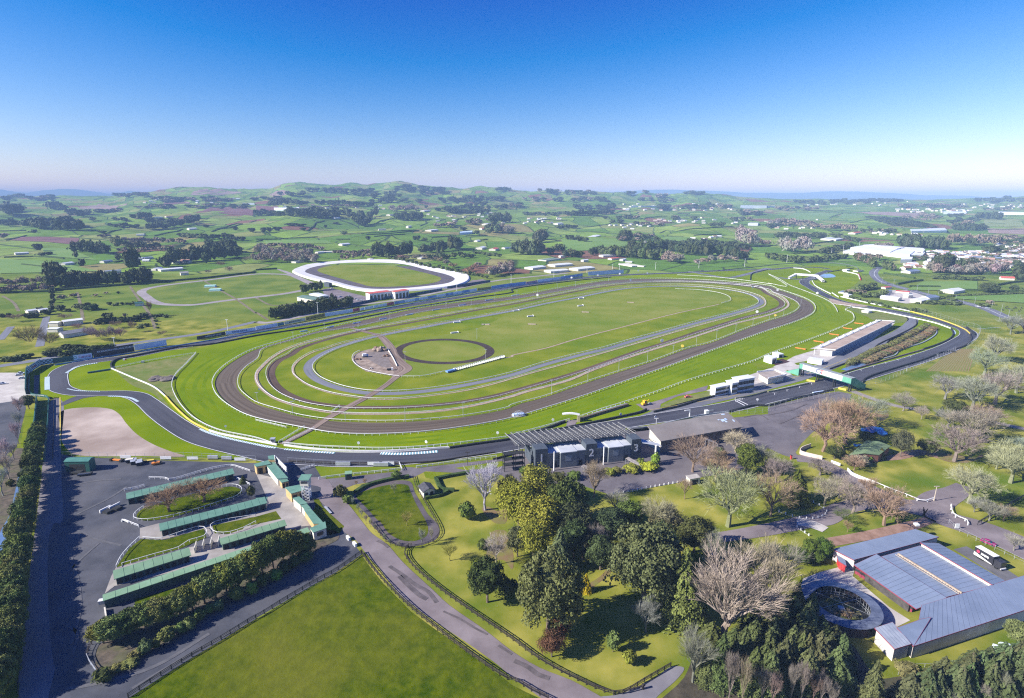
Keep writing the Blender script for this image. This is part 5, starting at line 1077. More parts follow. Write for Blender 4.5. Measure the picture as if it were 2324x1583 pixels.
# ---- race control and pit buildings
WR=mat('white metal roof',(.62,.64,.66),(.74,.75,.77),.2,rough=.5)
def tworise(s,zf,label,win=True):
 def ex(K,I):
  ibl,ibr,ifr,ifl=I;out=[];d=ifr-ifl;n=Vector((d.y,-d.x)).normalized()
  for k in range(2):
   z0=zf*(.15+.42*k);z1=z0+zf*.24;a=ifl+n*.06;b=ifr+n*.06;m=MB()
   m.hexa([(a.x,a.y,z0),(b.x,b.y,z0),(b.x-n.x*.1,b.y-n.y*.1,z0),(a.x-n.x*.1,a.y-n.y*.1,z0)],[(a.x,a.y,z1),(b.x,b.y,z1),(b.x-n.x*.1,b.y-n.y*.1,z1),(a.x-n.x*.1,a.y-n.y*.1,z1)]);out.append(m.build('window',M_GLASS))
  return out
 building('control_building',label,s,zf,zf,None,WR,WR,'building',.5,extra=ex)
tworise('g 1790,330 1945,298 1962,328 1852,352',6.2,'smallest white flat roofed control building by the pit lane')
tworise('g 1945,285 2010,270 2042,305 1990,312',8.0,'narrow white control building between its two neighbours')
tworise('g 1990,252 2150,232 2205,255 2060,285',8.6,'tallest white two storey control building')
def awning():
 K=corners('h -100,215 60,198 165,240 0,275',[4.2]*4);K=[Vector((k.x,k.y)) for k in K];m=MB();bl,br,fr,fl=K
 quadslab(m,[(k.x,k.y,4.2) for k in (fl,fr,br,bl)],.3);parts=[m.build('roof',mat('brown flat roof',(.30,.25,.22),(.40,.34,.30),.3))]
 m=MB();I=inset(K,1.2);ibl,ibr,ifr,ifl=I;m.hexa([(k.x,k.y,0) for k in (ifl,ifr,ibr,ibl)],[(k.x,k.y,3.85) for k in (ifl,ifr,ibr,ibl)]);parts.append(m.build('wall',M_CREAM))
 m=MB()
 for P0,P1 in ((bl,br),(br,fr),(fr,fl)):m.bar((P0.x,P0.y,4.9),(P1.x,P1.y,4.9),.35,.9)
 parts.append(m.build('parapet',M_WHITE));put('control_building','low brown flat roofed building with a white parapet beside the footbridge','building',parts)
awning()
def pits():
 zt=5.2;K=corners('d 1030,1325 1140,1335 h 600,20 455,-5',[zt]*4)
 # corners: far-left, far-right, near-right, near-left
 fl_,fr_,nr,nl=[Vector((k.x,k.y)) for k in K]
 nl=Vector((G(*C('d 465,1583')[0],zt).x,G(*C('d 465,1583')[0],zt).y));nr=Vector((G(*C('h 612,12')[0],zt).x,G(*C('h 612,12')[0],zt).y))
 d=(fl_-nl);nr=nl+(nr-nl);far_r=nr+d
 P=[nl,nr,far_r,nl+d];parts=[];m=MB();quadslab(m,[(p.x,p.y,zt) for p in P],.4);roof=m.build('roof',mat('brown pit roof deck',(.36,.27,.21),(.47,.37,.30),.12,c3=(.30,.23,.19),scale3=.05));parts.append(roof)
 e=(nr-nl).normalized();dn=d.normalized();L=d.length
 m=MB();a=nl+e*.8+dn*.6;b=nr-e*2.2+dn*.6;c=b+dn*(L-1.2);f=a+dn*(L-1.2);m.hexa([(q.x,q.y,0) for q in (a,b,c,f)],[(q.x,q.y,zt-.42) for q in (a,b,c,f)]);parts.append(m.build('wall',M_WHITE))
 n=36
 for i in range(n):
  p=b+(c-b)*(i+.15)/n+e*.05;q=b+(c-b)*(i+.85)/n+e*.05;m=MB();m.hexa([(p.x-e.x*.1,p.y-e.y*.1,.1),(p.x,p.y,.1),(q.x,q.y,.1),(q.x-e.x*.1,q.y-e.y*.1,.1)],[(p.x-e.x*.1,p.y-e.y*.1,3.2),(p.x,p.y,3.2),(q.x,q.y,3.2),(q.x-e.x*.1,q.y-e.y*.1,3.2)]);parts.append(m.build('garage_door',mat('pit garage door',(.16,.22,.34),(.22,.28,.40),.3)))
 # white upper canopy strip with arches along the infield side
 m=MB();w0=-e*3.0;a=nl+w0;b=nl;c=nl+d;f=nl+d+w0;z0=zt+.7;quadslab(m,[(a.x,a.y,z0),(b.x,b.y,z0),(c.x,c.y,z0),(f.x,f.y,z0)],.35);parts.append(m.build('canopy',M_WHITE))
 for i in range(9):
  p=nl+d*(i+.4)/9.+w0*.5;m=MB();prev=None
  for k in range(9):
   t=3.1416*k/8;q=(p.x+dn.x*math.cos(t)*2.6,p.y+dn.y*math.cos(t)*2.6,zt+.7+math.sin(t)*1.5)
   if prev:m.bar(prev,q,.55,.35)
   prev=q
  parts.append(m.build('canopy_arch',M_WHITE))
 m=MB();m.bar((nl.x,nl.y,zt+.35),(nr.x,nr.y,zt+.35),.2,.7);m.bar((nr.x,nr.y,zt+.3),(far_r.x,far_r.y,zt+.3),.2,.6);m.bar((far_r.x,far_r.y,zt+.35),(nl.x+d.x,nl.y+d.y,zt+.35),.2,.7);parts.append(m.build('parapet',M_WHITE))
 for i in range(13):
  p=nl+d*i/12.+w0;m=MB();m.bar((p.x,p.y,0),(p.x,p.y,zt+.3),.3);parts.append(m.build('column',M_WHITE))
 put('pit_building','very long pit garage building with a brown roof deck and white arched canopy','building',parts)
pits()
building('media_hut','white flat roofed hut by the car transporter','h 0,50 35,45 55,80 0,100',4.5,4.5,None,M_WHITE,WR,'hut',.2,1,windows=2)
building('media_hut','small white hut on the lawn past the pit building','h 58,25 105,20 125,45 75,55',3,3,None,M_WHITE,WR,'hut',.2,1)
building('transporter_trailer','long white box trailer beside the pit building','h 370,68 500,88 498,112 368,92',3.2,3.2,None,M_WHITE,WR,'trailer',.1,0)
# ---- main footbridge
def bridge():
 zt=9.5;A=G(*C('h 305,125')[0],zt);B=G(*C('h 775,262')[0],zt);a=Vector((A.x,A.y));b=Vector((B.x,B.y));d=(b-a);L=d.length;d.normalize();rz=math.atan2(d.y,d.x)
 root=empty('footbridge',(a.x,a.y,0),rz);tag(root,'enclosed green and white footbridge over the front straight, with a white banner','footbridge')
 def bx(name,m,x0,x1,y0,y1,z0,z1,par=root):q=MB();q.box(x0,x1,y0,y1,z0,z1);return q.build(name,m,par)
 bx('deck',M_GREENW,0,L,-1.6,1.6,zt-4.2,zt-3.8)
 bx('side_panel',MATS['charcoal cladding'],0,L,1.5,1.7,zt-3.79,zt-.3);s_=bx('banner',M_WHITE,L*.07,L*.84,-1.75,-1.6,zt-3.6,zt-.4)
 bx('side_panel',mat('bridge green',(.10,.30,.21),(.13,.36,.26),.4),0,L*.07,-1.75,-1.6,zt-3.7,zt-.3);bx('side_panel',MATS['bridge green'],L*.84,L,-1.75,-1.6,zt-3.7,zt-.3)
 bx('roof',mat('bridge roof',(.22,.25,.26),(.30,.33,.34),.4),-.3,L+.3,-1.9,1.9,zt-.28,zt)
 for t,x,m in (('G',.385,mat('navy print',(.03,.05,.14),(.04,.07,.18),1)),('T',.455,M_RED)):
  o=link('lettering',lettering(t,3.9,m),s_);o.location=(L*x,-1.78,zt-2.0);o.rotation_euler=(R(90),0,0);o.scale=(1.6,1,1)
 # ramp to the park
 e0=G(*C('h 850,365')[0]);v=Matrix.Rotation(-rz,2) @ (Vector((e0.x,e0.y))-a);q=MB();x0,x1=L,v.x;y1=v.y
 q.hexa([(x0,-1.7,zt-4),(x1,y1-1.5,0),(x1+1,y1+2,0),(x0,1.7,zt-4)],[(x0,-1.7,zt-.6),(x1,y1-1.5,3.0),(x1+1,y1+2,3.0),(x0,1.7,zt-.6)]);q.build('ramp',MATS['bridge green'],root)
 q=MB();q.hexa([(x0-.2,-1.9,zt-.55),(x1+.2,y1-1.7,3.05),(x1+1.2,y1+2.2,3.05),(x0-.2,1.9,zt-.55)],[(x0-.2,-1.9,zt-.35),(x1+.2,y1-1.7,3.25),(x1+1.2,y1+2.2,3.25),(x0-.2,1.9,zt-.35)]);q.build('ramp_roof',mat('ramp roof green',(.20,.36,.29),(.25,.42,.34),.4),root)
 q=MB();q.hexa([(-.2,-1.6,zt-4),(.1,-1.6,zt-4),(.1,1.6,zt-4),(-.2,1.6,zt-4)],[(-.2,-1.6,zt-.6),(.1,-1.6,zt-.6),(.1,1.6,zt-.6),(-.2,1.6,zt-.6)]);q.build('end_wall',M_BLACK,root)
 for k in range(12):st=MB();st.box(-.3-(k+1)*.9,-.3-k*.9,-1.3,1.3,0,(zt-4.2)*(1-(k+1)/12.)+.3);st.build('stair_step',MATS['bridge green'],root)
 for x in (.04,.36,.68,.97):
  for s_ in (-1,1):q=MB();q.bar((L*x,s_*1.1,0),(L*x,s_*1.1,zt-4.2),.6,.6);q.build('pier',M_BLACK,root)
 return root
bridge()
# ---- white arched footbridge at the hairpin
def whitebridge():
 P=[G(*C(q)[0],z) for q,z in (('d 190,945',1),('d 255,912',6),('d 440,925',6),('d 500,975',1))];parts=[]
 for i in range(3):
  a,b=P[i],P[i+1];m=MB();dv=(b-a);n=Vector((-dv.y,dv.x,0)).normalized()*1.5
  for s_ in (-1,1):m.hexa([a+n*s_-n*.1,b+n*s_-n*.1,b+n*s_+n*.1,a+n*s_+n*.1],[a+n*s_-n*.1+Vector((0,0,2.6)),b+n*s_-n*.1+Vector((0,0,2.6)),b+n*s_+n*.1+Vector((0,0,2.6)),a+n*s_+n*.1+Vector((0,0,2.6))])
  m.hexa([a-n,b-n,b+n,a+n],[p+Vector((0,0,.3)) for p in (a-n,b-n,b+n,a+n)]);m.hexa([p+Vector((0,0,2.62)) for p in (a-n*1.2,b-n*1.2,b+n*1.2,a+n*1.2)],[p+Vector((0,0,2.8)) for p in (a-n*1.2,b-n*1.2,b+n*1.2,a+n*1.2)])
  parts.append(m.build(('ramp','deck','ramp')[i],M_WHITE))
 for t in (.02,.35,.98):
  a=P[1]+(P[2]-P[1])*t;m=MB();m.bar((a.x,a.y,0),(a.x,a.y,6),.8,.8);parts.append(m.build('pier',M_BLACK))
 put('footbridge','white footbridge with sloping ends crossing the hairpin road','footbridge',parts)
whitebridge()
# ---- barn complex and horse walker
GR=mat('blue grey long run roof',(.165,.205,.285),(.21,.255,.345),.12,rough=.42,spec=.4)
GW=mat('pale block wall',(.50,.46,.44),(.60,.56,.54),.4)
MRN=mat('maroon trim',(.22,.03,.06),(.28,.05,.08),.5)
def poly_build(name,label,sroof,zs,wm,rm,base=0,cat='building',eave=.5,ribm=1.6,ribdir=0,extra=None):
 K=[Vector((k.x,k.y)) for k in corners(sroof,zs)];parts=[]
 n=len(K);m=MB();c=sum(K,Vector((0,0)))/n
 Kw=[k+(c-k).normalized()*eave for k in K]
 b0=len(m.V)
 for i in range(n):
  j=(i+1) % n;m.poly([(Kw[i].x,Kw[i].y,base),(Kw[j].x,Kw[j].y,base),(Kw[j].x,Kw[j].y,zs[j]-.25),(Kw[i].x,Kw[i].y,zs[i]-.25)])
 parts.append(m.build('wall',wm));m=MB();P=[(K[i].x,K[i].y,zs[i]) for i in range(n)]
 m.poly(P);m.poly([(x,y,z-.25) for x,y,z in P][::-1])
 for i in range(n):
  j=(i+1) % n;m.poly([(P[i][0],P[i][1],P[i][2]-.25),(P[j][0],P[j][1],P[j][2]-.25),P[j],P[i]])
 ro=m.build('roof',rm);parts.append(ro)
 if ribm and n == 4:
  q=MB();A0,A1,B1,B0=[Vector(p) for p in (P[0],P[1],P[2],P[3])]
  if ribdir:A0,A1,B1,B0=A1,B1,B0,A0
  nn=int((A1-A0).length/ribm)
  for i in range(1,nn):
   q.bar(A0+(A1-A0)*i/nn+Vector((0,0,.03)),B0+(B1-B0)*i/nn+Vector((0,0,.03)),.05,.04)
  q.build('roof_ribs',mat('roof seam',(.14,.175,.25),(.18,.22,.30),.3),ro)
 q=MB()
 for i in range(n):
  j=(i+1) % n;q.bar((P[i][0],P[i][1],P[i][2]-.14),(P[j][0],P[j][1],P[j][2]-.14),.12,.26)
 q.build('fascia',MRN,ro)
 if extra:parts += extra(K)
 return put(name,label,cat,parts)
H5=5.2
poly_build('barn','upper barn wing with a blue grey roof and red end wall','l 588,232 1335,50 1550,122 778,330',[4.4,5.0,4.6,4.2],GW,GR,ribdir=0)
poly_build('barn','barn roof panel over the row of horse boxes','l 780,375 985,278 1620,672 1345,775',[4.0,5.2,5.2,4.0],mat('stall front in painted shade',(.05,.045,.045),(.09,.08,.08),.5),GR,ribdir=1,eave=3.6)  # near-black wall colour paints in the shade under the overhanging roof
poly_build('barn','middle barn roof with a timber ridge beam','l 1030,300 1378,200 2030,560 1612,668',[4.5,4.7,4.7,4.5],GW,GR,ribdir=1)
poly_build('barn','narrow striped barn roof beside the bus','l 1380,172 1550,180 2150,518 2035,555',[5.8,4.6,4.6,5.8],mat('cream clerestory',(.62,.56,.45),(.70,.64,.53),.4),GR,ribdir=1)
poly_build('barn','longest barn wing with a blue grey roof facing the lower lawn','l 1395,742 2330,470 2620,690 1320,1112',[5.6,5.6,4.2,4.2],GW,GR,ribdir=0)
poly_build('barn','square end pavilion of the barn with coarse roof ribs','l 968,948 1130,895 1302,1092 1150,1138',[4.6,4.9,4.6,4.4],GW,mat('weathered blue roof',(.23,.26,.32),(.33,.36,.42),.3,rough=.45),ribdir=0,ribm=1.0)
poly_build('barn','roof return joining the long wing and the pavilion','l 1170,945 1395,865 1480,850 1320,1112',[5.0,5.4,5.4,4.25],GW,GR,ribm=0)
for q0,q1 in (('l 1180,275','l 1760,632'),):
 a=G(*C(q0)[0],5.1);b=G(*C(q1)[0],5.1);m=MB();m.bar(a,b,.5,.5);n=(b-a).cross(Vector((0,0,1))).normalized()
 m.bar(a+n*1.2,b+n*1.2,.15,.15)
 for k in range(24):c=a+(b-a)*(k+.5)/24;m.bar(c,c+n*1.2,.1,.1)
 o=m.build('ridge_beam',mat('tan timber',(.36,.28,.21),(.46,.37,.29),.6));tag(o,'tan timber ridge frame along the middle barn roof','beam')
for i in range(12):
 u=C('l %f,%f' % (812+i*42,466+i*29.6))[0];p=G(u[0],u[1]);m=MB();m.box(-.9,.9,-.08,.08,0,2.1);m2=MB();m2.box(-.9,.9,-.12,-.08,1.1,2.0)
 root=empty('stable_door',p,-.95);tag(root,'dark half open horse box door along the barn front','door','horse box doors of the barn');m.build('leaf',MRN,root);m2.build('opening',M_BLACK,root)
poly_build('lean_to','red boarded end room of the upper barn','l 625,285 700,330 712,385 640,340',[3.0,3.0,3.0,3.0],M_RED,GR,ribm=0)
def walker():
 z=3.1;c=G(*C('l 678,728')[0],z);
 # rings read off the picture: outer eaves and inner edge
 E=G(*C('l 1055,840')[0],z);Wt=G(*C('l 305,600')[0],z);r1=((E-c).length+(Wt-c).length)/2
 r1=(G(*C('l 1050,860')[0],z)-G(*C('l 310,600')[0],z)).length/2;c=(G(*C('l 1050,860')[0],z)+G(*C('l 310,600')[0],z))/2;r0=r1*.70
 root=empty('horse_walker',(c.x,c.y,0));tag(root,'circular horse walker with a ring roof and planted centre','horse walker')
 n=40;panels=MB()
 for i in range(n):
  t0,t1=6.2832*i/n,6.2832*(i+.97)/n;panels.cur=0
  P=[(math.cos(t)*r,math.sin(t)*r,zz) for t,r,zz in ((t0,r0,z+.35),(t0,r1,z),(t1,r1,z),(t1,r0,z+.35))]
  panels.hexa([(x,y,q-.1) for x,y,q in P],P)
 panels.build('ring_roof',mat('glossy polycarbonate roof',(.085,.10,.14),(.18,.205,.265),.35,rough=.25,spec=.6),root)
 w_=MB()
 for i in range(n):
  t0,t1=6.2832*i/n,6.2832*(i+1)/n;r=r1-.3;w_.poly([(math.cos(t0)*r,math.sin(t0)*r,0),(math.cos(t1)*r,math.sin(t1)*r,0),(math.cos(t1)*r,math.sin(t1)*r,z-.3),(math.cos(t0)*r,math.sin(t0)*r,z-.3)])
 w_.build('outer_wall',mat('walker wall in painted shade',(.03,.02,.03),(.06,.04,.05),.5),root)  # shade on the wall is painted in as a near-black colour
 w_=MB()
 for i in range(n):
  t0,t1=6.2832*i/n,6.2832*(i+1)/n;r=r0+.1
  for zz in (.8,1.6):w_.bar((math.cos(t0)*r,math.sin(t0)*r,zz),(math.cos(t1)*r,math.sin(t1)*r,zz),.08)
  w_.bar((math.cos(t0)*r,math.sin(t0)*r,0),(math.cos(t0)*r,math.sin(t0)*r,z),.08)
 w_.build('inner_rail',M_STEEL,root)
 q=MB();q.cyl((0,0,0),(0,0,1.8),1.1,.9,8);q.build('motor_hub',M_CONC,root)
 q=MB()
 for i in range(6):
  t=6.2832*i/6+.3;q.bar((0,0,3.4),(math.cos(t)*(r0+.6),math.sin(t)*(r0+.6),3.2),.05)
 q.build('spokes',M_STEEL,root)
 q=MB();
 for i in range(24):
  t0,t1=6.2832*i/24,6.2832*(i+1)/24;q.poly([(0,0,.9),(math.cos(t0)*(r0-1.6),math.sin(t0)*(r0-1.6),.18),(math.cos(t1)*(r0-1.6),math.sin(t1)*(r0-1.6),.18)])
 q.build('planted_centre',mat('dry planting',(.16,.17,.05),(.34,.28,.14),.6,c3=(.13,.20,.03),scale3=.2),root)
 q=MB()
 for i in range(24):
  t0,t1=6.2832*i/24,6.2832*(i+1)/24;a,b=r0-2.2,r1;q.poly([(math.cos(t0)*a,math.sin(t0)*a,.14),(math.cos(t0)*b,math.sin(t0)*b,.14),(math.cos(t1)*b,math.sin(t1)*b,.14),(math.cos(t1)*a,math.sin(t1)*a,.14)])
 q.build('walkway',M_BLACK,root)
 for i in range(26):
  a=rt.uniform(0,6.28);r=(r0-3.2)*math.sqrt(rt.random())
  plant('bush',(c.x+math.cos(a)*r,c.y+math.sin(a)*r,.1),rt.uniform(.8,1.8),rt.uniform(1.4,3.2),(.26,.20,.11) if i % 3 else (.12,.15,.04),'garden_plant','dry garden plant in the centre of the horse walker','plant','garden plants inside the horse walker')
walker()
# ---- buildings of the right park
building('cottage','green roofed cottage under the orange brown trees','h 890,830 1115,878 1010,960 730,965',4.0,4.0,5.0,mat('red brown boards',(.20,.08,.06),(.26,.11,.08),.6),mat('moss green roof',(.13,.20,.10),(.19,.26,.14),.3),'building',.4,1,square=False)
wall('courtyard_wall','h 385,890 300,925 295,955 400,985 490,1005',2.0,.3,mat('peach rendered wall',(.62,.50,.42),(.70,.58,.50),.5),'peach rendered wall of the small courtyard by the car park','wall')
wall('garden_wall','h 570,1030 610,1045 655,1062',1.3,.3,M_WHITE,'short white wall below the cottage','wall')
wall('garden_wall','h 720,1105 760,1145 850,1185 970,1228',1.5,.35,M_WHITE,'long curved white wall edging the oval lawn','wall')
# ---- speedway and far side buildings
building('speedway_stand','red roofed speedway stand behind the hoardings','b 1010,1070 1200,1045 1215,1062 1010,1082',9,9,None,M_WHITE,mat('red stand roof',(.45,.09,.08),(.55,.13,.11),.3),'grandstand',.3,6,M_GLASS)
building('speedway_stand','second red roofed speedway stand with a white box','b 1235,1052 1365,1035 1370,1048 1240,1070',9,9,None,M_WHITE,MATS['red stand roof'],'grandstand',.3,4,M_GLASS)
building('speedway_shed','long green roofed shed by the speedway car park','b 425,1100 530,1085 630,1140 520,1160',5,5,6,M_CREAM,mat('dull green roof',(.10,.17,.14),(.14,.22,.18),.3),'shed',.3,4)
building('speedway_shed','white roofed shed behind the long green roofed one','b 500,1080 590,1068 640,1100 550,1110',5,5,5.5,M_CREAM,WR,'shed',.3,2)
building('speedway_box','dark scoring box on the speedway bank','b 635,975 665,970 668,985 640,988',6,6,None,MATS['charcoal cladding'],MATS['charcoal cladding'],'hut',.1,1)
# ================================================================ RAILS, WALLS, FENCES
def inner_off(P,off):
 P=np.asarray(P)[:,:2];return P+normals(P,True)*off
area=lambda P:.5*np.sum(P[:,0]*np.roll(P[:,1],-1)-P[:,1]*np.roll(P[:,0],-1))
sgo=-1 if area(np.asarray(D_OUT)) > 0 else 1     # + = outwards
rail('running_rail',inner_off(D_OUT,sgo*1.6),'white outer running rail round the wide dirt track','white running rails',1.3,4,parts=False,closed=True,rails=((1.25,.26),),postw=.2,cat='rail')
rail('running_rail',inner_off(D_IN,-sgo*.9),'white inner running rail of the wide dirt track','white running rails',1.2,5,parts=False,closed=True,rails=((1.15,.22),),postw=.15,cat='rail')
rail('running_rail',inner_off(R3,sgo*.6),'white rail on the sandy strip inside the wide dirt track','white running rails',1.2,5,parts=False,closed=True,rails=((1.15,.22),),cat='rail')
rail('running_rail',inner_off(T2,sgo*3.2),'white rail along the narrow brown track','white running rails',1.2,5,parts=False,closed=True,rails=((1.15,.2),),cat='rail')
rail('running_rail',inner_off(R5,sgo*.5),'white rail on the inner sandy strip','white running rails',1.2,5,parts=False,closed=True,rails=((1.15,.2),),cat='rail')
rail('running_rail',inner_off(T3,-sgo*3.4),'white inner rail of the grey all weather track','white running rails',1.2,5,parts=False,closed=True,rails=((1.15,.24),),cat='rail')
rail('running_rail',path('c 1480,1042 1700,1052 1850,1072 1950,1102 1982,1145 1900,1172'),'short white rail at the head of the centre field',None,1.2,5,parts=False,rails=((1.15,.26),),cat='rail')
rail('running_rail',path('f 1300,255 1245,250 1000,200 900,140 872,95 890,50 940,22'),'white rail curving round the clay work site',None,1.2,4,parts=False,rails=((1.15,.26),),cat='rail')
wall('concrete_barrier','f 1190,0 1240,80 1280,160',1.0,.4,M_WHITE,'white concrete barrier beside the sandy crossing','barrier')
rail('running_rail',path('f 1320,258 1500,255 1720,210'),'white rail from the crossing to the starting gate',None,1.2,4,parts=False,rails=((1.15,.24),),cat='rail')
# rails that cross with the soil road
for s_,l in (('f 205,855 440,712','white rail on the yard side of the soil crossing'),('f 275,855 530,722','white rail on the far side of the soil crossing'),('f 690,575 760,522','short white rail closing the middle of the soil crossing'),('f 0,655 130,685 275,720','white rail ending on the turf before the soil crossing')):
 rail('crossing_rail',path(s_),l,None,1.2,3,parts=False,rails=((1.15,.18),(.6,.1)),cat='rail')
# outer turf rail (close one, posts can be counted) and its wall
OUT1=path('e 1780,40 1680,150 1600,230 1560,320 1590,430 1680,560 1800,660 2000,750 2323,818 f 150,868')
rail('running_rail',OUT1,'white picket posted rail curving from the infield patch to the soil crossing',None,1.3,2.6,rails=((1.25,.2),(.8,.1)),postw=.2,cat='rail',maxp=70)
OUT2=path('f 245,865 500,888 800,903 1100,912 1400,905 1700,880 2000,845 2323,800 g 0,795 250,725 520,650')
rail('running_rail',OUT2,'long white posted rail along the turf beside the stands',None,1.3,3.4,rails=((1.25,.2),(.8,.1)),postw=.24,cat='rail',maxp=95)
rail('running_rail','g 600,630 800,560 1000,498 1300,400 1600,290 1900,200 2200,110 h 0,55 d 380,1500 600,1415 760,1340 780,1310 760,1260 700,1230 760,1205','white posted rail from the finish arch past the control buildings',None,1.3,4,rails=((1.25,.22),),postw=.24,cat='rail',maxp=60)
rail('running_rail','d 590,1180 750,1200 740,1210','short white rail by the bridge road',None,1.2,4,parts=False,rails=((1.15,.25),),cat='rail')
rail('running_rail',path('e 1020,180 1280,125 1500,85 1780,42'),'pale rail along the upper side of the infield patch',None,1.3,3,parts=False,rails=((1.25,.14),(.7,.14)),cat='rail')
rail('running_rail',path('d 0,905 100,950 200,1010 330,1060 480,1120 560,1160 610,1210 630,1250'),'white rail curving beside the hairpin road',None,1.3,4,parts=False,rails=((1.2,.3),),cat='rail')
rail('running_rail',path('c 1500,915 1900,940 2323,995 d 30,1000'),'white rail along the head of the turf by the link road',None,1.3,4,parts=False,rails=((1.2,.35),),cat='rail')
rail('running_rail',path('d 0,905 165,1022 0,990',False),'white V shaped chute rail',None,1.3,4,parts=False,rails=((1.2,.3),),sm=False,cat='rail')
# concrete circuit walls
YW=mat('pale concrete wall',(.60,.58,.56),(.74,.72,.70),.3,rough=.7)
wall('circuit_wall','e 1010,180 1200,262 1400,350 1520,450',.9,.4,M_WHITE,'white concrete wall below the infield patch','wall')
wall('circuit_wall','e 1500,430 1560,500 1650,590 1750,670 1900,745',1.0,.5,M_YELLOW,'yellow painted concrete wall along the esses','wall')
wall('circuit_wall','e 1900,745 2000,775 2323,838 f 190,875',1.0,.5,YW,'pale concrete wall under the picket posted rail','wall')
wall('circuit_wall','f 255,878 500,910 800,930 1100,935 1400,922 1750,900',1.0,.5,YW,'pale grey concrete wall beside the kerbs of the stand bend','wall')
wall('tyre_wall','f 1760,905 2000,870 2323,820 g 0,812 270,740 480,665',1.2,1.0,M_BLACK,'black tyre wall under the long posted rail','barrier')
wall('hedge_barrier','g 605,650 800,590 1050,515',1.5,1.6,mat('brown fence boards',(.10,.08,.05),(.18,.14,.09),.5),'brown clipped jump hedge beside the finish rail','hedge')
wall('circuit_wall','g 610,640 800,575 1040,505',1.0,.4,M_PALEBLUE,'pale blue wall along the finish lawn','wall')
wall('tyre_wall','g 250,772 560,710 900,640 1170,580 1220,555',1.3,.8,M_BLACK,'black tyre wall between the finish lawn and the front straight','barrier')
wall('tyre_wall','g 1285,578 1500,530 1700,470 1940,405',1.2,.7,M_BLACK,'black tyre wall dividing the pit entry from the rough grass','barrier')
wall('circuit_wall','g 2025,455 2150,435 2323,390 h 0,395 370,318',1.1,.5,mat('mossy concrete',(.20,.20,.12),(.30,.29,.2),.4),'mossy pit wall along the start grid','wall')
wall('yellow_barrier','h 350,290 425,302',1.2,.8,M_YELLOW,'yellow barrier block before the footbridge','barrier');wall('yellow_barrier','h 640,362 710,378',1.2,.8,M_YELLOW,'yellow barrier block beneath the footbridge ramp','barrier')
wall('circuit_wall','h 425,300 560,265 680,220 1000,125 1410,10',1.1,.6,mat('brown stained wall',(.16,.10,.09),(.24,.17,.15),.4),'brown stained wall between the straight and the drain garden','wall')
wall('tyre_wall','d 1660,1400 1680,1450 1640,1500 1500,1560 h 1410,5',1.2,.8,M_BLACK,'black tyre wall round the inside of the last bend','barrier')
wall('armco','h 560,185 750,115 900,40 960,0 d 1000,1545 1200,1450 1340,1370 1345,1325',1.0,.5,M_DKTIM,'dark barrier along the outside of the pit lane','barrier')
wall('stone_edge','d 1510,1390 1530,1440 1400,1530 h 1200,10 1150,60 1050,90',.8,.7,M_STEEL,'grey edging round the reed bank','wall')
wall('circuit_wall','d 660,1110 900,1165 1200,1225 1300,1245',1.0,.5,M_WHITE,'white wall on the outside of the sweeping bend','wall');wall('circuit_wall','d 1290,1243 1500,1300 1650,1350 1780,1405 1835,1450',1.0,.6,M_YELLOW,'yellow wall round the outside of the last bend','wall')
wall('circuit_wall','d 1835,1450 1840,1510 1780,1560 1700,1590',1.1,.7,M_DKTIM,'dark wall where the last bend opens onto the straight','wall')
wall('circuit_wall','d 760,1205 1000,1240 1250,1290 1500,1345 1660,1400',1.0,.5,M_WHITE,'white wall on the inside of the sweeping bend','wall')
wall('circuit_wall','d 400,965 430,1010 500,1050 570,1085',1.0,.5,M_WHITE,'white wall after the footbridge','wall');wall('circuit_wall','d 580,1075 640,1115',1.0,.5,M_WHITE,'short white wall by the soil bank','wall')
wall('circuit_wall','c 1900,870 2323,828 d 100,815 350,805 550,800 700,815 800,840 820,870',1.0,.5,mat('dark grey wall',(.09,.10,.11),(.15,.16,.17),.5),'dark wall beyond the hairpin loop','wall')
wall('circuit_wall','d 230,850 300,855 350,870 385,890',1.2,.5,M_WHITE,'white wall curving inside the hairpin','wall');wall('tyre_wall','d 540,890 650,870 780,850',1.2,.8,M_BLACK,'black tyre wall beside the pond','barrier')
wall('circuit_wall','d 680,880 800,905 830,950',1.4,.6,M_WHITE,'white wall of the marshal paddock past the pond','wall');wall('circuit_wall','d 820,905 842,960',1.6,.8,M_RED,'red block wall end past the pond','wall')
wall('circuit_wall','c 2160,960 2180,900 2250,880 2323,865',1.2,.8,M_BLACK,'black wall curving between link road and chute rail','wall')
wall('tyre_wall','d 1800,1390 1850,1430 1870,1460',1.4,1.2,M_BLACK,'tyre stack behind the yellow wall','barrier')
wall('tyre_wall','d 1700,1615 h 1640,25 1400,105 1150,180 900,265 850,310',1.2,.8,M_BLACK,'black tyre wall on the park side of the straight','barrier')
wall('tyre_wall','h 590,375 400,420 200,465 0,520 g 2200,520 1970,575',1.2,.8,M_BLACK,'black tyre wall on the car park side of the straight','barrier')
wall('circuit_wall','h 405,410 500,395',1.25,.9,M_PALEBLUE,'pale blue panel on the car park side tyre wall','wall')
wall('circuit_wall','g 1965,575 1700,610 1240,712 1060,725',.9,.4,M_STEEL,'grey barrier behind the stands','wall')
wall('circuit_wall','f 2170,945 1900,985 1600,1030 1200,1045 700,1040 300,1020',.9,.5,M_DKTIM,'dark guard rail on the stand side of the bend','barrier')
wall('hay_barrier','e 795,222 1005,190',1.1,1.2,M_GREENW,'straight green topped tyre barrier in the infield','barrier')
wall('tyre_wall','e 1015,180 1010,140 1060,100 1200,70 1450,20 1600,-10',1.2,1.0,M_BLACK,'black tyre wall bending into the back straight','barrier')
wall('pit_barrier','f 2150,1010 g 0,960 50,930',1.0,.4,M_DKTIM,'dark barrier end by the stand stairs','barrier')
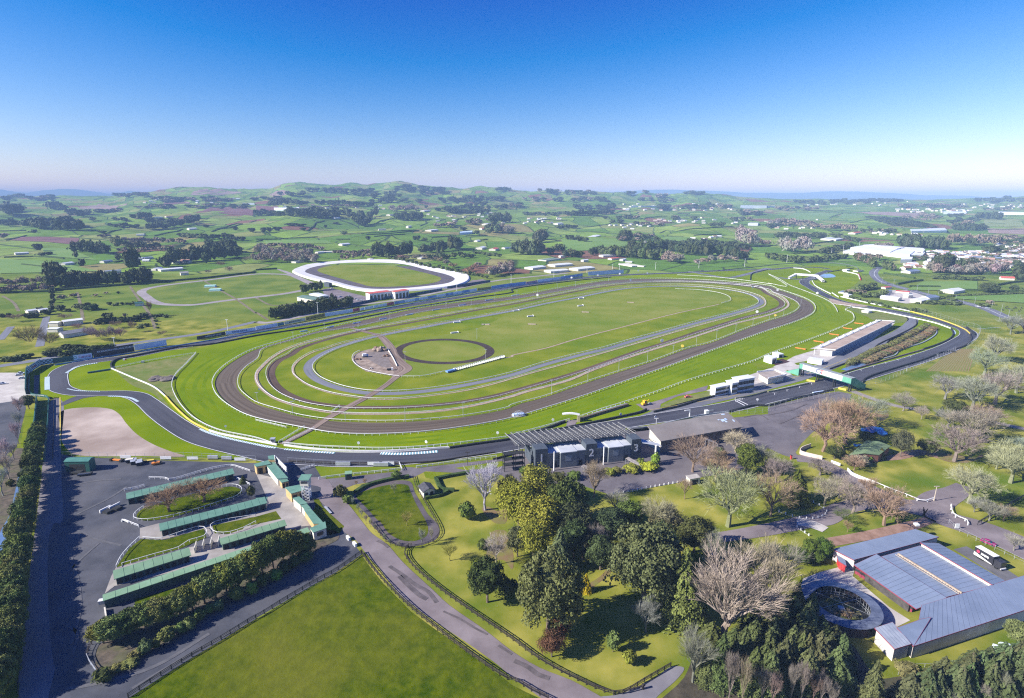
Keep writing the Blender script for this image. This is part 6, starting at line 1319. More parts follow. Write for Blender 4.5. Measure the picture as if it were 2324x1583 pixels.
for i in range(9):
 u=C('b %f,%f' % (400+i*240,1375-i*38-max(0,i-4)*6))[0];a=G(u[0],u[1]+14);b=G(u[0]+17,u[1]+11.2);wall('foam_board',np.array([(a.x,a.y),(b.x,b.y)]),1.2,.3,M_PALEBLUE,'small pale board on the inside verge of the back straight','board','small boards along the back straight')
wall('straight_wall','e 1600,-12 a 1900,1545 2323,1466 b 500,1390 1000,1293 1500,1201 2000,1119 2323,1072 c 0,1044 500,974 900,934',1.2,.6,M_BLACK,'long black tyre wall on the infield side of the back straight','barrier')
for s_,l in (('b 850,1195 1000,1165 1100,1140','dark navy fence below the speedway car park'),('b 1165,1132 1400,1100 1690,1052','dark navy fence below the red roofed stands'),('b 1735,1035 1900,1008 2125,975','dark navy fence at the speedway corner')):wall('navy_fence',s_,3.2,.4,mat('navy sheeting',(.02,.07,.12),(.04,.10,.16),.4),l,'fence')
wall('low_wall','e 500,150 850,92 1500,-8 a 2323,1440 b 500,1352 1200,1212 2000,1068 2323,1020 c 640,935',1.0,.5,mat('blue printed wall',(.05,.16,.32),(.16,.32,.52),.3),'low blue wall beneath the hoardings of the back straight','wall')
# mesh debris fences: posts and thin rails
def debris(s,label,h=3,step=4,**k):rail('debris_fence',s,label,None,h,step,M_STEEL,rails=((h-.05,.07),(h*.5,.05),(.2,.05)),postw=.09,cat='fence',**k)
debris('e 570,975 900,985 1300,990 1700,985 2323,1015','wire fence with steel posts between gravel trap and yard',2.6,4.5,maxp=40)
debris('f 290,1030 700,1055 1100,1062 1290,1055','wire fence with steel posts along the circuit by the offices',2.6,4.5,maxp=40)
debris('g 1990,600 2323,570 h 0,548 300,478 600,410','tall wire fence between the car park and the straight',3.0,5,maxp=40)
debris('h 850,330 1000,310 1300,190 1500,105 1700,10','tall wire fence on the park side of the straight',3.0,6,maxp=40)
debris('d 1340,1240 1600,1310 1780,1370 1900,1400 1890,1500 1800,1583','tall catch fence round the last bend',4.0,6,maxp=50)
rail('white_rail','d 1905,1410 2110,1395','straight white rail leading to the highway verge',None,1.2,3,rails=((1.1,.25),),cat='rail')
# ---- rails in the yards and parks (near: posts are counted)
rail('park_rail','f 570,1185 700,1165 930,1140 1200,1112 1320,1095','white two bar rail below the verge lawn',None,1.2,3,rails=((1.15,.14),(.65,.14)),postw=.18)
rail('park_rail','f 410,1105 470,1085 530,1065','short white rail in the screen shadow',None,1.2,2.5,rails=((1.15,.14),(.65,.14)),postw=.18)
rail('park_rail','f 1455,1082 1700,1048 1900,1020 2180,985','white posted rail leading to the stands',None,1.3,2.6,rails=((1.2,.16),(.7,.1)),postw=.2)
rail('park_rail','f 1300,1045 1325,1105','white gate rail at the circuit crossing',None,1.4,1.5,rails=((1.3,.2),(.8,.12)),postw=.2)
rail('stable_rail','e 1130,1290 1280,1262 1310,1248','white rail before the long stable end',None,1.3,2.5,rails=((1.2,.14),(.65,.1)),postw=.14)
rail('stable_rail','e 1355,1180 1500,1185 1545,1198 1900,1100 2060,1070 2110,1068 2200,1095 2270,1118','white rail behind the upper stable roof',None,1.3,2.5,rails=((1.2,.16),(.65,.1)),postw=.14)
rail('island_rail','e 1305,1445 1230,1500 1215,1545 1270,1562 1350,1562 1550,1530 1800,1465 2000,1400 2150,1350 2195,1300 2180,1262 2120,1245 2010,1252','white rail looping round the tree island',None,1.2,2.2,rails=((1.15,.14),),postw=.12,maxp=90)
rail('court_rail','i 1058,405 1100,320 1180,225 1270,140','white rail at the curved end of the court lawn',None,1.2,2.4,rails=((1.15,.16),),postw=.14)
rail('court_rail','i 1300,145 1480,150 1600,110 1835,45 1870,125 1700,180 1640,230 1400,300 1110,385','white rail round the court lawn',None,1.2,2.4,rails=((1.15,.14),),postw=.12)
rail('court_rail','i 2323,-60 1925,15 1950,95 2070,100 2200,62 j 0,0','white rail round the inner court lawn',None,1.2,2.4,rails=((1.15,.14),),postw=.12)
rail('court_rail','i 1130,-15 1260,35','white curved rail at the court entrance',None,1.2,2,rails=((1.15,.16),(.6,.12)),postw=.14)
rail('court_rail','e 2145,1180 2210,1210 2270,1240','white rail by the cone shrub',None,1.2,2,rails=((1.15,.16),(.6,.12)),postw=.14)
rail('culvert_rail','e 240,430 420,440 450,460','white rail over the culvert',None,1.2,3,parts=False,rails=((1.15,.2),))
wall('loading_wall','i 955,790 975,915',1.2,.4,M_CREAM,'low cream wall beside the gravel corner of the stables','wall')
FD=dict(rails=((1.35,.16),(.95,.12),(.5,.12)),postw=.2,cat='fence')
rail('paddock_fence','i 1165,1583 1400,1425 1700,1235 2000,1060 2323,862 j 0,865 300,680 600,505 720,440 955,275','dark timber fence between the bitumen lane and the paddock',None,1.5,2.6,M_BLACK,maxp=75,**FD)
rail('paddock_fence','j 960,270 1010,350 1150,520 1400,770 1640,965 1900,1165 2323,1440 k 40,1440 150,1510 330,1600','dark timber fence between the paddock and the entry road',None,1.5,2.4,M_DKTIM,maxp=80,**FD)
rail('park_fence','j 1385,215 1350,260 1360,310 1450,420 1650,590 1900,770 2323,1060 k 200,1210 400,1330 600,1430 800,1520 950,1560 1050,1530 1200,1440 1440,1300','dark timber fence between the entry road and the park',None,1.5,2.4,M_DKTIM,maxp=80,**FD)
rail('parade_fence','f 1425,1160 1450,1250 1500,1340 1560,1440 1640,1583 j 1665,60 1660,110 1600,170 1520,205 1350,222 1200,180 1130,110 1050,0','dark fence round the parade track bend',None,1.2,2.4,M_DKTIM,maxp=70,rails=((1.1,.14),(.6,.1)),postw=.16)
rail('bridge_rail','i 790,1215 820,1280 870,1350 915,1430','white topped rail at the hedge culvert',None,1.3,2,M_STEEL,rails=((1.25,.14),(.7,.1)),postw=.12)
rail('bridge_rail','i 835,1100 800,1170 790,1215','dark rail at the yard end of the hedge',None,1.3,2,M_DKTIM,rails=((1.25,.14),(.7,.1)),postw=.14)
rail('bridge_rail','i 165,1470 175,1583','dark rail over the ditch by the service road',None,1.3,2,M_DKTIM,rails=((1.25,.14),(.7,.1)),postw=.14)
rail('picket_rail','g 880,1325 1100,1290 1300,1250 1500,1215','low white picket posts edging the stand bitumen',None,.9,2.2,rails=((.15,.06),),postw=.34,maxp=45)
rail('picket_rail','h 410,1395 480,1430 530,1475 500,1515 420,1540 320,1540 200,1515 100,1480','low white posts round the pine lawn',None,.9,2.4,rails=((.15,.05),),postw=.32,maxp=45)
rail('park_rail','h 970,1225 1100,1280 1260,1340 1400,1395 1500,1370','white rail along the lower edge of the oval lawn',None,1.2,4,rails=((1.1,.24),),postw=.3)
rail('park_rail','h 1660,1430 1665,1480 1700,1530 1800,1570 1812,1600','white curved rail at the road fork',None,1.2,3,rails=((1.1,.24),),postw=.3)
rail('picket_rail','l 262,38 320,78 370,112','low white posts beside the path end',None,.9,2.2,rails=((.15,.05),),postw=.34)
rail('wire_fence','l 1640,0 1700,55 1900,165 2080,250 2323,370','wire mesh fence above the bus park',None,1.8,3,M_STEEL,rails=((1.75,.06),(.9,.04)),postw=.09)
rail('wire_fence','l 1180,1375 1300,1310 1600,1300 1800,1230 1900,1180','light wire fence along the barn lawn',None,1.2,3,M_STEEL,rails=((1.15,.05),),postw=.08)
rail('black_fence','h 1900,1600 2100,1480 2323,1350','black tube fence cutting the park corner',None,1.6,3,M_BLACK,rails=((1.5,.3),(.8,.1)),postw=.14)
for s_,l in (('f 900,1310 1000,1250 1200,1195 1390,1165','clipped dark hedge along the top of the parade track'),('f 1630,1180 1690,1280 1800,1290','clipped L shaped hedge by the clubhouse'),('f 1540,1360 1650,1340 1740,1300','clipped hedge below the clubhouse'),('f 1640,1185 1760,1160 1940,1130','low clipped hedge above the clubhouse lawn')):
 wall('clipped_hedge',s_,1.3,1.5,M_HEDGE,l,'hedge')
# green screens of the depot boundary
wall('boundary_screen','e 258,200 245,260 240,420',4.5,.4,M_GREENW,'tall green screen at the outside of the hairpin','wall')
wall('boundary_screen','e 270,260 265,330 272,400 300,425 420,440 440,460',1.6,.4,M_GREENW,'low green wall at the hairpin run off','wall')
wall('boundary_screen','e 340,470 325,650 300,880',3.8,.4,M_GREENW,'long green screen between the lawn strip and the ditch','wall')
wall('boundary_screen','e 445,465 440,620 425,820 400,1030',2.2,.3,M_GREENW,'long green wall beside the service road','wall')
rail('service_fence','e 492,450 488,700 480,1000','dark fence in the shade of the service road',None,1.3,3,M_DKTIM,rails=((1.25,.12),(.6,.1)),postw=.14,maxp=30)
# ================================================================ HOARDINGS
M_SIGNB=mat('blue printed board',(.10,.22,.52),(.30,.48,.78),.16,rough=.5);M_SIGND=mat('black printed board',(.02,.02,.03),(.04,.04,.05),.3,rough=.5)
M_SIGNY=mat('mustard printed board',(.45,.34,.06),(.12,.10,.03),.5,rough=.5);M_SIGNT=mat('teal board',(.05,.20,.24),(.07,.25,.29),.3);M_SIGNR=mat('crimson board',(.42,.04,.10),(.50,.07,.14),.4)
M_SIGNW=mat('white blue board',(.62,.70,.86),(.78,.83,.92),.12,rough=.5);M_SIGNC=mat('cream board',(.70,.66,.45),(.75,.70,.5),.4)
M_CHECK=uvmat('checked board',[(.03,.10,.13),(.55,.66,.70)],.8,.8,kind='check',rough=.5)
M_GREEN=mat('green print',(.02,.30,.16),(.03,.35,.2),1)
def hoarding(s,hpx,m,label,texts=(),inner=None,props=True):
 q=C(s);A=G(q[0][0],q[0][1]);B=G(q[1][0],q[1][1]);h=HT((A+B)/2,hpx/4.)
 a=Vector((A.x,A.y));b=Vector((B.x,B.y));d=b-a;L=d.length;rz=math.atan2(d.y,d.x)
 root=empty('hoarding',(a.x,a.y,0),rz);tag(root,label,'billboard')
 mb=MB();mb.box(0,L,-.08,.08,.25,h);bo=mb.build('board',m,root)
 if m is M_CHECK:
  for k in bo.data.uv_layers:pass
  me=bo.data;l=me.uv_layers.new(name='UVMap');
  for lo in me.loops:v=me.vertices[lo.vertex_index].co;l.data[lo.index].uv=(v.x,v.z)
 mb=MB();n=max(2,int(L/6)+1)
 for i in range(n):x=.2+(L-.4)*i/(n-1);mb.box(x-.08,x+.08,.1,.26,0,h*.98);mb.bar((x,1.6,0),(x,.2,h*.8),.1)
 mb.build('brace',M_DKTIM,root)
 if inner:
  mb=MB();mb.box(L*inner[0],L*inner[1],-.14,-.082,h*.15,h*.9);bo=mb.build('panel',M_SIGNW,root)
 for t,x,z,sz,mm in texts:
  o=link('lettering',lettering(t,h*sz,mm),bo);o.rotation_euler=(R(90),0,0);o.location=(L*x,-.18,.1+h*z)
 return root
NV=MATS['navy print']
hoarding('e 246,232 375,150',62,M_CHECK,'black and white chequered hoarding at the hairpin with a red word',(('Castrol',.52,.5,.42,M_SIGNR),))
hoarding('e 375,150 485,133',52,M_CHECK,'chequered hoarding next to the plain green boards')
hoarding('e 485,133 660,112',50,M_GREENW,'plain green hoarding between the chequers and the red lettered panel')
hoarding('e 660,112 848,86',58,M_GREENW,'green hoarding with a white panel, green round emblem and red word',(('Castrol',.6,.5,.50,M_SIGNR),('O',.14,.5,.55,M_GREEN)),inner=(.06,.96))
hoarding('e 852,84 1222,24',74,M_SIGND,'long black hoarding with small white lettering beside the blank pale blue one',(('RICHARDSON RACING STABLES',.55,.66,.26,M_SIGNW),))
hoarding('a 1225,1600 1515,1552',55,M_PALEBLUE,'large blank pale blue hoarding at the outer road')
hoarding('a 1790,1503 2048,1458',34,M_SIGND,'black hoarding with white capitals behind the back straight',(('WESTBURY STUD',.56,.5,.50,M_SIGNW),))
hoarding('a 2052,1457 2323,1418',34,M_SIGNW,'pale hoarding with navy capitals next to the black one',(('PORTER GROUP',.45,.5,.52,NV),))
hoarding('b 0,1412 195,1380',34,M_SIGNW,'blank white blue hoarding next to the teal board')
hoarding('b 197,1379 255,1368',32,M_SIGNT,'small teal hoarding beside the cream one')
hoarding('b 258,1367 450,1328',32,M_SIGNC,"cream hoarding with black capitals beside the small teal one",(("JIMBO'S PET FOOD",.5,.5,.46,M_BLACK),))
hoarding('b 455,1327 625,1290',34,M_SIGNY,'mustard and black hoarding beneath the clipped hedge')
hoarding('b 628,1290 880,1250',34,M_SIGNW,'long white blue hoarding before the small red one')
hoarding('b 882,1249 942,1237',30,M_SIGNR,'small crimson hoarding beside a row of white boards')
for i in range(6):
 x=946+i*41;hoarding('b %d,%d %d,%d' % (x,1236-i*7.4,x+38,1229-i*7.4),26,M_SIGNW,('first','second','third','fourth','fifth','sixth')[i]+' small white board from the small crimson hoarding')
hoarding('b 1193,1193 1253,1181',28,M_SIGNR,'crimson hoarding at the end of the small white boards')
xs=[1256,1350,1445,1480,1560,1640,1720,1790,1870,1940,2006]
yb=lambda x:1180-(x-1256)*.163
for i in range(10):
 hoarding('b %d,%.1f %d,%.1f' % (xs[i]+1,yb(xs[i]),xs[i+1]-1,yb(xs[i+1])),27,M_SIGNB if i % 2 == 0 else M_SIGNW,('%s hoarding, %s past the crimson one, before the mustard board' % ('blue' if i % 2 == 0 else 'pale',('first','second','third','fourth','fifth','sixth','seventh','eighth','ninth','tenth')[i])))
hoarding('b 2010,1057 2132,1040',24,M_SIGNY,'mustard hoarding on the far straight beyond the speedway')
hoarding('b 2136,1040 2323,1012',28,M_SIGNB,'blue hoarding beside the far mustard one')
hoarding('c 0,1014 125,998',28,M_SIGNB,'blue hoarding leading to the pinkish board')
hoarding('c 128,997 230,980',22,mat('pinkish board',(.45,.22,.32),(.55,.32,.42),.3),'pinkish hoarding on the far straight')
hoarding('c 233,980 440,952',26,M_SIGNW,'pale hoarding after the pinkish one');hoarding('c 443,952 640,922',26,M_SIGNB,'blue hoarding before the tallest far boards')
hoarding('c 690,918 1012,898',36,M_PALEBLUE,'tall pale blue hoarding ending the far straight')
# ================================================================ POLES, ARCH, DOME, STARTING GATE
def pole(s,label,arm=True,head=2.2,group=None,r=.14,m=M_STEEL,cat='lamp post',name='light_pole'):
 for q in C(s):
  p=G(q[0],q[1]);h=HT(p,q[2]/4.);root=empty(name,p);tag(root,label,cat,group)
  mb=MB();mb.cyl((0,0,0),(0,0,h),r,r*.6,6);mb.build('pole',m,root)
  if arm:mb=MB();mb.box(-head/2,head/2,-.1,.1,h-.15,h+.15);mb.build('lamp_head',m,root)
pole('f 15,485,90 335,595,120 812,655,75 1355,665,135 1880,615,130','slim track light pole on the turf inside the wide dirt track',group='track light poles along the near straight')
pole('g 358,410,128 687,300,115 968,205,108 1228,115,98 1460,45,80','slim track light pole on the turf inside the wide dirt track',group='track light poles along the near straight')
pole('c 1670,1550,85 1855,1490,75 2028,1430,70 2183,1380,80 d 10,1325,60 140,1280,60 295,1200,65 260,1130,45','slim track light pole on the turf inside the wide dirt track',group='track light poles along the near straight')
pole('b 340,1520,90 625,1430,80 930,1385,40 1215,1320,70 1480,1270,60 1725,1220,60 1955,1185,50 2168,1140,60 c 45,1110,60 230,1090,70 410,1050,60 575,1020,50 725,995,50 875,970,40','slim track light pole beside the far side of the dirt track',group='track light poles along the far straight')
pole('f 1355,125,100 2083,100,95','slim light pole beside the round brown ring',group='light poles of the round brown ring');pole('b 2005,1495,95','slim light pole on the centre field',group=None)
for s_,l in (('a 1045,1575,95','tall pale floodlight mast before the outer road'),('a 2068,1415,100','tall pale floodlight mast behind the black board with white capitals'),('b 565,1285,125','tall white floodlight mast by the clipped hedge'),('b 1247,1155,85','white floodlight mast before the red speedway stand'),('b 1823,1060,62','white floodlight mast by the speedway corner'),('b 2315,985,75','white floodlight mast at the far end of the speedway pits'),('b 403,1265,50','thin pole before the clipped hedge'),
    ('c 380,930,65','white mast before the white roofed barns'),('c 680,895,60','white mast before the last white barn'),('c 975,865,60','white mast above the tall pale hoarding'),('c 1302,860,60','white mast by the caravans'),('c 1695,850,60','white mast before the pinkish trees'),('c 2110,835,70','white mast by the dark wood'),('c 912,860,45','short lamp above the pale hoarding'),('d 170,800,70','white mast behind the hairpin'),('d 572,740,65','white mast at the wood edge'),('d 680,705,60','white mast beside the long dark hedge'),('d 825,670,60','white mast before the white factory roofs')):
 pole(s_,l,r=.28,head=2.8,m=M_WHITE)
pole('d 1030,990,60 1140,1000,50 1350,1060,55 1450,1095,55 1545,1090,50 1700,1145,50 1770,1165,45 1875,1170,55 2030,1205,55 2095,1330,80 2115,1250,75 2180,1290,70 2245,1310,60','grey street lamp on the highway verge',group='street lamps along the highway',head=3)
pole('f 1920,1055,115','tall dark pole by the circuit crossing',m=M_DKTIM);pole('h 1505,1380,135','leaning pale power pole at the oval lawn corner',r=.2,m=mat('weathered pole',(.45,.38,.30),(.52,.45,.37),1));pole('h 1255,200,45 1530,90,45','thin lamp on the straight verge',group='thin lamps on the straight verge')
pole('g 1305,720,90','thin white pole beside the stand canopy',m=M_WHITE)
def disc(s,m,label,group,r=.9,name='marker_disc',h=1.6):
 for q in C(s):
  p=G(q[0],q[1]);root=empty(name,p,rt.uniform(-.4,.4));tag(root,label,'marker',group);mb=MB();mb.cyl((0,-.06,h),(0,.06,h),r,r,14);mb.poly([(math.cos(-t*.4488)*r,-.06,h+math.sin(-t*.4488)*r) for t in range(14)]);mb.build('disc',m,root);mb=MB();mb.cyl((0,0,0),(0,0,h-r),.06,.06,5);mb.build('stake',M_STEEL,root)
disc('f 932,878 1545,868 2193,785 g 372,665 985,615 1300,640 2225,480',M_WHITE,'round white furlong marker beside the turf','round white furlong markers',.75)
disc('c 1075,970 230,1108 1360,1528 2222,1262 2183,1035 d 85,1062 445,1090 c 478,935 540,948 700,912 912,895 977,912 1145,882 1228,905 778,925',M_WHITE,'round white distance marker on the far side of the course','round white distance markers',1.5,h=2.2)
disc('c 1545,1572 d 65,1290',M_YELLOW,'round yellow distance marker beside the dirt track','round yellow distance markers',1.3)
disc('e 2050,725 f 345,478 30,385',M_WHITE,'small white disc on the turf bend','small white discs on the turf bend',.6)
def arch():
 A=G(*C('g 603,660')[0]);parts=[];h=HT(A,15);m=MB();m.box(A.x-.8,A.x+.8,A.y-.7,A.y+.7,0,h);parts.append(m.build('pillar',mat('sandstone pillar',(.35,.32,.18),(.45,.40,.25),.6)))
 m=MB();prev=None
 for k in range(9):
  t=k/8.;q=(A.x+.5-t*9.5,A.y+1.*t,h+1.2*math.sin(3.14*t)*.5+.3)
  if prev:m.bar(prev,q,1.2,.8)
  prev=q
 parts.append(m.build('arch_beam',M_WHITE));put('finish_arch','white curved finish arch on a stone pillar','arch',parts)
arch()
def dome():
 c=G(*C('g 60,605')[0]);root=empty('glass_shelter',c,.25);tag(root,'domed silver shelter on the rail beside the dirt track','shelter');m=MB();r=HT(c,15)*.62;n=10
 for i in range(n+1):
  prev=None
  for k in range(9):
   t=3.1416*k/8;x=(i/n-.5)*2;rr=r*math.sqrt(max(0,1-x*x*.98));q=(x*r*1.5,math.cos(t)*rr,math.sin(t)*rr*1.2)
   if prev:m.bar(prev,q,.1)
   prev=q
 m.build('frame',M_STEEL,root);m=MB();m.box(-r*1.3,r*1.3,-r*.5,r*.5,0,r*.55);m.build('cabin',M_PALEBLUE,root);m=MB();m.box(-r*1.5,r*1.5,-r*.9,r*.9,.0,.25);m.build('floor',M_CONC,root)
 m=MB();m.box(-.5,.5,-r*.55,-r*.5,.3,r*.5);m.build('door',M_GLASS,root)
dome()
def gate():
 A=G(*C('f 1730,218')[0]);B=G(*C('f 2250,78')[0]);a=Vector((A.x,A.y));b=Vector((B.x,B.y));d=b-a;L=d.length;rz=math.atan2(d.y,d.x);root=empty('starting_gate',A,rz);tag(root,'long white starting gate with a row of stalls parked on the sandy strip','starting gate')
 n=24
 for i in range(n+1):m=MB();x=L*(.12+.88*i/n);m.box(x-.06,x+.06,-.9,.9,.1,1.9);m.build('stall_divider',M_WHITE,root)
 m=MB();m.box(L*.12,L,-.95,-.85,1.9,2.1);m.box(L*.12,L,.85,.95,1.9,2.1);m.build('top_frame',M_WHITE,root);m=MB();m.box(0,L*.14,-1.2,1.2,.5,1.6);m.build('tow_frame',M_SIGNB,root)
 for x in (.05,.3,.6,.9):m=MB();m.cyl((L*x,-1.5,.45),(L*x,-1.2,.45),.45,.45,10);m.build('wheel',M_BLACK,root)
gate()
# ================================================================ VEHICLES AND SMALL THINGS
CARM={}
def paint(c):
 k='%.2f %.2f %.2f' % c
 if k not in CARM:CARM[k]=mat('car paint '+k,c,c,1,rough=.3,spec=.6)
 return CARM[k]
def car_meshes(c):
 k='car%s' % (c,)
 if k in POSTM:return POSTM[k]
 b=MB();b.hexa([(-2.2,-.88,.3),(2.2,-.88,.3),(2.2,.88,.3),(-2.2,.88,.3)],[(-2.15,-.85,.85),(2.2,-.82,.75),(2.2,.82,.75),(-2.15,.85,.85)]);b.hexa([(-1.5,-.8,.84),(1.0,-.8,.82),(1.0,.8,.82),(-1.5,.8,.84)],[(-1.1,-.66,1.42),(.35,-.66,1.42),(.35,.66,1.42),(-1.1,.66,1.42)])
 g=MB();g.hexa([(-1.53,-.82,.9),(1.03,-.82,.88),(1.03,.82,.88),(-1.53,.82,.9)],[(-1.15,-.69,1.34),(.42,-.69,1.34),(.42,.69,1.34),(-1.15,.69,1.34)])
 r=MB();r.hexa([(-1.1,-.68,1.35),(.4,-.68,1.35),(.4,.68,1.35),(-1.1,.68,1.35)],[(-1.0,-.6,1.46),(.3,-.6,1.46),(.3,.6,1.46),(-1.0,.6,1.46)])
 wl=MB();wl.cyl((0,-.1,.32),(0,.1,.32),.32,.32,12);wl.poly([(math.cos(-t*.5236)*.32,-.1,.32+math.sin(-t*.5236)*.32) for t in range(12)])
 POSTM[k]=[mesh('body',b.V,b.F,paint(c)),mesh('window',g.V,g.F,M_GLASS),mesh('roof',r.V,r.F,paint(c)),mesh('wheel',wl.V,wl.F,M_BLACK)];return POSTM[k]
def car(s,c,rz,label,group=None,name='car',cat='car'):
 for q in C(s):
  p=G(q[0],q[1]);p.z += .12;root=empty(name,p,rz);tag(root,label,cat,group);b,g,r,w_=car_meshes(c);link('body',b,root);link('window',g,root);link('roof',r,root)
  for x in (-1.4,1.4):
   for y in (-.8,.8):link('wheel',w_,root,(x,y,0))
car('l 1995,185',(.30,.02,.12),-.95,'dark pink red car on the road above the bus')
car('g 1595,440',(.75,.15,.12),.25,'red car with a white bonnet on the pit entry road',name='race_car');
car('d 1905,1200',(.75,.75,.78),-.6,'white car driving on the highway');car('d 1990,1215',(.45,.50,.60),-.6,'pale grey car on the highway behind the white one');car('d 1092,992',(.08,.08,.10),-.6,'dark car on the highway by the red roofed yard');car('d 1020,852',(.55,.60,.70),-1.2,'grey blue car where the highway leaves the trees')
car('d 1310,1255',(.8,.8,.8),2.6,'white car parked at the end of the inner road') if False else None
for i,(q,c) in enumerate((('b 735,1118',(.75,.76,.78)),('b 770,1112',(.3,.35,.5)),('b 845,1105',(.72,.72,.75)),('b 870,1125',(.15,.16,.2)),('b 905,1130',(.75,.75,.78)),('b 930,1140',(.6,.62,.66)),('b 960,1145',(.75,.75,.75)),('b 640,1125',(.7,.7,.72)),('b 610,1115',(.2,.25,.4)),('b 790,1130',(.65,.66,.7)),('b 690,1035',(.72,.72,.75)),('b 1060,1118',(.6,.6,.62)))):
 car(q,c,.2+.3*(i % 3),'parked car in the speedway car park','cars parked at the speedway')
for q in ('e 20,320','e 175,240','e 205,270','e 190,225'):car(q,(.75,.76,.78),.4,'white vehicle parked in the pale depot yard','white vehicles in the depot yard')
car('d 1730,872',(.12,.1,.12),.3,'x') if False else None
car('c 1725,872',(.12,.10,.12),.2,'dark car on the outer road behind the far straight','dark cars behind the far straight');car('c 1880,872',(.12,.10,.12),.2,'dark car on the outer road behind the far straight','dark cars behind the far straight')
def bus():
 A=G(*C('l 1862,292')[0]);B=G(*C('l 2030,392')[0]);a=Vector((A.x,A.y));b=Vector((B.x,B.y));d=b-a;L=d.length;rz=math.atan2(d.y,d.x);root=empty('horse_truck',(a.x,a.y,.15),rz);tag(root,'black and white horse truck parked beside the striped barn roof','truck')
 def bx(n_,m,x0,x1,y0,y1,z0,z1,par=root):q=MB();q.box(x0,x1,y0,y1,z0,z1);return q.build(n_,m,par)
 body=bx('body',M_SIGND,0,L,0,2.5,.55,3.5);q=MB();q.hexa([(0,-.04,.5),(L*.97,-.04,.5),(L*.97,-.005,.5),(0,-.005,.5)],[(0,-.04,1.7),(L*.97,-.04,.62),(L*.97,-.005,.62),(0,-.005,1.7)]);q.build('lower_panel',M_WHITE,body)
 bx('roof',M_WHITE,0,L,.04,2.46,3.5,3.62)
 for i in range(7):bx('lettering',M_WHITE,L*(.36+i*.06),L*(.40+i*.06+.01*(i % 2)),-.05,-.01,1.75+.1*(i % 3),2.55,body)
 q=MB();q.cyl((L*.2,-.01,2.4),(L*.2,-.06,2.4),.55,.55,14);q.build('emblem',M_SIGNR,body)
 cab=bx('cab',M_SIGND,L+.25,L+2.5,.05,2.45,.5,2.9);bx('windscreen',M_GLASS,L+2.5,L+2.56,.2,2.3,1.6,2.7,cab);bx('bumper',M_WHITE,L+2.5,L+2.75,.1,2.4,.4,.8,cab)
 for x in (1.6,2.8,L+1.2):
  for y in (-.03,2.25):q=MB();q.cyl((x,y,.4),(x,y+.28,.4),.5,.5,14);q.build('wheel',M_BLACK,root)
 for i in range(4):bx('roof_hatch',M_STEEL,1.0+i*1.3,1.3+i*1.3,.8,1.1,3.62,3.7)
bus()
def digger():
 p=G(*C('g 1200,510')[0]);root=empty('yellow_digger',p,.5);tag(root,'yellow orange digger parked on the turf edge road','digger');M_DIG=mat('digger paint',(.75,.38,.02),(.82,.45,.04),.5,rough=.45)
 def bx(n_,m,*a):q=MB();q.box(*a);q.build(n_,m,root)
 bx('body',M_DIG,-1.8,1.6,-1,1,.6,1.7);bx('cab',M_DIG,-.6,.9,-.9,.9,1.7,3.1);bx('window',M_GLASS,-.5,.8,-.93,-.9,1.9,2.9);q=MB();q.bar((1.4,0,1.4),(3.4,0,3.0),.3);q.bar((3.4,0,3.0),(4.4,0,.8),.25);q.build('arm',M_DIG,root);bx('bucket',M_STEEL,4.0,4.9,-.7,.7,.2,.9)
 for x in (-1.2,1.2):
  for y in (-1.15,.85):q=MB();q.cyl((x,y,.6),(x,y+.3,.6),.6,.6,12);q.build('wheel',M_BLACK,root)
digger()
def clump(s,m,label,name,cat,n=8,r=1.2,h=1.0,group=None,seed=1):
 for qi,q in enumerate(C(s)):
  rn=random.Random(seed+qi);p=G(q[0],q[1]);V=[];F_=[];iv,if_=ICO2
  for k in range(n):
   o=np.array([rn.uniform(-r,r),rn.uniform(-r*.6,r*.6),rn.uniform(0,h*.4)]);sc=np.array([rn.uniform(.3,.6)*r,rn.uniform(.3,.6)*r,rn.uniform(.3,.6)*h]);b0=len(V)
   V += [tuple(v*sc*rn.uniform(.85,1.1)+o+np.array([0,0,sc[2]*.6])) for v in iv];F_ += [tuple(i+b0 for i in f) for f in if_]
  o=link(name,mesh(name,V,F_,m),None,p);tag(o,label,cat,group)
clump('e 1450,275',mat('grey brown spoil',(.10,.08,.07),(.20,.17,.15),.8),'grey brown spoil heap on the dull infield patch','spoil_heap','heap',26,6.5,1.4)
clump('f 1125,15',MATS['churned clay'],'orange brown clay heap at the top of the work site','spoil_heap','heap',12,4.5,3,seed=4);clump('b 1110,1583',M_SOIL,'brown earth heap beside the soil road','spoil_heap','heap',8,3,2.5,seed=9)
clump('f 930,95',M_SOIL,'low dark earth heap at the work site rim','spoil_heap','heap',8,2.4,1.2,seed=14);clump('f 1185,70',MATS['harrowed dirt track'] if False else M_SOIL,'reddish earth heap in the work site','spoil_heap','heap',8,2.4,1.6,seed=24);clump('f 1040,180',M_CONC,'pale rubble heap on the work site','spoil_heap','heap',6,1.2,.9,seed=3)
def boxthing(s,dims,rz,parts_,label,name,cat,group=None):
 for q in C(s):
  p=G(q[0],q[1]);root=empty(name,p,rz);tag(root,label,cat,group)
  for n_,m,b in parts_:mb=MB();mb.box(*b);mb.build(n_,m,root)
boxthing('f 985,75',0,.5,(('tank',M_WHITE,(-1.6,1.6,-1,1,1.1,2.9)),('chassis',M_BLACK,(-1.9,2.6,-.9,.9,.4,1.05)),('cab',M_SIGNB,(1.8,2.8,-.95,.95,.8,2.2))),'white tanker trailer on the clay work site','water_tanker','tanker')
boxthing('f 1215,195',0,.2,(('tray',M_BLACK,(-2,1,-.9,.9,.5,1.5)),('cab',M_WHITE,(1.05,2.3,-.9,.9,.5,2.0))),'white and black utility truck on the clay work site','utility_truck','truck')
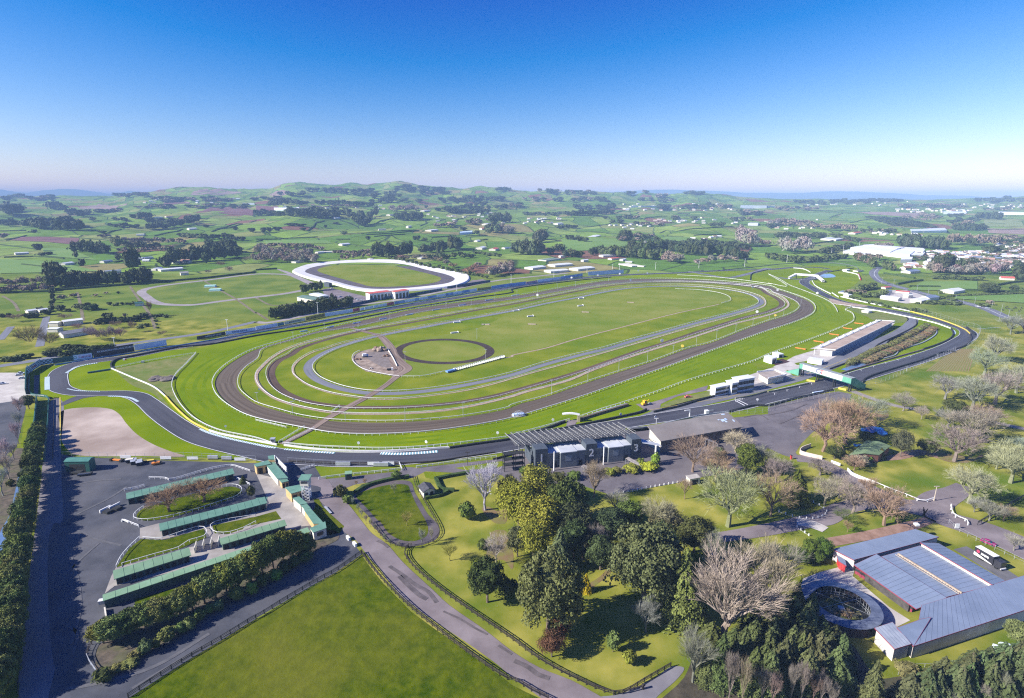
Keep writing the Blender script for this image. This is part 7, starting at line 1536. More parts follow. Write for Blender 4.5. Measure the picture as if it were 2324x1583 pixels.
boxthing('f 155,850',0,.1,(('body',M_CREAM,(-1,1,-1,1,.0,2.3)),('roof',M_STEEL,(-1.2,1.2,-1.2,1.2,2.32,2.5)),('window',M_GLASS,(-.7,.7,-1.04,-1,1.1,1.9))),'small marshal hut where the soil crossing meets the rail','marshal_hut','hut')
boxthing('e 1128,102',0,.2,(('box',M_WHITE,(-.7,.7,-.5,.5,0,1.3)),('flap',M_RED,(.75,1.4,-.5,.5,0,1.1))),'white and red marshal box by the bending tyre wall','marshal_box','box');boxthing('e 1297,125',0,.2,(('box',M_STEEL,(-1,1,-.5,.5,.3,1.6)),('leg',M_STEEL,(-.9,-.8,-.4,.4,0,.3))),'grey box standing on the pale rail','signal_box','box')
# yard things by the shed
boxthing('e 715,1085',0,0,(('top',M_WHITE,(-4,4,-.8,.8,.9,1.1)),('stand',M_STEEL,(-3,3,-.4,.4,0,.88))),'stack of white rails before the green shed','rail_stack','stack');boxthing('e 700,1130',0,0,(('trailer',M_BLACK,(-2.4,2.4,-1.2,1.2,.4,1.1)),('drawbar',M_STEEL,(2.45,4,-.1,.1,.4,.6))),'dark flat trailer below the white rails','flat_trailer','trailer');boxthing('e 775,1145',0,.3,(('trailer',M_BLACK,(-2.6,2.6,-1.2,1.2,.4,1.0)),('frame',M_STEEL,(-2.4,2.4,-1.1,-1,1.02,1.5))),'second dark flat trailer with a grey frame','flat_trailer','trailer')
boxthing('e 1065,1018',0,-.2,(('frame',M_ORANGE,(-3,2,-.5,.5,.5,.9)),('roller',M_BLACK,(-3.6,-2.6,-1,1,0,1.1)),('wheel',M_BLACK,(2,3,-1,1,0,1.1))),'orange framed roller parked by the wire fence','ground_roller','machine');boxthing('e 1180,1030',0,.4,(('canopy',M_CREAM,(-1.6,1.6,-1,1,1.6,1.9)),('body',M_BLACK,(-1.5,1.5,-.9,.9,.3,1.5))),'cream topped cart beside the black bins','ground_cart','cart')
boxthing('e 1215,1035 1265,1045',0,.6,(('bin',M_BLACK,(-1.2,1.2,-2.2,2.2,0,1.6)),('rim',M_STEEL,(-1.3,1.3,-2.3,2.3,1.62,1.72))),'black open bin in the pair before the wire fence','skip_bin','bin','pair of black bins');boxthing('e 1415,1048',0,.5,(('body',M_ORANGE,(-1.6,1.6,-.9,.9,.4,1.2)),('seat',M_BLACK,(-.4,.4,-.4,.4,1.22,1.7)),('roller',M_BLACK,(1.65,2.5,-1.2,1.2,0,.8))),'orange mower in the yard','mower','mower')
boxthing('e 1350,1018',0,.3,(('frame',M_YELLOW,(-2.2,2.2,-.6,.6,.3,.6)),('roller',M_DKTIM,(-2,2,-.9,-.62,0,.5))),'yellow harrow frame lying by the fence','harrow','machine')
boxthing('e 1142,1000 1507,1010 1750,1012 2180,1022',0,0,(('board',M_WHITE,(-2.6,2.6,-.1,.1,.6,2.0)),('prop',M_DKTIM,(-2.3,-2.1,.12,.6,0,1.9))),'white board fixed on the yard wire fence','fence_board','board','white boards on the wire fence');boxthing('e 1935,1000 2060,1008',0,0,(('rack',M_STEEL,(-2.4,2.4,-.4,.4,.5,2.0)),('foot',M_DKTIM,(-2.2,2.2,-.5,.5,0,.4))),'grey rack leaning on the yard wire fence','storage_rack','rack','grey racks on the wire fence')
boxthing('f 1068,1062 1200,1060',0,0,(('board',M_WHITE,(-2.8,2.8,-.1,.1,.6,2.1)),('prop',M_DKTIM,(-2.3,-2.1,.12,.6,0,1.9))),'white board fixed on the circuit fence below the verge','fence_board','board','white boards on the circuit fence');boxthing('f 790,1060 1135,1065',0,0,(('rack',M_STEEL,(-3.4,3.4,-.4,.4,.3,2.0)),('foot',M_DKTIM,(-3.2,3.2,-.5,.5,0,.25))),'grey rack behind the circuit fence','storage_rack','rack','grey racks behind the circuit fence')
boxthing('e 960,1470 1045,1440',0,-.35,(('barrier',M_WHITE,(-.3,.1,-2.2,2.2,.2,1.5)),('gate',M_BLACK,(.6,3.4,-1.8,.6,.2,1.0))),'white barrier with a black gate standing in the yard','yard_gate','gate','yard barriers with black gates');boxthing('i 930,725',0,.3,(('box',M_STEEL,(-.8,.8,-.6,.6,0,1.2)),('lid',M_WHITE,(-.9,.9,-.7,.7,1.22,1.32))),'grey box at the end of the longest stable','feed_box','box');boxthing('e 1140,1575',0,-.5,(('bar',M_WHITE,(-2.2,2.2,-.15,.15,.7,.95)),('base',M_STEEL,(-2.2,-1.4,-.5,.5,0,.68))),'white boom gate near the island rail','boom_gate','gate')
boxthing('j 838,145 898,200',0,-.9,(('drum',M_WHITE,(-1.1,1.1,-.4,.4,.0,1.2)),('band',M_SIGNB,(-.3,.3,-.43,.43,.2,.9))),'white and blue barrier at the lane mouth','road_barrier','barrier','white and blue barriers at the lane mouth');boxthing('j 550,90',0,0,(('dish',M_WHITE,(-1.3,1.3,-.6,.6,1.3,1.8)),('mast',M_STEEL,(-.1,.1,-.1,.1,0,1.28))),'white dish on a mast behind the office end','satellite_dish','dish');boxthing('f 655,1470',0,-.9,(('slat',M_STEEL,(-3.2,3.2,-.4,.4,.5,.65)),('base',M_DKTIM,(-3,3,-.3,.3,0,.48))),'long grey bench grid beside the entry road','bench','bench');boxthing('h 208,1000',0,0,(('post',M_RED,(-.35,.35,-.35,.35,0,2.0)),('cap',M_BLACK,(-.4,.4,-.4,.4,2.02,2.15))),'red post box like pillar on the car park edge','red_pillar','post')
boxthing('k 1110,1525',0,.3,(('beam',M_DKTIM,(-3.0,3.0,-.15,.15,1.0,1.2)),('brace',mat('grey timber',(.28,.24,.22),(.38,.34,.31),1),(-1.6,1.6,-.1,.1,.4,.6)),('post',M_DKTIM,(2.2,2.6,-.3,.3,0,1.6))),'open timber gate at the side road mouth','timber_gate','gate')
boxthing('l 1325,128',0,0,(('cap',M_WHITE,(-.7,.7,-.7,.7,5.1,5.8)),('base',M_STEEL,(-.5,.5,-.5,.5,4.9,5.08))),'round white vent on the upper barn roof','roof_vent','vent')
boxthing('l 1712,50',0,0,(('sign',M_WHITE,(-.8,.8,-.1,.1,.3,2.2)),('post',M_STEEL,(-.1,.1,.12,.25,0,2.2))),'white notice by the wire fence corner','notice','sign');boxthing('g 1782,592',0,.2,(('box',M_WHITE,(-2.2,-.2,-1,1,.2,2.6)),('arm',M_STEEL,(-.1,3.0,-.2,.2,2.2,2.5))),'white start gantry box beside the front straight','gantry_box','gantry');boxthing('g 1610,622',0,.2,(('post',M_WHITE,(-.25,.25,-.25,.25,0,4.2)),('arm',M_WHITE,(-3.2,.2,-.25,.25,4.22,4.7))),'white signal arm beside the front straight','signal_mast','gantry')
clump('h 960,760',mat('blue tarpaulin',(.02,.16,.50),(.05,.26,.66),.4,rough=.5),'blue tarpaulin heap behind the orange brown trees','tarpaulin','tarpaulin',12,4.6,2.4,seed=5);clump('h 830,890',MATS['blue tarpaulin'],'small blue tarpaulin beside the cottage roof','tarpaulin','tarpaulin',6,2,1.4,seed=8)
clump('l 2150,1150',mat('pale wrapped bales',(.55,.66,.68),(.72,.80,.82),.5,rough=.4),'pale green wrapped bales by the wood on the barn lawn','wrapped_bales','bales',10,2.8,1.2,seed=6)
for i,q in enumerate(('i 15,380,0','i 12,500,0')):clump(q,M_SIGNW,'white plastic sheeting on the stream bank','plastic_sheet','sheeting',5,1.6,.8,'white plastic sheets on the stream bank',seed=30+i)
# hurdles and jumps on the centre field
boxthing('b 1800,1440 1820,1345 c 165,1290 35,1240 625,1128 620,1195',0,.45,(('hurdle',mat('pale hurdle',(.50,.50,.50),(.62,.62,.62),.8),(-3.4,3.4,-.8,.8,0,1.3)),('wing',M_WHITE,(3.5,3.7,-1.4,1.4,0,1.7))),'pale grey hurdle parked on the centre field','hurdle','hurdle','pale hurdles on the centre field');boxthing('c 180,1362 665,1252 1075,1163 b 2083,1365',0,-.2,(('log',MATS['tan timber'],(-4,4,-.6,.6,0,1.0)),('foot',M_DKTIM,(-4.2,-4.02,-.8,.8,0,.6))),'tan timber jump on the centre field','timber_jump','jump','tan timber jumps on the centre field')
boxthing('b 950,1420 993,1410 2085,1365',0,.3,(('rail',M_WHITE,(-4,4,-.2,.2,.8,1.1)),('post',M_WHITE,(-3.8,-3.6,-.2,.2,0,.78))),'short white rail piece beside the soil road head','rail_piece','rail','short white rail pieces');boxthing('d 825,1355 722,1400 600,1455 460,1520 295,1583',0,-.75,(('seat',M_ORANGE,(-4,4,-.9,.9,.3,.8)),('base',M_DKTIM,(-3.6,3.6,-.4,.4,0,.28))),'orange bench stand on the bank beside the pit building','orange_bench','bench','orange benches beside the pit building')
boxthing('a 1910,1020 1955,1055',0,.2,(('cover',mat('mint sheeting',(.40,.68,.62),(.50,.76,.70),.3),(-7,7,-4,4,.4,2.6)),('skirt',M_WHITE,(-7.4,7.4,-4.4,4.4,0,.38))),'mint covered stack in the training track field','covered_stack','stack','mint covered stacks')
# ================================================================ FARMLAND: TREES, HEDGES, HOUSES
rf=random.Random(21)
FDK=(.050,.070,.028);FBR=(.27,.215,.16);FBG=(.32,.27,.21);FGR=(.085,.115,.04)
FARL=[]
def later(kk,p,h,w_,c,nm,label,cat,group):FARL.append((kk,p,h,w_,c,nm,label,cat,group,h*w_/max(1,p.length_squared)))
def row(s,n,hpx,wpx,kind,col,label,group,jit=6,name=None,cat='tree',two=False):
 P=smooth([p[:2] for p in C(s)],False,8) if len(C(s)) > 2 else np.array([p[:2] for p in C(s)])
 Q=resample(P,1);idx=[int(i*(len(Q)-1)/max(1,n-1)) for i in range(n)]
 for i in idx:
  u,v=Q[i];u += rf.uniform(-jit,jit)/4*1.6;v += rf.uniform(-jit,jit)/4
  p=G(u,v);sc=scale_at(p);k=rf.uniform(.75,1.2);kk=kind if isinstance(kind,str) else rf.choice(kind)
  c=col if isinstance(col[0],float) else rf.choice(col)
  nm=name or {'farcone':'conifer_tree','farbare':'bare_tree','bare':'bare_tree'}.get(kk,'farm_tree')
  later(kk,p-Vector((0,0,.4)),hpx/4*sc*k,wpx/4*sc*rf.uniform(.85,1.25),c,nm,label,cat,group)
def block(s,w,h,n,hpx,wpx,kind,col,label,group,cat='tree'):
 """trees filling a patch: centre, half width and half depth in enlargement pixels"""
 q=C(s)[0]
 for i in range(n):
  a=rf.uniform(0,6.28);r=math.sqrt(rf.random());u=q[0]+math.cos(a)*r*w/4;v=q[1]+math.sin(a)*r*h/4
  p=G(u,v);sc=scale_at(p);kk=kind if isinstance(kind,str) else rf.choice(kind);c=col if isinstance(col[0],float) else rf.choice(col)
  later(kk,p-Vector((0,0,.4)),hpx/4*sc*rf.uniform(.75,1.15),wpx/4*sc*rf.uniform(.85,1.2),c,'farm_tree' if kk == 'far' else 'bare_tree' if kk == 'farbare' else 'conifer_tree',label,cat,group)
D3=[FDK,(.062,.085,.03),(.045,.065,.028)];G3=[FGR,(.07,.10,.04),(.10,.13,.05)];B3=[FBR,FBG,(.30,.24,.21)]
# crop a
row('a 460,1030 800,1010 1150,990 1350,975',26,120,80,'far',D3,'dark evergreen in the long belt above the training track','dark belt above the training track',10)
block('a 500,1010',50,20,3,190,100,'far',D3,'tallest evergreen at the corner of the dark belt','tall evergreens of the belt corner')
row('a 0,1075 200,1065 450,1055',12,70,60,'farbare',B3,'brown bare tree in the hedge left of the dark belt','bare hedge trees left of the dark belt');row('a 0,1010 450,990',8,70,70,'farbare',B3,'brown bare tree behind the hedge line','bare trees behind the hedge line')
row('a 1180,980 1250,960 1340,970',4,110,80,'far',D3,'dark tree by the white sheds','dark trees by the white sheds')
row('a 1480,830 1600,800 1750,790 1900,780 2150,750',14,130,95,'far',D3,'dark pine in the clump above the training track','pines above the training track');block('a 2000,720',140,25,8,120,90,'far',D3,'dark pine in the clump above the training track','pines above the training track')
row('a 700,700 800,710 960,720',10,100,70,'far',D3,'dark pine in the belt by the country road','pines by the country road');row('a 1150,660 1300,670 1440,665',10,55,50,'far',D3,'tree of the clipped belt past the country road','clipped belt trees')
block('a 1060,660',30,10,3,90,80,'far',[(.16,.16,.06)],'olive round tree at the country road bend','olive trees at the road bend');block('a 1200,850',50,25,4,170,90,'far',D3,'big dark tree beside the country road','big dark trees beside the country road')
row('a 1090,700 1300,700 1550,690',18,35,40,'farbare',[(.36,.36,.36)],'grey olive orchard tree','grey orchard trees')
block('a 100,350',110,25,14,80,70,'far',D3,'dark forest tree on the hill foot','hill foot forest');block('a 500,320',110,20,12,60,60,'far',D3,'dark forest tree on the second hill foot','second hill foot forest');block('a 700,370',110,18,10,50,50,'far',D3,'dark tree behind the pasture','dark trees behind the pasture')
block('a 420,480',200,22,22,85,70,'far',D3,'dark tree of the broad valley wood','broad valley wood');block('a 640,490',150,25,18,95,70,'far',D3,'dark tree of the broad valley wood','broad valley wood');block('a 90,460',120,12,10,50,50,'far',D3,'dark tree left of the valley wood','trees left of the valley wood')
row('a 1000,470 1100,480 1250,480',9,35,45,'far',D3,'dark hedge tree on the mid pasture','hedge trees on the mid pasture');row('a 1350,500 1500,490 1650,460 1800,430',18,55,55,'far',D3,'dark tree of the diagonal valley belt','diagonal valley belt');row('a 1360,440 1600,440 1800,400',12,45,50,'far',D3,'dark tree of the upper diagonal belt','upper diagonal belt')
block('a 1250,400',55,10,4,50,55,'far',D3,'round tree on the upper pasture','round trees on the upper pasture');block('a 1340,390',40,8,4,50,50,'far',D3,'round tree on the upper pasture','round trees on the upper pasture');row('a 1040,420 1140,425',4,30,45,'far',D3,'low dark tree beside the pasture knoll','low trees by the knoll')
row('a 1650,570 1800,580 1940,590',8,50,60,'far',G3,'green tree in the belt below the plough land','belt below the plough land');row('a 1980,580 2100,590 2200,600',6,45,50,'far',D3,'dark tree below the plough land','dark trees below the plough land');row('a 1120,610 1400,620 1680,630',20,45,45,'farbare',B3,'bare poplar of the long grey row','long grey poplar row')
for q,hh,ww in (('a 735,835',75,65),('a 515,855',60,70),('a 355,700',60,70),('a 450,725',40,80),('a 380,730',40,60),('a 680,700',60,80),('a 690,765',70,35),('a 1070,790',70,40),('a 930,530',30,60),('a 365,1240',60,75),('a 300,530',35,50),('a 840,420',35,45),('a 1515,840',100,90),('a 1870,810',110,60),('a 430,1275',60,80),('a 330,1300',50,90),('a 250,1295',45,80),('a 550,1245',55,80),('a 630,1240',45,60),('a 690,1220',50,50),('a 780,1225',60,90),('a 850,1225',65,110),('a 960,1310',50,40),('a 1010,1310',55,60),('a 1080,1085',25,28),('a 2140,505',35,50),('a 2290,520',55,60),('a 1880,480',25,60)):
 row(q,1,hh,ww,'far',D3,'single dark tree scattered on the western pasture','scattered dark trees of the western pasture')
for q,hh,ww in (('a 575,1145',65,75),('a 680,1110',45,70),('a 590,1320',75,110),('a 1050,1400',95,140),('a 1210,1430',90,100),('a 140,1340',85,120),('a 860,1105',30,50),('a 955,1090',22,35),('a 1140,1290',35,40),('a 1480,1460',60,95),('a 700,1420',75,80),('a 940,580',45,75),('a 35,590',50,80),('a 2000,840',50,80),('a 2250,800',60,90),('a 2090,900',60,70),('a 1890,900',60,70)):
 row(q,1,hh,ww,'bare',[(.26,.19,.13),(.32,.25,.2)],'brown bare tree scattered on the western paddocks','scattered bare trees of the western paddocks')
for q,hh,ww,l in (('a 280,1583',190,210,'big olive bare tree before the white farm sheds'),('a 470,1583',150,170,'dark brown bare tree beside the farm house drive'),('a 1370,1290',165,50,'tall narrow brown poplar at the paddock corner')):row(q,1,hh,ww,'bareup' if 'poplar' in l else 'bare',[(.24,.20,.10)] if 'olive' in l else [(.27,.2,.14)],l,None)
row('a 820,1500 900,1520 1000,1510 1100,1500',8,120,90,'bare',[(.34,.25,.26),(.38,.30,.30)],'mauve bare tree in the group beside the farm house','mauve bare trees beside the farm house')
row('a 870,1360 1000,1340 1200,1330 1330,1290',14,45,65,'far',D3,'clipped dark hedge tree across the paddock corner','dark hedge across the paddock corner');row('a 1400,1290 1500,1290',4,25,50,'far',D3,'small dark hedge tree beside the poplar','small hedge beside the poplar');row('a 1000,1190 1100,1185 1260,1180',8,28,35,'far',G3,'shrubby tree of the paddock hedge','paddock hedge trees');row('a 1250,1395 1330,1380',3,30,50,'far',G3,'shrubby tree of the lower paddock','lower paddock shrubs')
row('a 470,1070 480,1150 470,1240',8,50,35,'far',D3,'dark tree of the narrow hedge running down the paddocks','narrow paddock hedge');row('a 1400,1310 1440,1390',4,22,30,'far',G3,'green shrub on the paddock line below the poplar','shrub line below the poplar');row('a 600,1583 1000,1583',10,40,70,'far',D3,'dark hedge tree behind the hoardings','dark hedge behind the hoardings');row('e 450,60 650,70 850,35',7,70,90,'far',D3,'dark hedge tree behind the hoardings','dark hedge behind the hoardings')
row('a 0,1290 70,1290',3,35,50,'far',D3,'dark tree at the pasture lane','dark trees at the pasture lane');row('e 40,110 150,100 250,80',5,55,80,'far',G3,'bushy green tree beyond the outer road','bushy trees beyond the outer road')
# crop b
row('b 150,1310 300,1280 500,1250 720,1215',20,95,60,'far',D3,'dense dark tree of the clipped block behind the hoardings','clipped dark block behind the hoardings',4);row('b 170,1290 400,1245 700,1200',14,95,60,'far',D3,'dense dark tree of the clipped block behind the hoardings','clipped dark block behind the hoardings',4);row('b 780,1200 850,1195',3,85,80,'far',D3,'dark tree at the gate of the speedway car park','dark trees at the speedway gate')
row('b 430,1080 500,1060 580,1045',7,75,45,'far',[(.08,.10,.05)],'dull green tree beside the long green roofed shed','dull trees beside the long shed')
row('b 0,780 200,790 400,790 540,800',30,75,60,'farbare',B3,'brown tree of the large leafless orchard','large leafless orchard',14);row('b 0,720 250,730 500,740',24,65,60,'farbare',B3,'brown tree of the large leafless orchard','large leafless orchard',14);row('b 50,670 250,660 600,690',14,45,60,'farbare',[(.30,.26,.18)],'olive brown tree above the leafless orchard','trees above the leafless orchard');row('b 720,720 850,730 1050,710',14,40,50,'farbare',B3,'brown tree in the hedge past the orchard','hedge past the orchard');row('b 780,780 900,760 1050,755',9,50,40,'farbare',B3,'thin bare tree behind the speedway','thin bare trees behind the speedway')
row('b 1080,740 1180,745 1300,740 1400,730',13,105,80,'far',D3,'tall dark pine behind the speedway','tall pines behind the speedway');row('b 1500,710 1600,700 1700,700',6,85,75,'far',D3,'dark pine of the second clump','second pine clump');block('b 1800,680',55,15,6,115,75,'far',D3,'tall dark pine of the third clump','third pine clump');block('b 1670,715',40,10,3,90,45,'farcone',G3,'pointed green tree between pine clumps','pointed trees between pine clumps')
row('b 1100,745 1300,780 1500,830 1700,870 1900,905 2100,940',26,38,40,'far',G3,'green tree of the screen behind the speedway bank','green screen behind the speedway bank',4);row('b 1320,780 1480,760 1680,800 1780,850',9,45,70,'farbare',[(.30,.19,.12),FBR],'russet bare tree behind the green screen','russet trees behind the green screen');row('b 1920,890 2000,850 2020,830',4,45,70,'farbare',[(.30,.19,.12)],'russet bare tree on the open ground','russet trees on the open ground');row('b 2130,930 2250,900 2320,900',12,80,70,'farbare',B3,'pale bare tree at the far end of the speedway','pale bare trees past the speedway');row('b 2200,860 2323,850',6,60,60,'farbare',B3,'pale bare tree at the far end of the speedway','pale bare trees past the speedway')
row('b 1600,770 1750,760 1850,750 1950,760',8,50,65,'far',G3,'green bushy tree below the pine clumps','bushy trees below the pine clumps');row('b 2000,720 2100,730 2200,745',6,30,55,'far',G3,'low bushy tree past the pine clumps','low bushes past the pine clumps')
row('b 0,370 200,375 400,385 600,390 750,400',34,50,45,'far',D3,'dark tree of the long plantation on the rise','long plantation on the rise',8);row('b 300,360 600,360 800,370 900,400 1100,385',30,60,50,'far',D3,'dark tree of the long plantation on the rise','long plantation on the rise',10);row('b 900,440 980,470 1040,440',9,75,50,'far',D3,'dark tree at the plantation end','plantation end trees')
row('b 1280,410 1400,415 1500,410',12,70,60,'far',D3,'dark tree of the hillside clump','hillside clump');row('b 1230,340 1350,330 1450,330',12,50,60,'farbare',B3,'brown bare tree above the hillside clump','brown trees above the hillside clump');row('b 560,275 800,275 1050,295',16,40,50,'far',D3,'dark tree at the hill foot plantation','hill foot plantation');row('b 120,285 300,270 460,280',14,45,50,'far',D3,'dark tree behind the long greenhouse','trees behind the long greenhouse');row('b 500,310 700,300 900,300',12,25,50,'farbare',B3,'brown tree row below the hill foot plantation','brown row below the plantation')
for q,w_,h_,n in (('b 900,170',260,20,18),('b 1150,200',180,25,16),('b 1400,140',160,20,14),('b 1600,170',150,25,16),('b 1250,250',250,12,14),('b 350,190',160,8,8),('b 700,160',90,8,6),('b 1800,250',250,20,20),('b 2050,300',250,25,26),('b 1750,330',130,12,10),('b 2150,230',120,10,8),('b 1940,220',40,8,3),('b 500,150',60,4,3),('b 2250,150',80,8,6)):block(q,w_,h_,n,36,50,'far',D3,'dark bush tree on the green hills','bush on the green hills')
row('b 1740,350 1900,355 2100,350',14,35,45,'far',D3,'tree of the straight belt on the east pasture','straight belt on the east pasture');row('b 2130,440 2200,435 2300,435',12,75,55,'far',D3,'dark tree of the square wood','square wood');block('b 2150,540',50,15,6,90,60,'far',G3,'green tree of the lane clump','lane clump');block('b 2250,530',80,20,10,70,70,'farbare',B3,'brown bare tree of the lane clump','bare trees of the lane clump');row('b 1640,480 1800,470',7,40,60,'farbare',B3,'brown bare tree beside the white houses','bare trees beside the white houses');block('b 2050,440',160,20,14,35,45,('far','farbare'),[FGR,FBR,FDK],'small garden tree among farm houses','garden trees among farm houses')
for q,hh,ww in (('b 800,550',35,60),('b 1025,595',40,45),('b 630,490',32,35),('b 1885,510',38,55),('b 1450,605',55,35),('b 1480,600',45,35),('b 1530,610',30,55),('b 70,530',45,50),('b 120,525',50,50),('b 190,510',45,60),('b 440,510',25,60),('b 330,460',25,90),('b 400,465',30,80),('b 2000,540',40,45),('b 720,455',18,60),('b 1080,325',40,45),('b 1550,300',30,40)):row(q,1,hh,ww,'far',D3,'single dark tree scattered on the central pasture','scattered dark trees of the central pasture')
# crop c
row('c 50,720 150,725 250,725',10,120,90,'far',[(.075,.09,.05),(.09,.11,.06)],'grey green tree of the big clump by the straight road','big clump by the straight road');block('c 250,610',50,20,5,110,90,'far',[(.10,.10,.06)],'brownish green tree above the big clump','trees above the big clump');row('c 340,720 400,700 450,690',6,65,60,'far',G3,'green tree across the straight road','green trees across the straight road');row('c 490,750 560,745 610,745',5,75,70,'far',D3,'dark tree of the clump behind the barns','clump behind the barns');block('c 715,735',35,8,3,65,60,'far',D3,'dark tree pair on the green field','tree pair on the green field')
row('c 780,725 900,740 1050,750 1200,765 1350,770',28,85,65,'far',G3,'green tree of the broad wood behind the far bend','broad wood behind the far bend',8);row('c 1100,700 1250,720 1400,700 1600,720 1750,740 1950,750 2100,770',30,100,70,'far',D3,'dark tree of the broad wood behind the far bend','broad wood behind the far bend',12);row('c 1450,660 1650,650 1850,660 2130,680',24,60,60,'far',D3,'dark tree at the back of the broad wood','back of the broad wood',8);row('c 1300,650 1380,660',4,75,70,'far',D3,'dark tree at the back of the broad wood','back of the broad wood')
row('c 1390,790 1450,800 1530,800',7,90,75,'farbare',[(.36,.29,.23),(.33,.27,.22)],'pinkish bare tree beside the far bend','pinkish bare trees beside the far bend');row('c 1680,810 1800,800 1900,790 2020,790',9,55,60,'farbare',[(.35,.28,.23)],'pinkish bare tree behind the link road','pinkish bare trees behind the link road');row('c 1215,650',1,65,75,'farbare',[(.38,.32,.27)],'rounded pinkish tree above the broad wood',None);row('c 2060,640 2120,650 2190,660',8,140,75,'farbare',[(.40,.36,.30)],'very tall pale poplar by the village','very tall pale poplars');row('c 2100,580 2180,600',3,70,75,'farbare',[(.40,.36,.30)],'very tall pale poplar by the village','very tall pale poplars');row('c 2250,640 2323,650',3,60,60,'farbare',B3,'brown tree next to the tall poplars','brown trees next to the poplars')
block('c 1040,590',45,15,5,85,75,'far',D3,'large dark tree beside the farm sheds','large dark trees beside the farm sheds');block('c 1100,590',220,20,26,45,50,('far','farbare'),[FDK,FGR,FBR],'tree around the farm sheds','trees around the farm sheds');row('c 510,595 600,600 660,605',7,38,50,'far',D3,'dark hedge tree by the sheds','hedge trees by the sheds');block('c 1250,460',180,14,12,35,50,('far','farbare'),[FDK,FBR],'tree on the middle farms','trees on the middle farms')
row('c 510,370 650,370 750,370 900,360',18,45,50,'far',D3,'dark tree of the middle distance wood','middle distance wood');row('c 120,370 350,370 500,365',14,30,45,'far',D3,'dark tree of the low distant belt','low distant belt');block('c 640,310',70,10,7,35,50,'far',D3,'dark tree of the distant clump','distant clump');block('c 850,320',90,12,10,50,50,'far',D3,'dark tree of the distant clump','distant clump');block('c 1390,320',60,12,8,55,55,'far',D3,'dark tree of the paired clump','paired clump')
for q,w_,h_,n in (('c 330,165',120,8,10),('c 620,180',150,10,14),('c 40,290',60,14,8),('c 200,240',120,12,8),('c 700,240',180,12,14),('c 1660,180',90,6,8),('c 1050,180',60,6,5),('c 1205,175',15,3,2),('c 1350,210',90,8,8),('c 1650,310',160,12,16),('c 1850,300',150,12,14),('c 2150,360',150,16,16),('c 1550,410',110,8,8),('c 960,440',60,8,5),('c 1900,470',100,8,7),('c 430,240',70,8,5),('c 2100,420',120,8,8),('c 1200,240',60,5,4),('c 1400,250',80,5,5),('c 500,490',110,8,8),('c 1000,400',200,10,10)):block(q,w_,h_,n,34,48,('far','far','farbare'),[FDK,FDK,(.06,.09,.05),FBR],'small tree of the distant rolling farms','distant rolling farms')
# crop d
row('d 0,770 150,790 400,790 700,760',22,60,60,'far',[FGR,(.10,.12,.05),(.15,.11,.07)],'shrubby tree in the belt behind the hairpin','belt behind the hairpin',8);row('d 480,720 600,700 760,670',16,55,55,'far',D3,'dark tree of the diagonal shelter belt','diagonal shelter belt');row('d 130,700 230,720 300,700 350,710',9,130,90,'farbare',[(.40,.36,.30),(.36,.32,.26)],'large pale pinkish bare tree behind the hairpin','large pale trees behind the hairpin');row('d 80,570 250,575 520,580',16,50,50,'far',D3,'dark tree of the village belt','village belt');row('d 590,570 700,590 820,620',9,40,55,'far',G3,'green tree behind the white houses','trees behind the white houses')
row('d 340,480 450,490 520,500',9,45,45,'farbare',[(.24,.20,.10)],'olive brown orchard tree','olive brown orchard blocks');row('d 570,505 680,510 780,515',12,60,45,'farbare',[(.26,.18,.10)],'olive brown orchard tree','olive brown orchard blocks');block('d 200,470',200,30,20,50,60,'farbare',B3,'pale bare tree of the village edge','bare trees of the village edge');block('d 60,470',80,20,8,40,50,'far',D3,'dark tree of the village edge','dark trees of the village edge')
row('d 1000,670 1100,680',5,55,65,'farbare',B3,'brown tree behind the factory','brown trees behind the factory');row('d 1230,650 1350,660 1500,670 1600,680',22,95,70,'far',[(.06,.085,.05),(.07,.10,.055)],'large grey green tree by the town','large trees by the town',12);row('d 1350,660 1470,650',4,70,75,'farbare',B3,'brown round tree by the town','brown trees by the town');row('d 1620,640 1750,630 1900,640 2100,640',30,85,40,'farbare',[(.34,.28,.25)],'bare poplar of the long town row','long town poplar row');row('d 1900,590 2100,600 2323,610',16,50,60,('far','farbare'),[FDK,FBR],'tree behind the town','trees behind the town');block('d 1830,640',50,10,4,70,60,'far',D3,'dark tree in the town','dark trees in the town')
row('d 1680,505 1800,508 1960,505',18,60,42,'far',D3,'dark tree of the rectangular plantation','rectangular plantation',4);row('d 1880,405 2000,400 2100,405',14,55,45,'far',D3,'dark tree of the round plantation','round plantation');row('d 1640,440 1800,430 1890,430',12,35,40,'far',D3,'dark tree of the low shelter','low shelter trees');row('d 1650,385 1760,385',6,32,40,'far',D3,'dark tree of the small shelter','small shelter trees');row('d 1690,470 1850,460',8,40,45,'farbare',B3,'brown tree between plantations','brown trees between plantations')
for k in range(7):row('d %d,%d %d,%d' % (900+k*40,395+k*12,1250+k*45,410+k*12),12,20,42,'far',D3,'clipped dark shelter row tree of the kiwifruit blocks','clipped shelter rows',2)
block('d 1000,520',180,16,12,35,50,('far','farbare'),[FDK,FBR],'tree on the eastern farms','trees on the eastern farms');block('d 1400,400',170,25,22,30,45,'farbare',B3,'brown orchard tree on the plain','brown orchard on the plain')
row('d 800,780 880,800 950,850',12,65,60,('far','farbare'),[FGR,(.30,.19,.13),FGR],'bushy tree between hairpin and highway','bushy trees between hairpin and highway');block('d 900,780',120,18,12,50,60,('far','farbare'),[FGR,FBR],'bushy tree between hairpin and highway','bushy trees between hairpin and highway');block('d 1100,870',50,15,6,75,60,('far','farbare'),[FGR,FBR],'grey tree at the highway bend','grey trees at the highway bend')
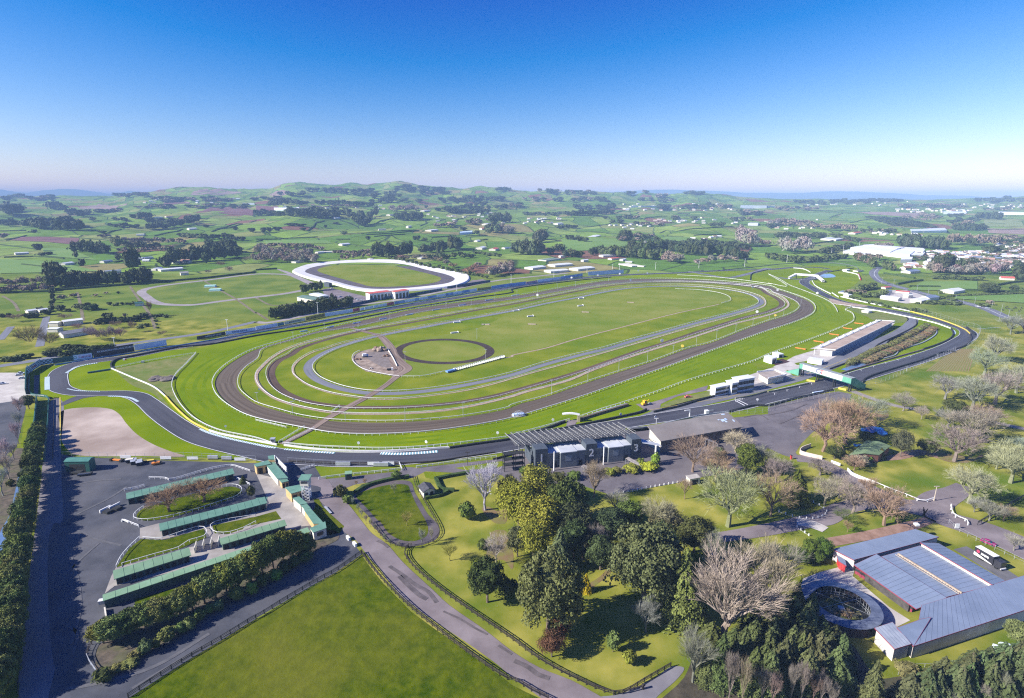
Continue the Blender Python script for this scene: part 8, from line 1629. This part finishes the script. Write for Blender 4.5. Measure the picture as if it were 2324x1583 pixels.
block('d 1580,880',70,20,8,150,110,'far',D3,'large dark evergreen in front of the town','large dark evergreens before the town');block('d 1800,890',90,15,10,110,80,'far',[(.06,.08,.04)],'dark tree group before the town','dark tree group before the town');row('d 1480,900 1750,905 2150,900',22,90,80,'farbare',[(.30,.26,.22),(.27,.22,.18)],'grey bare tree in front of the town','grey bare trees in front of the town',10);row('d 2260,960 2323,960',3,100,80,'far',D3,'dark tree at the picture edge beside the red barn','dark trees beside the red barn');block('d 2020,720',50,12,5,75,70,'far',D3,'dark tree in the middle of the town','dark trees in the middle of the town');row('d 1500,950 1700,950 1930,960',12,35,50,'far',G3,'hedge tree of the field before the town','hedge trees before the town')
for q,hh,ww,c,l in (('d 1995,1080',95,165,FGR,'big round tree standing alone in the right hand fields'),('d 2240,1070',70,80,FDK,'dark tree next to the field track'),('d 2150,1075',35,60,FGR,'low tree next to the field track'),('d 1655,770',60,60,FDK,'dark tree before the town roofs'),('d 1560,1085',30,50,(.30,.14,.07),'russet shrub before the white bungalow')):row(q,1,hh,ww,'dome' if 'round' in l else 'far',c,l,None)
row('d 1640,1110 1900,1095 2323,1080',30,18,34,'far',G3,'clipped hedge bush along the right hand field','clipped hedge along the right hand field',2);row('d 820,1060 900,1050 960,1030',10,50,60,'far',G3,'green bush of the bank by the red roofed yard','bushes by the red roofed yard');row('d 700,1080 780,1070 850,1090',7,35,60,('far','farbare'),[(.22,.17,.06),FGR],'olive bush of the bank by the red roofed yard','bushes by the red roofed yard');row('d 860,1110 1000,1110 1060,1090',9,40,55,'far',[(.08,.14,.03)],'bright green bush before the red roofed yard','bright bushes before the red roofed yard')
row('d 750,1120 900,1160 1100,1205 1260,1225',22,24,34,'far',[(.14,.14,.05),FGR],'small flax bush on the bank above the sweeping bend','flax bushes above the sweeping bend');row('d 1310,1245 1420,1255',4,35,45,'far',[FBR,FGR],'brownish flax clump above the sweeping bend','brownish flax clumps');row('d 1430,1170 1600,1180 1750,1185',12,35,45,'far',G3,'hedge bush around the white roofed houses','hedge around the white roofed houses');row('d 1350,1175',1,25,50,'far',G3,'round clipped bush by the storage yard',None);row('d 1480,1120 1620,1135 1700,1150',8,25,40,'far',G3,'hedge bush around the white roofed houses','hedge around the white roofed houses');row('d 1930,1190 1980,1195',3,30,50,'far',[FGR],'dark bush beside the highway','dark bushes beside the highway');row('d 2015,1190',1,55,60,'farbare',FBR,'small pinkish tree beside the highway',None)
block('d 2300,860',60,30,4,70,60,'far',D3,'dark tree before the right hand town houses','dark trees before the right hand houses');block('d 500,260',400,14,22,26,55,'far',D3,'small dark tree of the far plain','far plain trees');block('d 900,245',300,10,20,24,55,'far',D3,'small dark tree of the far plain','far plain trees');block('d 1500,300',350,20,40,24,50,('far','far','farbare'),[FDK,FBR],'small dark tree of the far plain','far plain trees');block('d 2100,240',250,16,26,30,60,'far',D3,'small dark tree of the far plain','far plain trees');block('d 2150,320',180,12,12,26,50,('far','farbare'),[FDK,FBR],'small dark tree of the far plain','far plain trees');block('d 250,320',200,14,14,30,50,('far','farbare'),[FDK,FBR],'small dark tree of the far plain','far plain trees')
for q,w_,h_,n in (('a 1700,240',400,22,30),('a 300,220',300,20,16),('a 1200,200',200,15,10),('a 2000,300',300,15,18),('a 1400,300',200,12,14),('a 1000,340',120,6,8),('b 100,230',150,15,12)):block(q,w_,h_,n,32,60,('far','far','farbare'),[FDK,FDK,FBR],'small dark tree on the western hills','western hill trees')
# ---- field hedges
def fieldhedge(s,label='low dark field hedge between pastures',group='field hedges between pastures',h=2.6,w_=3.2):
 pts=[G(p[0],p[1]) for p in C(s)];P=resample(np.array([(p.x,p.y) for p in pts]),18)
 wall('field_hedge',P,h,w_,M_HEDGE,label,'hedge',group,follow=True)
for s_ in ('b 0,590 250,585 560,570','b 920,535 1200,525 1480,510','b 1000,548 1250,535 1480,515','b 1070,565 1350,545','b 730,590 850,592','b 1590,572 1780,560','b 1490,470 1560,440 1530,420','b 1040,460 1130,420 1300,400','b 1140,430 1250,400','b 1780,430 1900,380 2100,370','b 1900,560 2100,555','b 1930,610 2100,590','b 1600,625 1900,620','b 470,510 540,440 620,420','b 0,610 60,600','b 1660,425 1720,410','b 880,640 1060,660','b 1100,600 1400,640',
   'c 0,425 200,430 500,415','c 450,500 700,520 980,545','c 640,480 800,465 900,440','c 1340,535 1390,512 1500,518 1640,495 1720,492','c 1300,443 1470,438','c 1720,490 1900,480 2080,470','c 1360,560 1550,570','c 900,360 1000,330 1200,320','c 970,380 1150,345','c 1200,400 1400,385','c 1450,375 1700,385','c 0,250 300,262','c 1950,620 2030,605','c 1650,555 1900,548','c 2000,450 2300,455',
   'a 0,515 240,510','a 60,600 240,555','a 980,530 1100,500','a 640,570 1000,600','a 0,640 320,680','a 40,755 300,745 580,765','a 1500,655 1680,650','a 1400,560 1600,520 1720,490','a 1960,500 2323,420','a 1920,520 2200,450','a 830,690 1000,650','a 1040,800 1250,760','a 1230,1000 1500,975 1850,945 2323,890','a 0,1078 460,1065','a 500,1055 1200,1000','a 200,820 480,850','a 0,385 250,400 420,405','b 0,870 190,858',
   'd 0,430 300,440','d 550,400 680,350','d 680,348 950,365','d 250,345 640,345','d 740,440 950,400','d 300,330 700,330','d 830,590 1180,600','d 400,635 600,600','d 860,640 1000,640','d 1170,1000 1300,975 1400,965','d 1280,1020 1560,1025','d 1050,900 1330,945','d 1650,1050 2323,1070','d 2070,1010 2200,985 2323,975','d 1500,520 1700,545','d 1950,500 2323,500','d 2000,440 2150,450','d 1900,910 2323,925'):
 fieldhedge(s_)
# ---- ploughed fields, sown strips, greenhouses (draped sheets)
def drape(name,s,m,n=14,lift=.8,kind='structure'):
 q=[G(p[0],p[1]) for p in C(s)];V=[];F_=[]
 for j in range(n+1):
  for i in range(n+1):
   a=q[0].lerp(q[1],i/n);b=q[3].lerp(q[2],i/n);p=a.lerp(b,j/n);V.append((p.x,p.y,zat(p.x,p.y)+lift))
 for j in range(n):
  for i in range(n):
   k=j*(n+1)+i;F_.append((k,k+1,k+n+2,k+n+1))
 f=F_[0];
 if geometry.normal([Vector(V[i]) for i in f]).z < 0:F_=[t[::-1] for t in F_]
 o=link(name,mesh(name,V,F_,m,smooth=True));o['kind']=kind;return o
M_PLOUGH=mat('maroon ploughed soil',(.13,.055,.055),(.20,.095,.085),.02);M_PLOUGH2=mat('pale ploughed soil',(.26,.17,.14),(.34,.24,.19),.02);M_PAST=mat('fresh pasture',(.12,.225,.03),(.165,.26,.05),.012);M_PAST2=mat('pale pasture',(.19,.24,.06),(.25,.28,.09),.012)
for s_,m in (('a 80,595 700,640 720,575 200,568',M_PLOUGH),('a 1980,350 2290,375 2323,320 2180,290',M_PLOUGH),('a 1780,345 2150,330 2100,290 1900,300',M_PLOUGH),('b 0,335 220,320 200,290 0,280',M_PLOUGH),('a 700,300 1000,320 1160,265 900,265',M_PLOUGH2),('a 1480,265 1720,268 1700,245 1500,245',M_PLOUGH),('b 120,185 360,180 300,150 180,150',M_PLOUGH2),('a 1730,185 1950,190 2200,160 1800,140',M_PLOUGH2),
    ('a 400,740 880,780 600,670 390,670',M_PAST),('a 0,900 900,880 500,790 0,770',M_PAST),('b 100,640 700,630 640,600 60,600',M_PAST),('b 1100,690 1320,780 1700,720 1700,640',None),('c 480,700 1160,680 1100,600 450,590',M_PAST),('c 1380,620 1650,610 1600,570 1370,570',M_PAST),('d 100,400 560,410 640,350 250,345',M_PAST),('d 640,400 960,390 900,360 680,355',M_PAST),('d 1960,470 2323,470 2300,430 1960,415',M_PAST2),('d 2000,530 2323,545 2323,490 1990,490',M_PLOUGH2),('d 750,345 1300,390 1500,360 1100,340',M_PLOUGH2),('d 1260,1050 1900,1060 1900,970 1400,975',M_PAST),('d 1700,1130 2323,1170 2323,1090 1700,1110',M_PAST),('d 640,790 900,800 800,740 650,730',M_PAST)):
 if m:drape('field_strip',s_,m)
M_GH=mat('greenhouse roof',(.58,.62,.70),(.70,.74,.80),.02,rough=.4)
def farbox(s,h,m,label,name='greenhouse',cat='greenhouse',wm=None,group=None):
 q=[G(p[0],p[1]) for p in C(s)];K=[Vector((p.x,p.y)) for p in q];z=max(p.z for p in q);z0=min(p.z for p in q)-2;mb=MB()
 if geometry.area_tri(K[0],K[1],K[2]) > 0 and (K[1]-K[0]).cross(K[2]-K[1]) < 0:K=K[::-1]
 mb.hexa([(k.x,k.y,z0) for k in K],[(k.x,k.y,z+h) for k in K]);w_=mb.build('wall',wm or m)
 mb=MB();a,b,c,d=K;e=(b-a).normalized();
 mb.hexa([(k.x,k.y,z+h+.02) for k in K],[(k.x,k.y,z+h+.4) for k in K]);r_=mb.build('roof',m);return put(name,label,cat,[w_,r_],group)
farbox('b 165,326 330,326 370,308 240,305',3,M_GH,'long white greenhouse below the hill plantation');farbox('a 1455,243 1580,243 1590,236 1470,236',4,M_GH,'thin white greenhouse on the western hills');farbox('a 2200,275 2310,275 2300,265 2210,265',4,M_GH,'small white greenhouse beside the ploughed land');farbox('c 1080,300 1320,300 1330,290 1060,292',4,M_GH,'long pale greenhouse in the central distance');farbox('c 2070,300 2310,305 2323,290 2080,285',4,M_GH,'long pale greenhouse past the tall poplars');farbox('d 0,300 60,300 60,292 0,292',4,M_GH,'end of a pale greenhouse on the farms');farbox('d 1300,530 1620,530 1600,508 1290,505',3,M_GH,'broad grey glasshouse on the plain');farbox('d 1590,360 1800,355 1790,342 1600,342',4,M_GH,'far pale glasshouse by the plantation');farbox('d 2090,365 2323,365 2323,348 2090,348',4,M_GH,'far pale glasshouse at the edge of the plain');farbox('c 2140,462 2230,465 2240,448 2160,445',4,WR,'white farm shed by the village','farm_shed','shed');farbox('b 1850,545 1960,540 1965,525 1850,530',3.5,M_PALEBLUE,'long pale blue shed on the east pasture','farm_shed','shed')
def townfactory():
 q=0
 for s_,h in (('d 680,715 900,750 930,735 730,700',5),('d 745,695 1100,745 1160,715 860,672',8),('d 860,672 1160,715 1230,700 950,665',9),('d 1100,745 1280,765 1330,725 1180,705',8),('d 1180,705 1400,740 1420,710 1260,690',8),('d 950,665 1400,712 1410,700 1050,672',7),('d 1200,800 1300,798 1310,775 1210,772',6),('d 1280,760 1400,760 1420,735 1300,730',7)):
  q += 1;farbox(s_,h,M_WHITE,['white factory strip along the lane side of the big cluster','wide white factory hall in the middle of the big cluster','white factory hall furthest behind in the big cluster','white factory hall jutting towards the houses','white factory hall at the town end of the big cluster','long thin white factory hall along the back of the cluster','small detached white factory shed before the cluster','white factory annex between cluster and houses'][q-1],'factory_hall','factory',WR)
townfactory()
# ---- white barns, sheds and houses one by one
for s_,zf,rd,rm,l in (('c 135,850 255,835 290,860 165,872',4,5,WR,'white barn furthest toward the speedway in the barn group'),('c 350,825 510,812 525,835 370,845',4,5,WR,'white barn behind the other two'),('c 315,880 480,868 492,888 330,902',4,5,WR,'white barn just behind the hoardings'),('c 550,858 700,842 715,868 575,885',4,5,WR,'largest white barn beside the masts'),('c 785,735 900,730 960,755 820,765',4.5,5.5,WR,'long white shed beside the broad wood'),('c 885,765 950,760 955,780 890,785',4,5,MATS['red stand roof'],'pink red roofed shed beside the long white one'),('c 635,780 680,776 682,800 640,802',4,5,WR,'small white cottage on the green field'),('c 250,780 380,765 420,775 300,788',3,3.5,MATS['dull green roof'],'green roofed farm shed behind the white barns'),('c 430,745 475,742 480,758 435,762',4,5,WR,'small white house by the dark clump'),('c 670,565 810,550 812,575 690,582',4,5,WR,'white sheds beside the straight road farm'),('c 990,770 1020,765 1025,795 990,800',4,5,WR,'white container by the caravans'),('c 1010,810 1130,830 1130,842 1015,822',2.5,2.5,WR,'long white trailer beside the far straight'),('c 1030,788 1090,790 1085,808 1035,806',3,3.5,WR,'white caravan shed by the far straight'),('c 1140,828 1200,832 1200,845 1145,842',2.6,2.6,WR,'low white caravan by the far straight'),
 ('c 390,450 440,440 450,462 400,465',6,8,WR,'white homestead above the big field'),('a 460,1345 540,1345 570,1400 480,1408',4.5,5,M_WHITE,'first white roofed farm shed by the drive'),('a 570,1345 740,1325 745,1370 600,1400',5,6,M_WHITE,'larger white roofed farm shed with an open side'),('a 450,1410 540,1410 560,1440 470,1440',4,4.5,WR,'white lean to below the farm sheds'),('a 535,1465 750,1430 820,1460 560,1495',4,6,mat('grey tile roof',(.20,.20,.22),(.28,.28,.30),.4),'long farm house with a grey hipped roof'),('a 1235,1182 1295,1178 1300,1198 1240,1200',4,5,M_GREENW,'dark green paddock shed'),('a 370,1245 405,1240 410,1258 375,1262',4,5,WR,'small white shed by the lane'),('a 265,1255 300,1250 310,1262 270,1266',4,5,WR,'small white roof among the lane trees'),
 ('a 1440,870 1640,855 1655,872 1460,885',4,5,WR,'long white farm building above the training track'),('a 1385,865 1450,855 1470,870 1400,880',4,5,WR,'white farm building beside the long one'),('a 1630,905 1700,900 1725,918 1640,925',4.5,6.5,MATS['grey hut roof'],'blue grey roofed house above the training track'),('a 1325,880 1365,875 1370,892 1330,895',3,3,WR,'white truck body by the farm buildings'),('a 940,890 1090,880 1110,895 950,910',5,5.5,GR,'blue roofed long shed behind the dark belt'),('a 930,920 1100,908 1110,925 940,930',4,4.5,WR,'white roofed shed behind the dark belt'),('a 555,820 640,808 660,822 580,832',4.5,6,WR,'white farm house on the green slope'),('a 920,795 1000,785 1010,800 930,808',4,5,GR,'blue roofed farm house by the road'),('a 130,720 250,712 260,728 150,740',4.5,5.5,WR,'white roofed long shed on the western farm'),('a 1240,550 1310,548 1315,560 1245,562',5,6,WR,'white farm building on the mid pasture'),('a 1225,770 1290,765 1300,780 1235,785',4,5,WR,'pale roofed shed in the orchard farm'),('a 1290,765 1370,755 1380,770 1300,778',4,5,GR,'blue grey shed in the orchard farm'),('a 1700,498 1770,490 1780,505 1720,510',5,7,WR,'white house on the valley slope'),('a 1400,395 1470,388 1475,396 1405,402',5,6,WR,'pale farm roofs in the upper valley'),('a 1500,388 1560,380 1565,388 1505,395',5,6,MATS['red stand roof'],'pinkish farm roof in the upper valley'),
 ('b 315,800 390,790 440,795 370,812',4,4.5,GR,'blue roofed shed beside the training track'),('b 545,712 600,706 610,720 555,724',4,5,WR,'white shed in the orchard'),('b 610,700 740,695 745,712 620,718',3,3,WR,'pale yard shed in the orchard'),('b 760,640 830,630 835,645 780,650',4,6,WR,'white farmhouse on the central pasture'),('b 705,400 755,395 760,404 710,408',5,7,WR,'white hill house below the plantation'),('b 1370,482 1400,475 1405,490 1375,492',7,9,WR,'tall white house on the central slope'),('b 1555,512 1620,505 1640,515 1565,520',5,6,WR,'long white house on the central slope'),('b 1110,502 1170,498 1175,510 1120,512',4,6,MATS['grey tile roof'],'grey roofed house on the central slope'),('b 1190,375 1250,360 1270,372 1210,380',5,7,MATS['grey tile roof'],'grey roofed house by the hillside clump'),('b 1500,340 1560,322 1580,330 1520,345',5,7,WR,'white house on the ridge'),('b 1990,608 2020,602 2025,612 1995,616',4,6,WR,'small white gabled house by the hedge'),('b 2020,675 2060,665 2065,680 2025,685',5,7,WR,'white house on the eastern lane'),('b 2140,688 2175,678 2180,690 2145,696',5,7,MATS['red stand roof'],'red roofed house on the eastern lane'),('b 2240,672 2300,665 2310,676 2250,682',4,5,GR,'teal roofed house on the eastern lane'),('b 2070,455 2140,448 2145,458 2080,465',5,7,WR,'long white house on the ridge lane'),('b 2035,498 2100,492 2110,500 2040,505',5,7,MATS['red stand roof'],'pinkish roofed house on the ridge lane'),('b 1480,765 1510,758 1515,768 1485,772',4,5,WR,'grey shed among the russet trees'),('b 1020,770 1055,765 1060,775 1025,778',3,3,WR,'white kiosk behind the speedway bank'),
 ('d 2100,945 2220,950 2230,965 2110,962',4,6,MATS['red stand roof'],'long pink roofed barn in the right hand fields'),('d 1600,1070 1700,1055 1750,1072 1640,1082',4,6,WR,'white roofed bungalow in the right hand fields'),('d 1030,1120 1190,1140 1195,1150 1040,1135',4,5,WR,'long white roofed storage building'),('d 1050,1070 1095,1065 1105,1085 1060,1090',4,5,GR,'pale blue storage cabin'),('d 1410,1130 1500,1120 1510,1138 1430,1148',4,6,GR,'blue grey roofed house beside the highway'),('d 1320,1155 1400,1140 1440,1160 1350,1172',4,5,WR,'white tunnel house beside the highway'),('d 1160,1060 1280,1070 1285,1085 1165,1078',3,3.5,M_RED,'stack of long red machinery in the storage yard'),('d 1035,1030 1090,1025 1110,1040 1050,1045',3,3.5,M_RED,'red machinery by the highway bank'),('d 1245,1108 1285,1105 1290,1122 1250,1125',4,5,WR,'small white and orange cabin in the storage yard'),('d 660,1072 690,1062 700,1078 668,1085',2.5,3,GR,'first silver tank on the bank'),('d 695,1078 725,1070 735,1082 705,1088',2.5,3,GR,'second silver tank on the bank'),('d 705,1100 730,1095 735,1112 710,1118',3,3.5,WR,'red and white hut on the bank'),('d 1240,888 1330,880 1345,895 1255,902',4,6,GR,'blue roofed house before the town'),('d 1260,835 1320,830 1330,845 1270,850',4,6,WR,'pale house before the factory'),('d 510,592 560,582 565,592 515,600',5,6.5,WR,'white roofed house before the village belt'),('d 575,595 640,585 650,600 585,606',5,6.5,WR,'larger white roofed house before the village belt'),('d 755,535 820,520 825,545 765,550',5,7,MATS['red stand roof'],'red roofed church like house'),('d 880,1250 905,1245 910,1255 885,1260',3,3.5,WR,'small white hut near the inner road'),('d 790,875 840,870 845,885 795,890',3,3.2,M_BLACK,'dark shed in the marshal paddock'),('d 690,870 720,865 725,878 695,882',3,3.2,M_WHITE,'white cabin in the marshal paddock')):
 if 1:
  q=[G(p[0],p[1]) for p in C(s_)];zb_=min(p.z for p in q)
  cc=sum(q,Vector())/4;wdt=(q[1]-q[0]).length;rz=math.atan2((q[1]-q[0]).y,(q[1]-q[0]).x)
  W_=max(8,min(wdt,90));D_=max(7,min(W_*.55,22));root=empty('farm_building',(cc.x,cc.y,cc.z-.5),rz);tag(root,l,'building')
  mb=MB();mb.box(-W_/2,W_/2,-D_/2,D_/2,0,zf);mb.poly([(-W_/2,-D_/2,zf),(-W_/2,D_/2,zf),(-W_/2,0,rd)]);mb.poly([(W_/2,-D_/2,zf),(W_/2,D_/2,zf),(W_/2,0,rd)]);mb.build('wall',M_CREAM,root)
  mb=MB();x=W_/2+.4;y=D_/2+.4;quadslab(mb,[(-x,-y,zf-.1),(x,-y,zf-.1),(x,0,rd),(-x,0,rd)],.25);quadslab(mb,[(-x,0,rd),(x,0,rd),(x,y,zf-.1),(-x,y,zf-.1)],.25);mb.build('roof',rm,root)
# ---- small houses of the town and the farms
HM={}
HL=[]
def house(u,v,rm,label,group,sc=1.):HL.append((G(u,v),rm,label,group,sc))
def make_house(p,rm,label,group,sc):
 k=rm.name
 if k not in HM:
  mb=MB();mb.cur=0;mb.box(-7,7,-4.5,4.5,-1,3.2);mb.poly([(-7,-4.5,3.2),(-7,4.5,3.2),(-7,0,5.4)]);mb.poly([(7,-4.5,3.2),(7,4.5,3.2),(7,0,5.4)])
  w_=mesh('wall',mb.V,mb.F,M_CREAM);mb=MB();quadslab(mb,[(-7.5,-5,3.0),(7.5,-5,3.0),(7.5,0,5.6),(-7.5,0,5.6)],.25);quadslab(mb,[(-7.5,0,5.6),(7.5,0,5.6),(7.5,5,3.0),(-7.5,5,3.0)],.25);r_=mesh('roof',mb.V,mb.F,rm)
  mb=MB();mb.box(-5,-3,-4.56,-4.5,1,2.2);mb.box(2,4.5,-4.56,-4.5,.9,2.2);HM[k]=(w_,r_,mesh('window',mb.V,mb.F,M_GLASS))
 root=empty('house',p,rf.uniform(-.6,.9));s_=sc*rf.uniform(.85,1.3);root.scale=(s_,s_,s_*.95);tag(root,label,'house',group)
 for n_,m_ in zip(('wall','roof','window'),HM[k]):link(n_,m_,root)
RM=[WR,WR,WR,MATS['grey tile roof'],mat('brown red tile',(.24,.12,.09),(.32,.17,.13),.4),MATS['grey hut roof'],GR,mat('pink tile roof',(.45,.25,.20),(.55,.33,.27),.4)]
def houses(s,w_,h_,n,label,group,sc=1.):
 q=C(s)[0]
 for i in range(n):
  house(q[0]+rf.uniform(-w_,w_)/4,q[1]+rf.uniform(-h_,h_)/4,rf.choice(RM),label,group,sc)
houses('d 1900,780',440,75,260,'small pale roofed town house among trees beyond the fields','town houses beyond the fields');houses('d 1500,730',120,30,30,'small town house beside the factory halls','town houses beside the factory');houses('d 2200,690',130,60,40,'small town house at the edge of town','town houses at the edge of town');houses('d 1350,840',110,25,8,'small house before the factory halls','houses before the factory');houses('d 1150,540',260,20,14,'small farm house on the eastern plain','farm houses of the eastern plain')
houses('d 1500,330',350,15,26,'tiny pale building on the far plain','tiny buildings of the far plain',1.6);houses('d 2000,290',300,25,26,'tiny pale building on the far plain','tiny buildings of the far plain',1.4);houses('d 800,260',500,25,18,'tiny pale building on the far plain','tiny buildings of the far plain',1.4);houses('c 1500,300',500,30,34,'tiny pale farm building in the central distance','tiny farm buildings of the central distance',1.3);houses('c 1700,420',400,30,22,'tiny pale farm building in the central distance','tiny farm buildings of the central distance',1.1);houses('c 1050,480',200,30,14,'small house on the middle farms','houses of the middle farms');houses('c 250,430',200,30,16,'small house along the straight road','houses along the straight road');houses('c 1750,580',130,14,6,'small house above the broad wood','houses above the broad wood');houses('b 2000,400',250,50,22,'small house on the ridge farms','houses of the ridge farms');houses('b 1650,400',150,50,8,'small house on the ridge farms','houses of the ridge farms');houses('a 1800,250',500,30,18,'tiny pale building on the western hills','tiny buildings of the western hills',1.4);houses('b 700,300',500,20,14,'tiny pale building at the hill foot','tiny buildings at the hill foot',1.2);houses('a 1500,780',300,30,6,'small house on the orchard farm','houses of the orchard farm');houses('d 200,460',250,50,12,'small house of the village by the poplars','village houses by the poplars');houses('c 2150,600',120,20,5,'small house of the village by the poplars','village houses by the poplars')
block('d 1900,800',420,60,70,38,50,('far','farbare'),[FDK,FGR,FBR,FGR],'garden tree among the town houses','garden trees of the town');block('d 2200,690',150,60,24,38,50,('far','farbare'),[FDK,FGR,FBR],'garden tree among the town houses','garden trees of the town');block('d 1450,760',150,30,14,35,50,('far','farbare'),[FDK,FGR,FBR],'garden tree among the town houses','garden trees of the town')
HL.sort(key=lambda t:t[0].length/t[4])
for t in HL[:285]:make_house(*t)
V_=[];F_=[];MI=[]
for p,rm,_l,_g,sc in HL[285:]:
 a=rf.uniform(-.6,.9);ca,sa=math.cos(a),math.sin(a);b0=len(V_)
 for x,y,z in ((-7,-4.5,-1),(7,-4.5,-1),(7,4.5,-1),(-7,4.5,-1),(-7.3,-4.8,3.2),(7.3,-4.8,3.2),(7.3,4.8,3.2),(-7.3,4.8,3.2),(-7.3,0,5.6),(7.3,0,5.6)):V_.append((p.x+(x*ca-y*sa)*sc,p.y+(x*sa+y*ca)*sc,p.z+z*sc))
 for f,m_ in (((0,1,5,4),0),((1,2,6,5),0),((2,3,7,6),0),((3,0,4,7),0),((4,7,8),0),((5,9,6),0),((4,5,9,8),1+RM.index(rm)),((8,9,6,7),1+RM.index(rm))):F_.append(tuple(b0+i for i in f));MI.append(m_)
tag(link('distant_houses',mesh('distant_houses',V_,F_,[M_CREAM]+RM,MI)),'tiny scattered pale houses far across the plain','houses',kind='stuff')
# the trees that show largest stay single, the rest of each kind is one mass
FARL.sort(key=lambda t:-t[9]);cnt={};rest={}
NEARB=sum(1 for o in COL.objects if o.parent is None and o.name.startswith('bare_tree'))
for t in FARL:
 lim=292-NEARB if t[5] == 'bare_tree' else 290
 cnt[t[5]]=cnt.get(t[5],0)+1
 if cnt[t[5]] <= lim:plant(t[0],t[1],t[2],t[3],t[4],t[5],t[6],t[7],t[8],parts=False)
 else:rest.setdefault((t[5],0 if t[5] != 'farm_tree' else int(t[4][1] > .09)),[]).append(t)
for (nm,sub_),L_ in rest.items():
 tv,tf=broad(300,150,9,.22,low=.02,core=.8 if nm != 'bare_tree' else .5,puff=.34);tf4=[f for f in tf if len(f) == 4];tf3=[f for f in tf if len(f) == 3];n=len(tv);VV=[];FF=[]
 for i,t in enumerate(L_):
  a=rf.uniform(0,6.28);ca,sa=math.cos(a),math.sin(a);v=tv*np.array([t[3],t[3],t[2]]);VV.append(np.c_[v[:,0]*ca-v[:,1]*sa+t[1].x,v[:,0]*sa+v[:,1]*ca+t[1].y,v[:,2]+t[1].z]);FF += [tuple(int(q)+i*n for q in f) for f in tf]
 VV=np.vstack(VV);o=link('distant_woodland',mesh('distant_woodland',VV.tolist(),FF,M_TWIG if nm == 'bare_tree' else M_LEAF),col=FBR if nm == 'bare_tree' else (FDK,FGR)[sub_]);tag(o,{'bare_tree':'leafless brown trees scattered far over the farms','farm_tree':'dark evergreen trees scattered far over the farms' if not sub_ else 'green garden and hedge trees far over the farms'}.get(nm,'far trees over the farms'),'trees',kind='stuff')
# cows on the right hand field
def cow(u,v):
 if 'cow' not in POSTM:
  pts=[((0,0,1.0),.38),((.55,0,1.05),.40),((-.6,0,1.08),.36),((.95,0,1.2),.22),((1.3,0,1.1),.15),((1.55,0,.95),.10)];mb=MB()
  for (a,r0),(b,r1) in ((pts[2],pts[0]),(pts[0],pts[1]),(pts[1],pts[3]),(pts[3],pts[4]),(pts[4],pts[5])):mb.cyl(a,b,r0,r1,8)
  for x,y in ((.55,.2),(.55,-.2),(-.6,.2),(-.6,-.2)):mb.cyl((x,y,.9),(x+.03,y,.45),.13,.08,6);mb.cyl((x+.03,y,.45),(x,y,0),.08,.06,6)
  mb.cyl((-.95,0,1.2),(-1.05,0,.6),.04,.03,5);POSTM['cow']=mesh('cow',mb.V,mb.F,M_BLACK)
 o=link('cow',POSTM['cow'],None,G(u,v),rf.uniform(0,6.28));tag(o,'black cow grazing on the field beyond the highway','cow','black cows beyond the highway')
for q in C('d 2155,1215 2180,1222 2165,1205 2230,1220 2250,1215 2240,1205 2290,1232 2275,1245 2300,1215 2130,1235 2210,1238'):cow(q[0],q[1])
# ================================================================ AIR
mb=MB();mb.box(-26000,26000,-2600,19500,-2,330);hz=mb.build('haze',[]);hz['kind']='stuff'
hm=bpy.data.materials.new('air');hm.use_nodes=True;n_=hm.node_tree;n_.nodes.clear();vo=n_.nodes.new('ShaderNodeVolumePrincipled');vo.inputs['Color'].default_value=(.42,.63,.95,1);vo.inputs['Density'].default_value=1.15e-4;vo.inputs['Anisotropy'].default_value=-.15
oo=n_.nodes.new('ShaderNodeOutputMaterial');n_.links.new(vo.outputs[0],oo.inputs['Volume']);hz.data.materials.append(hm)
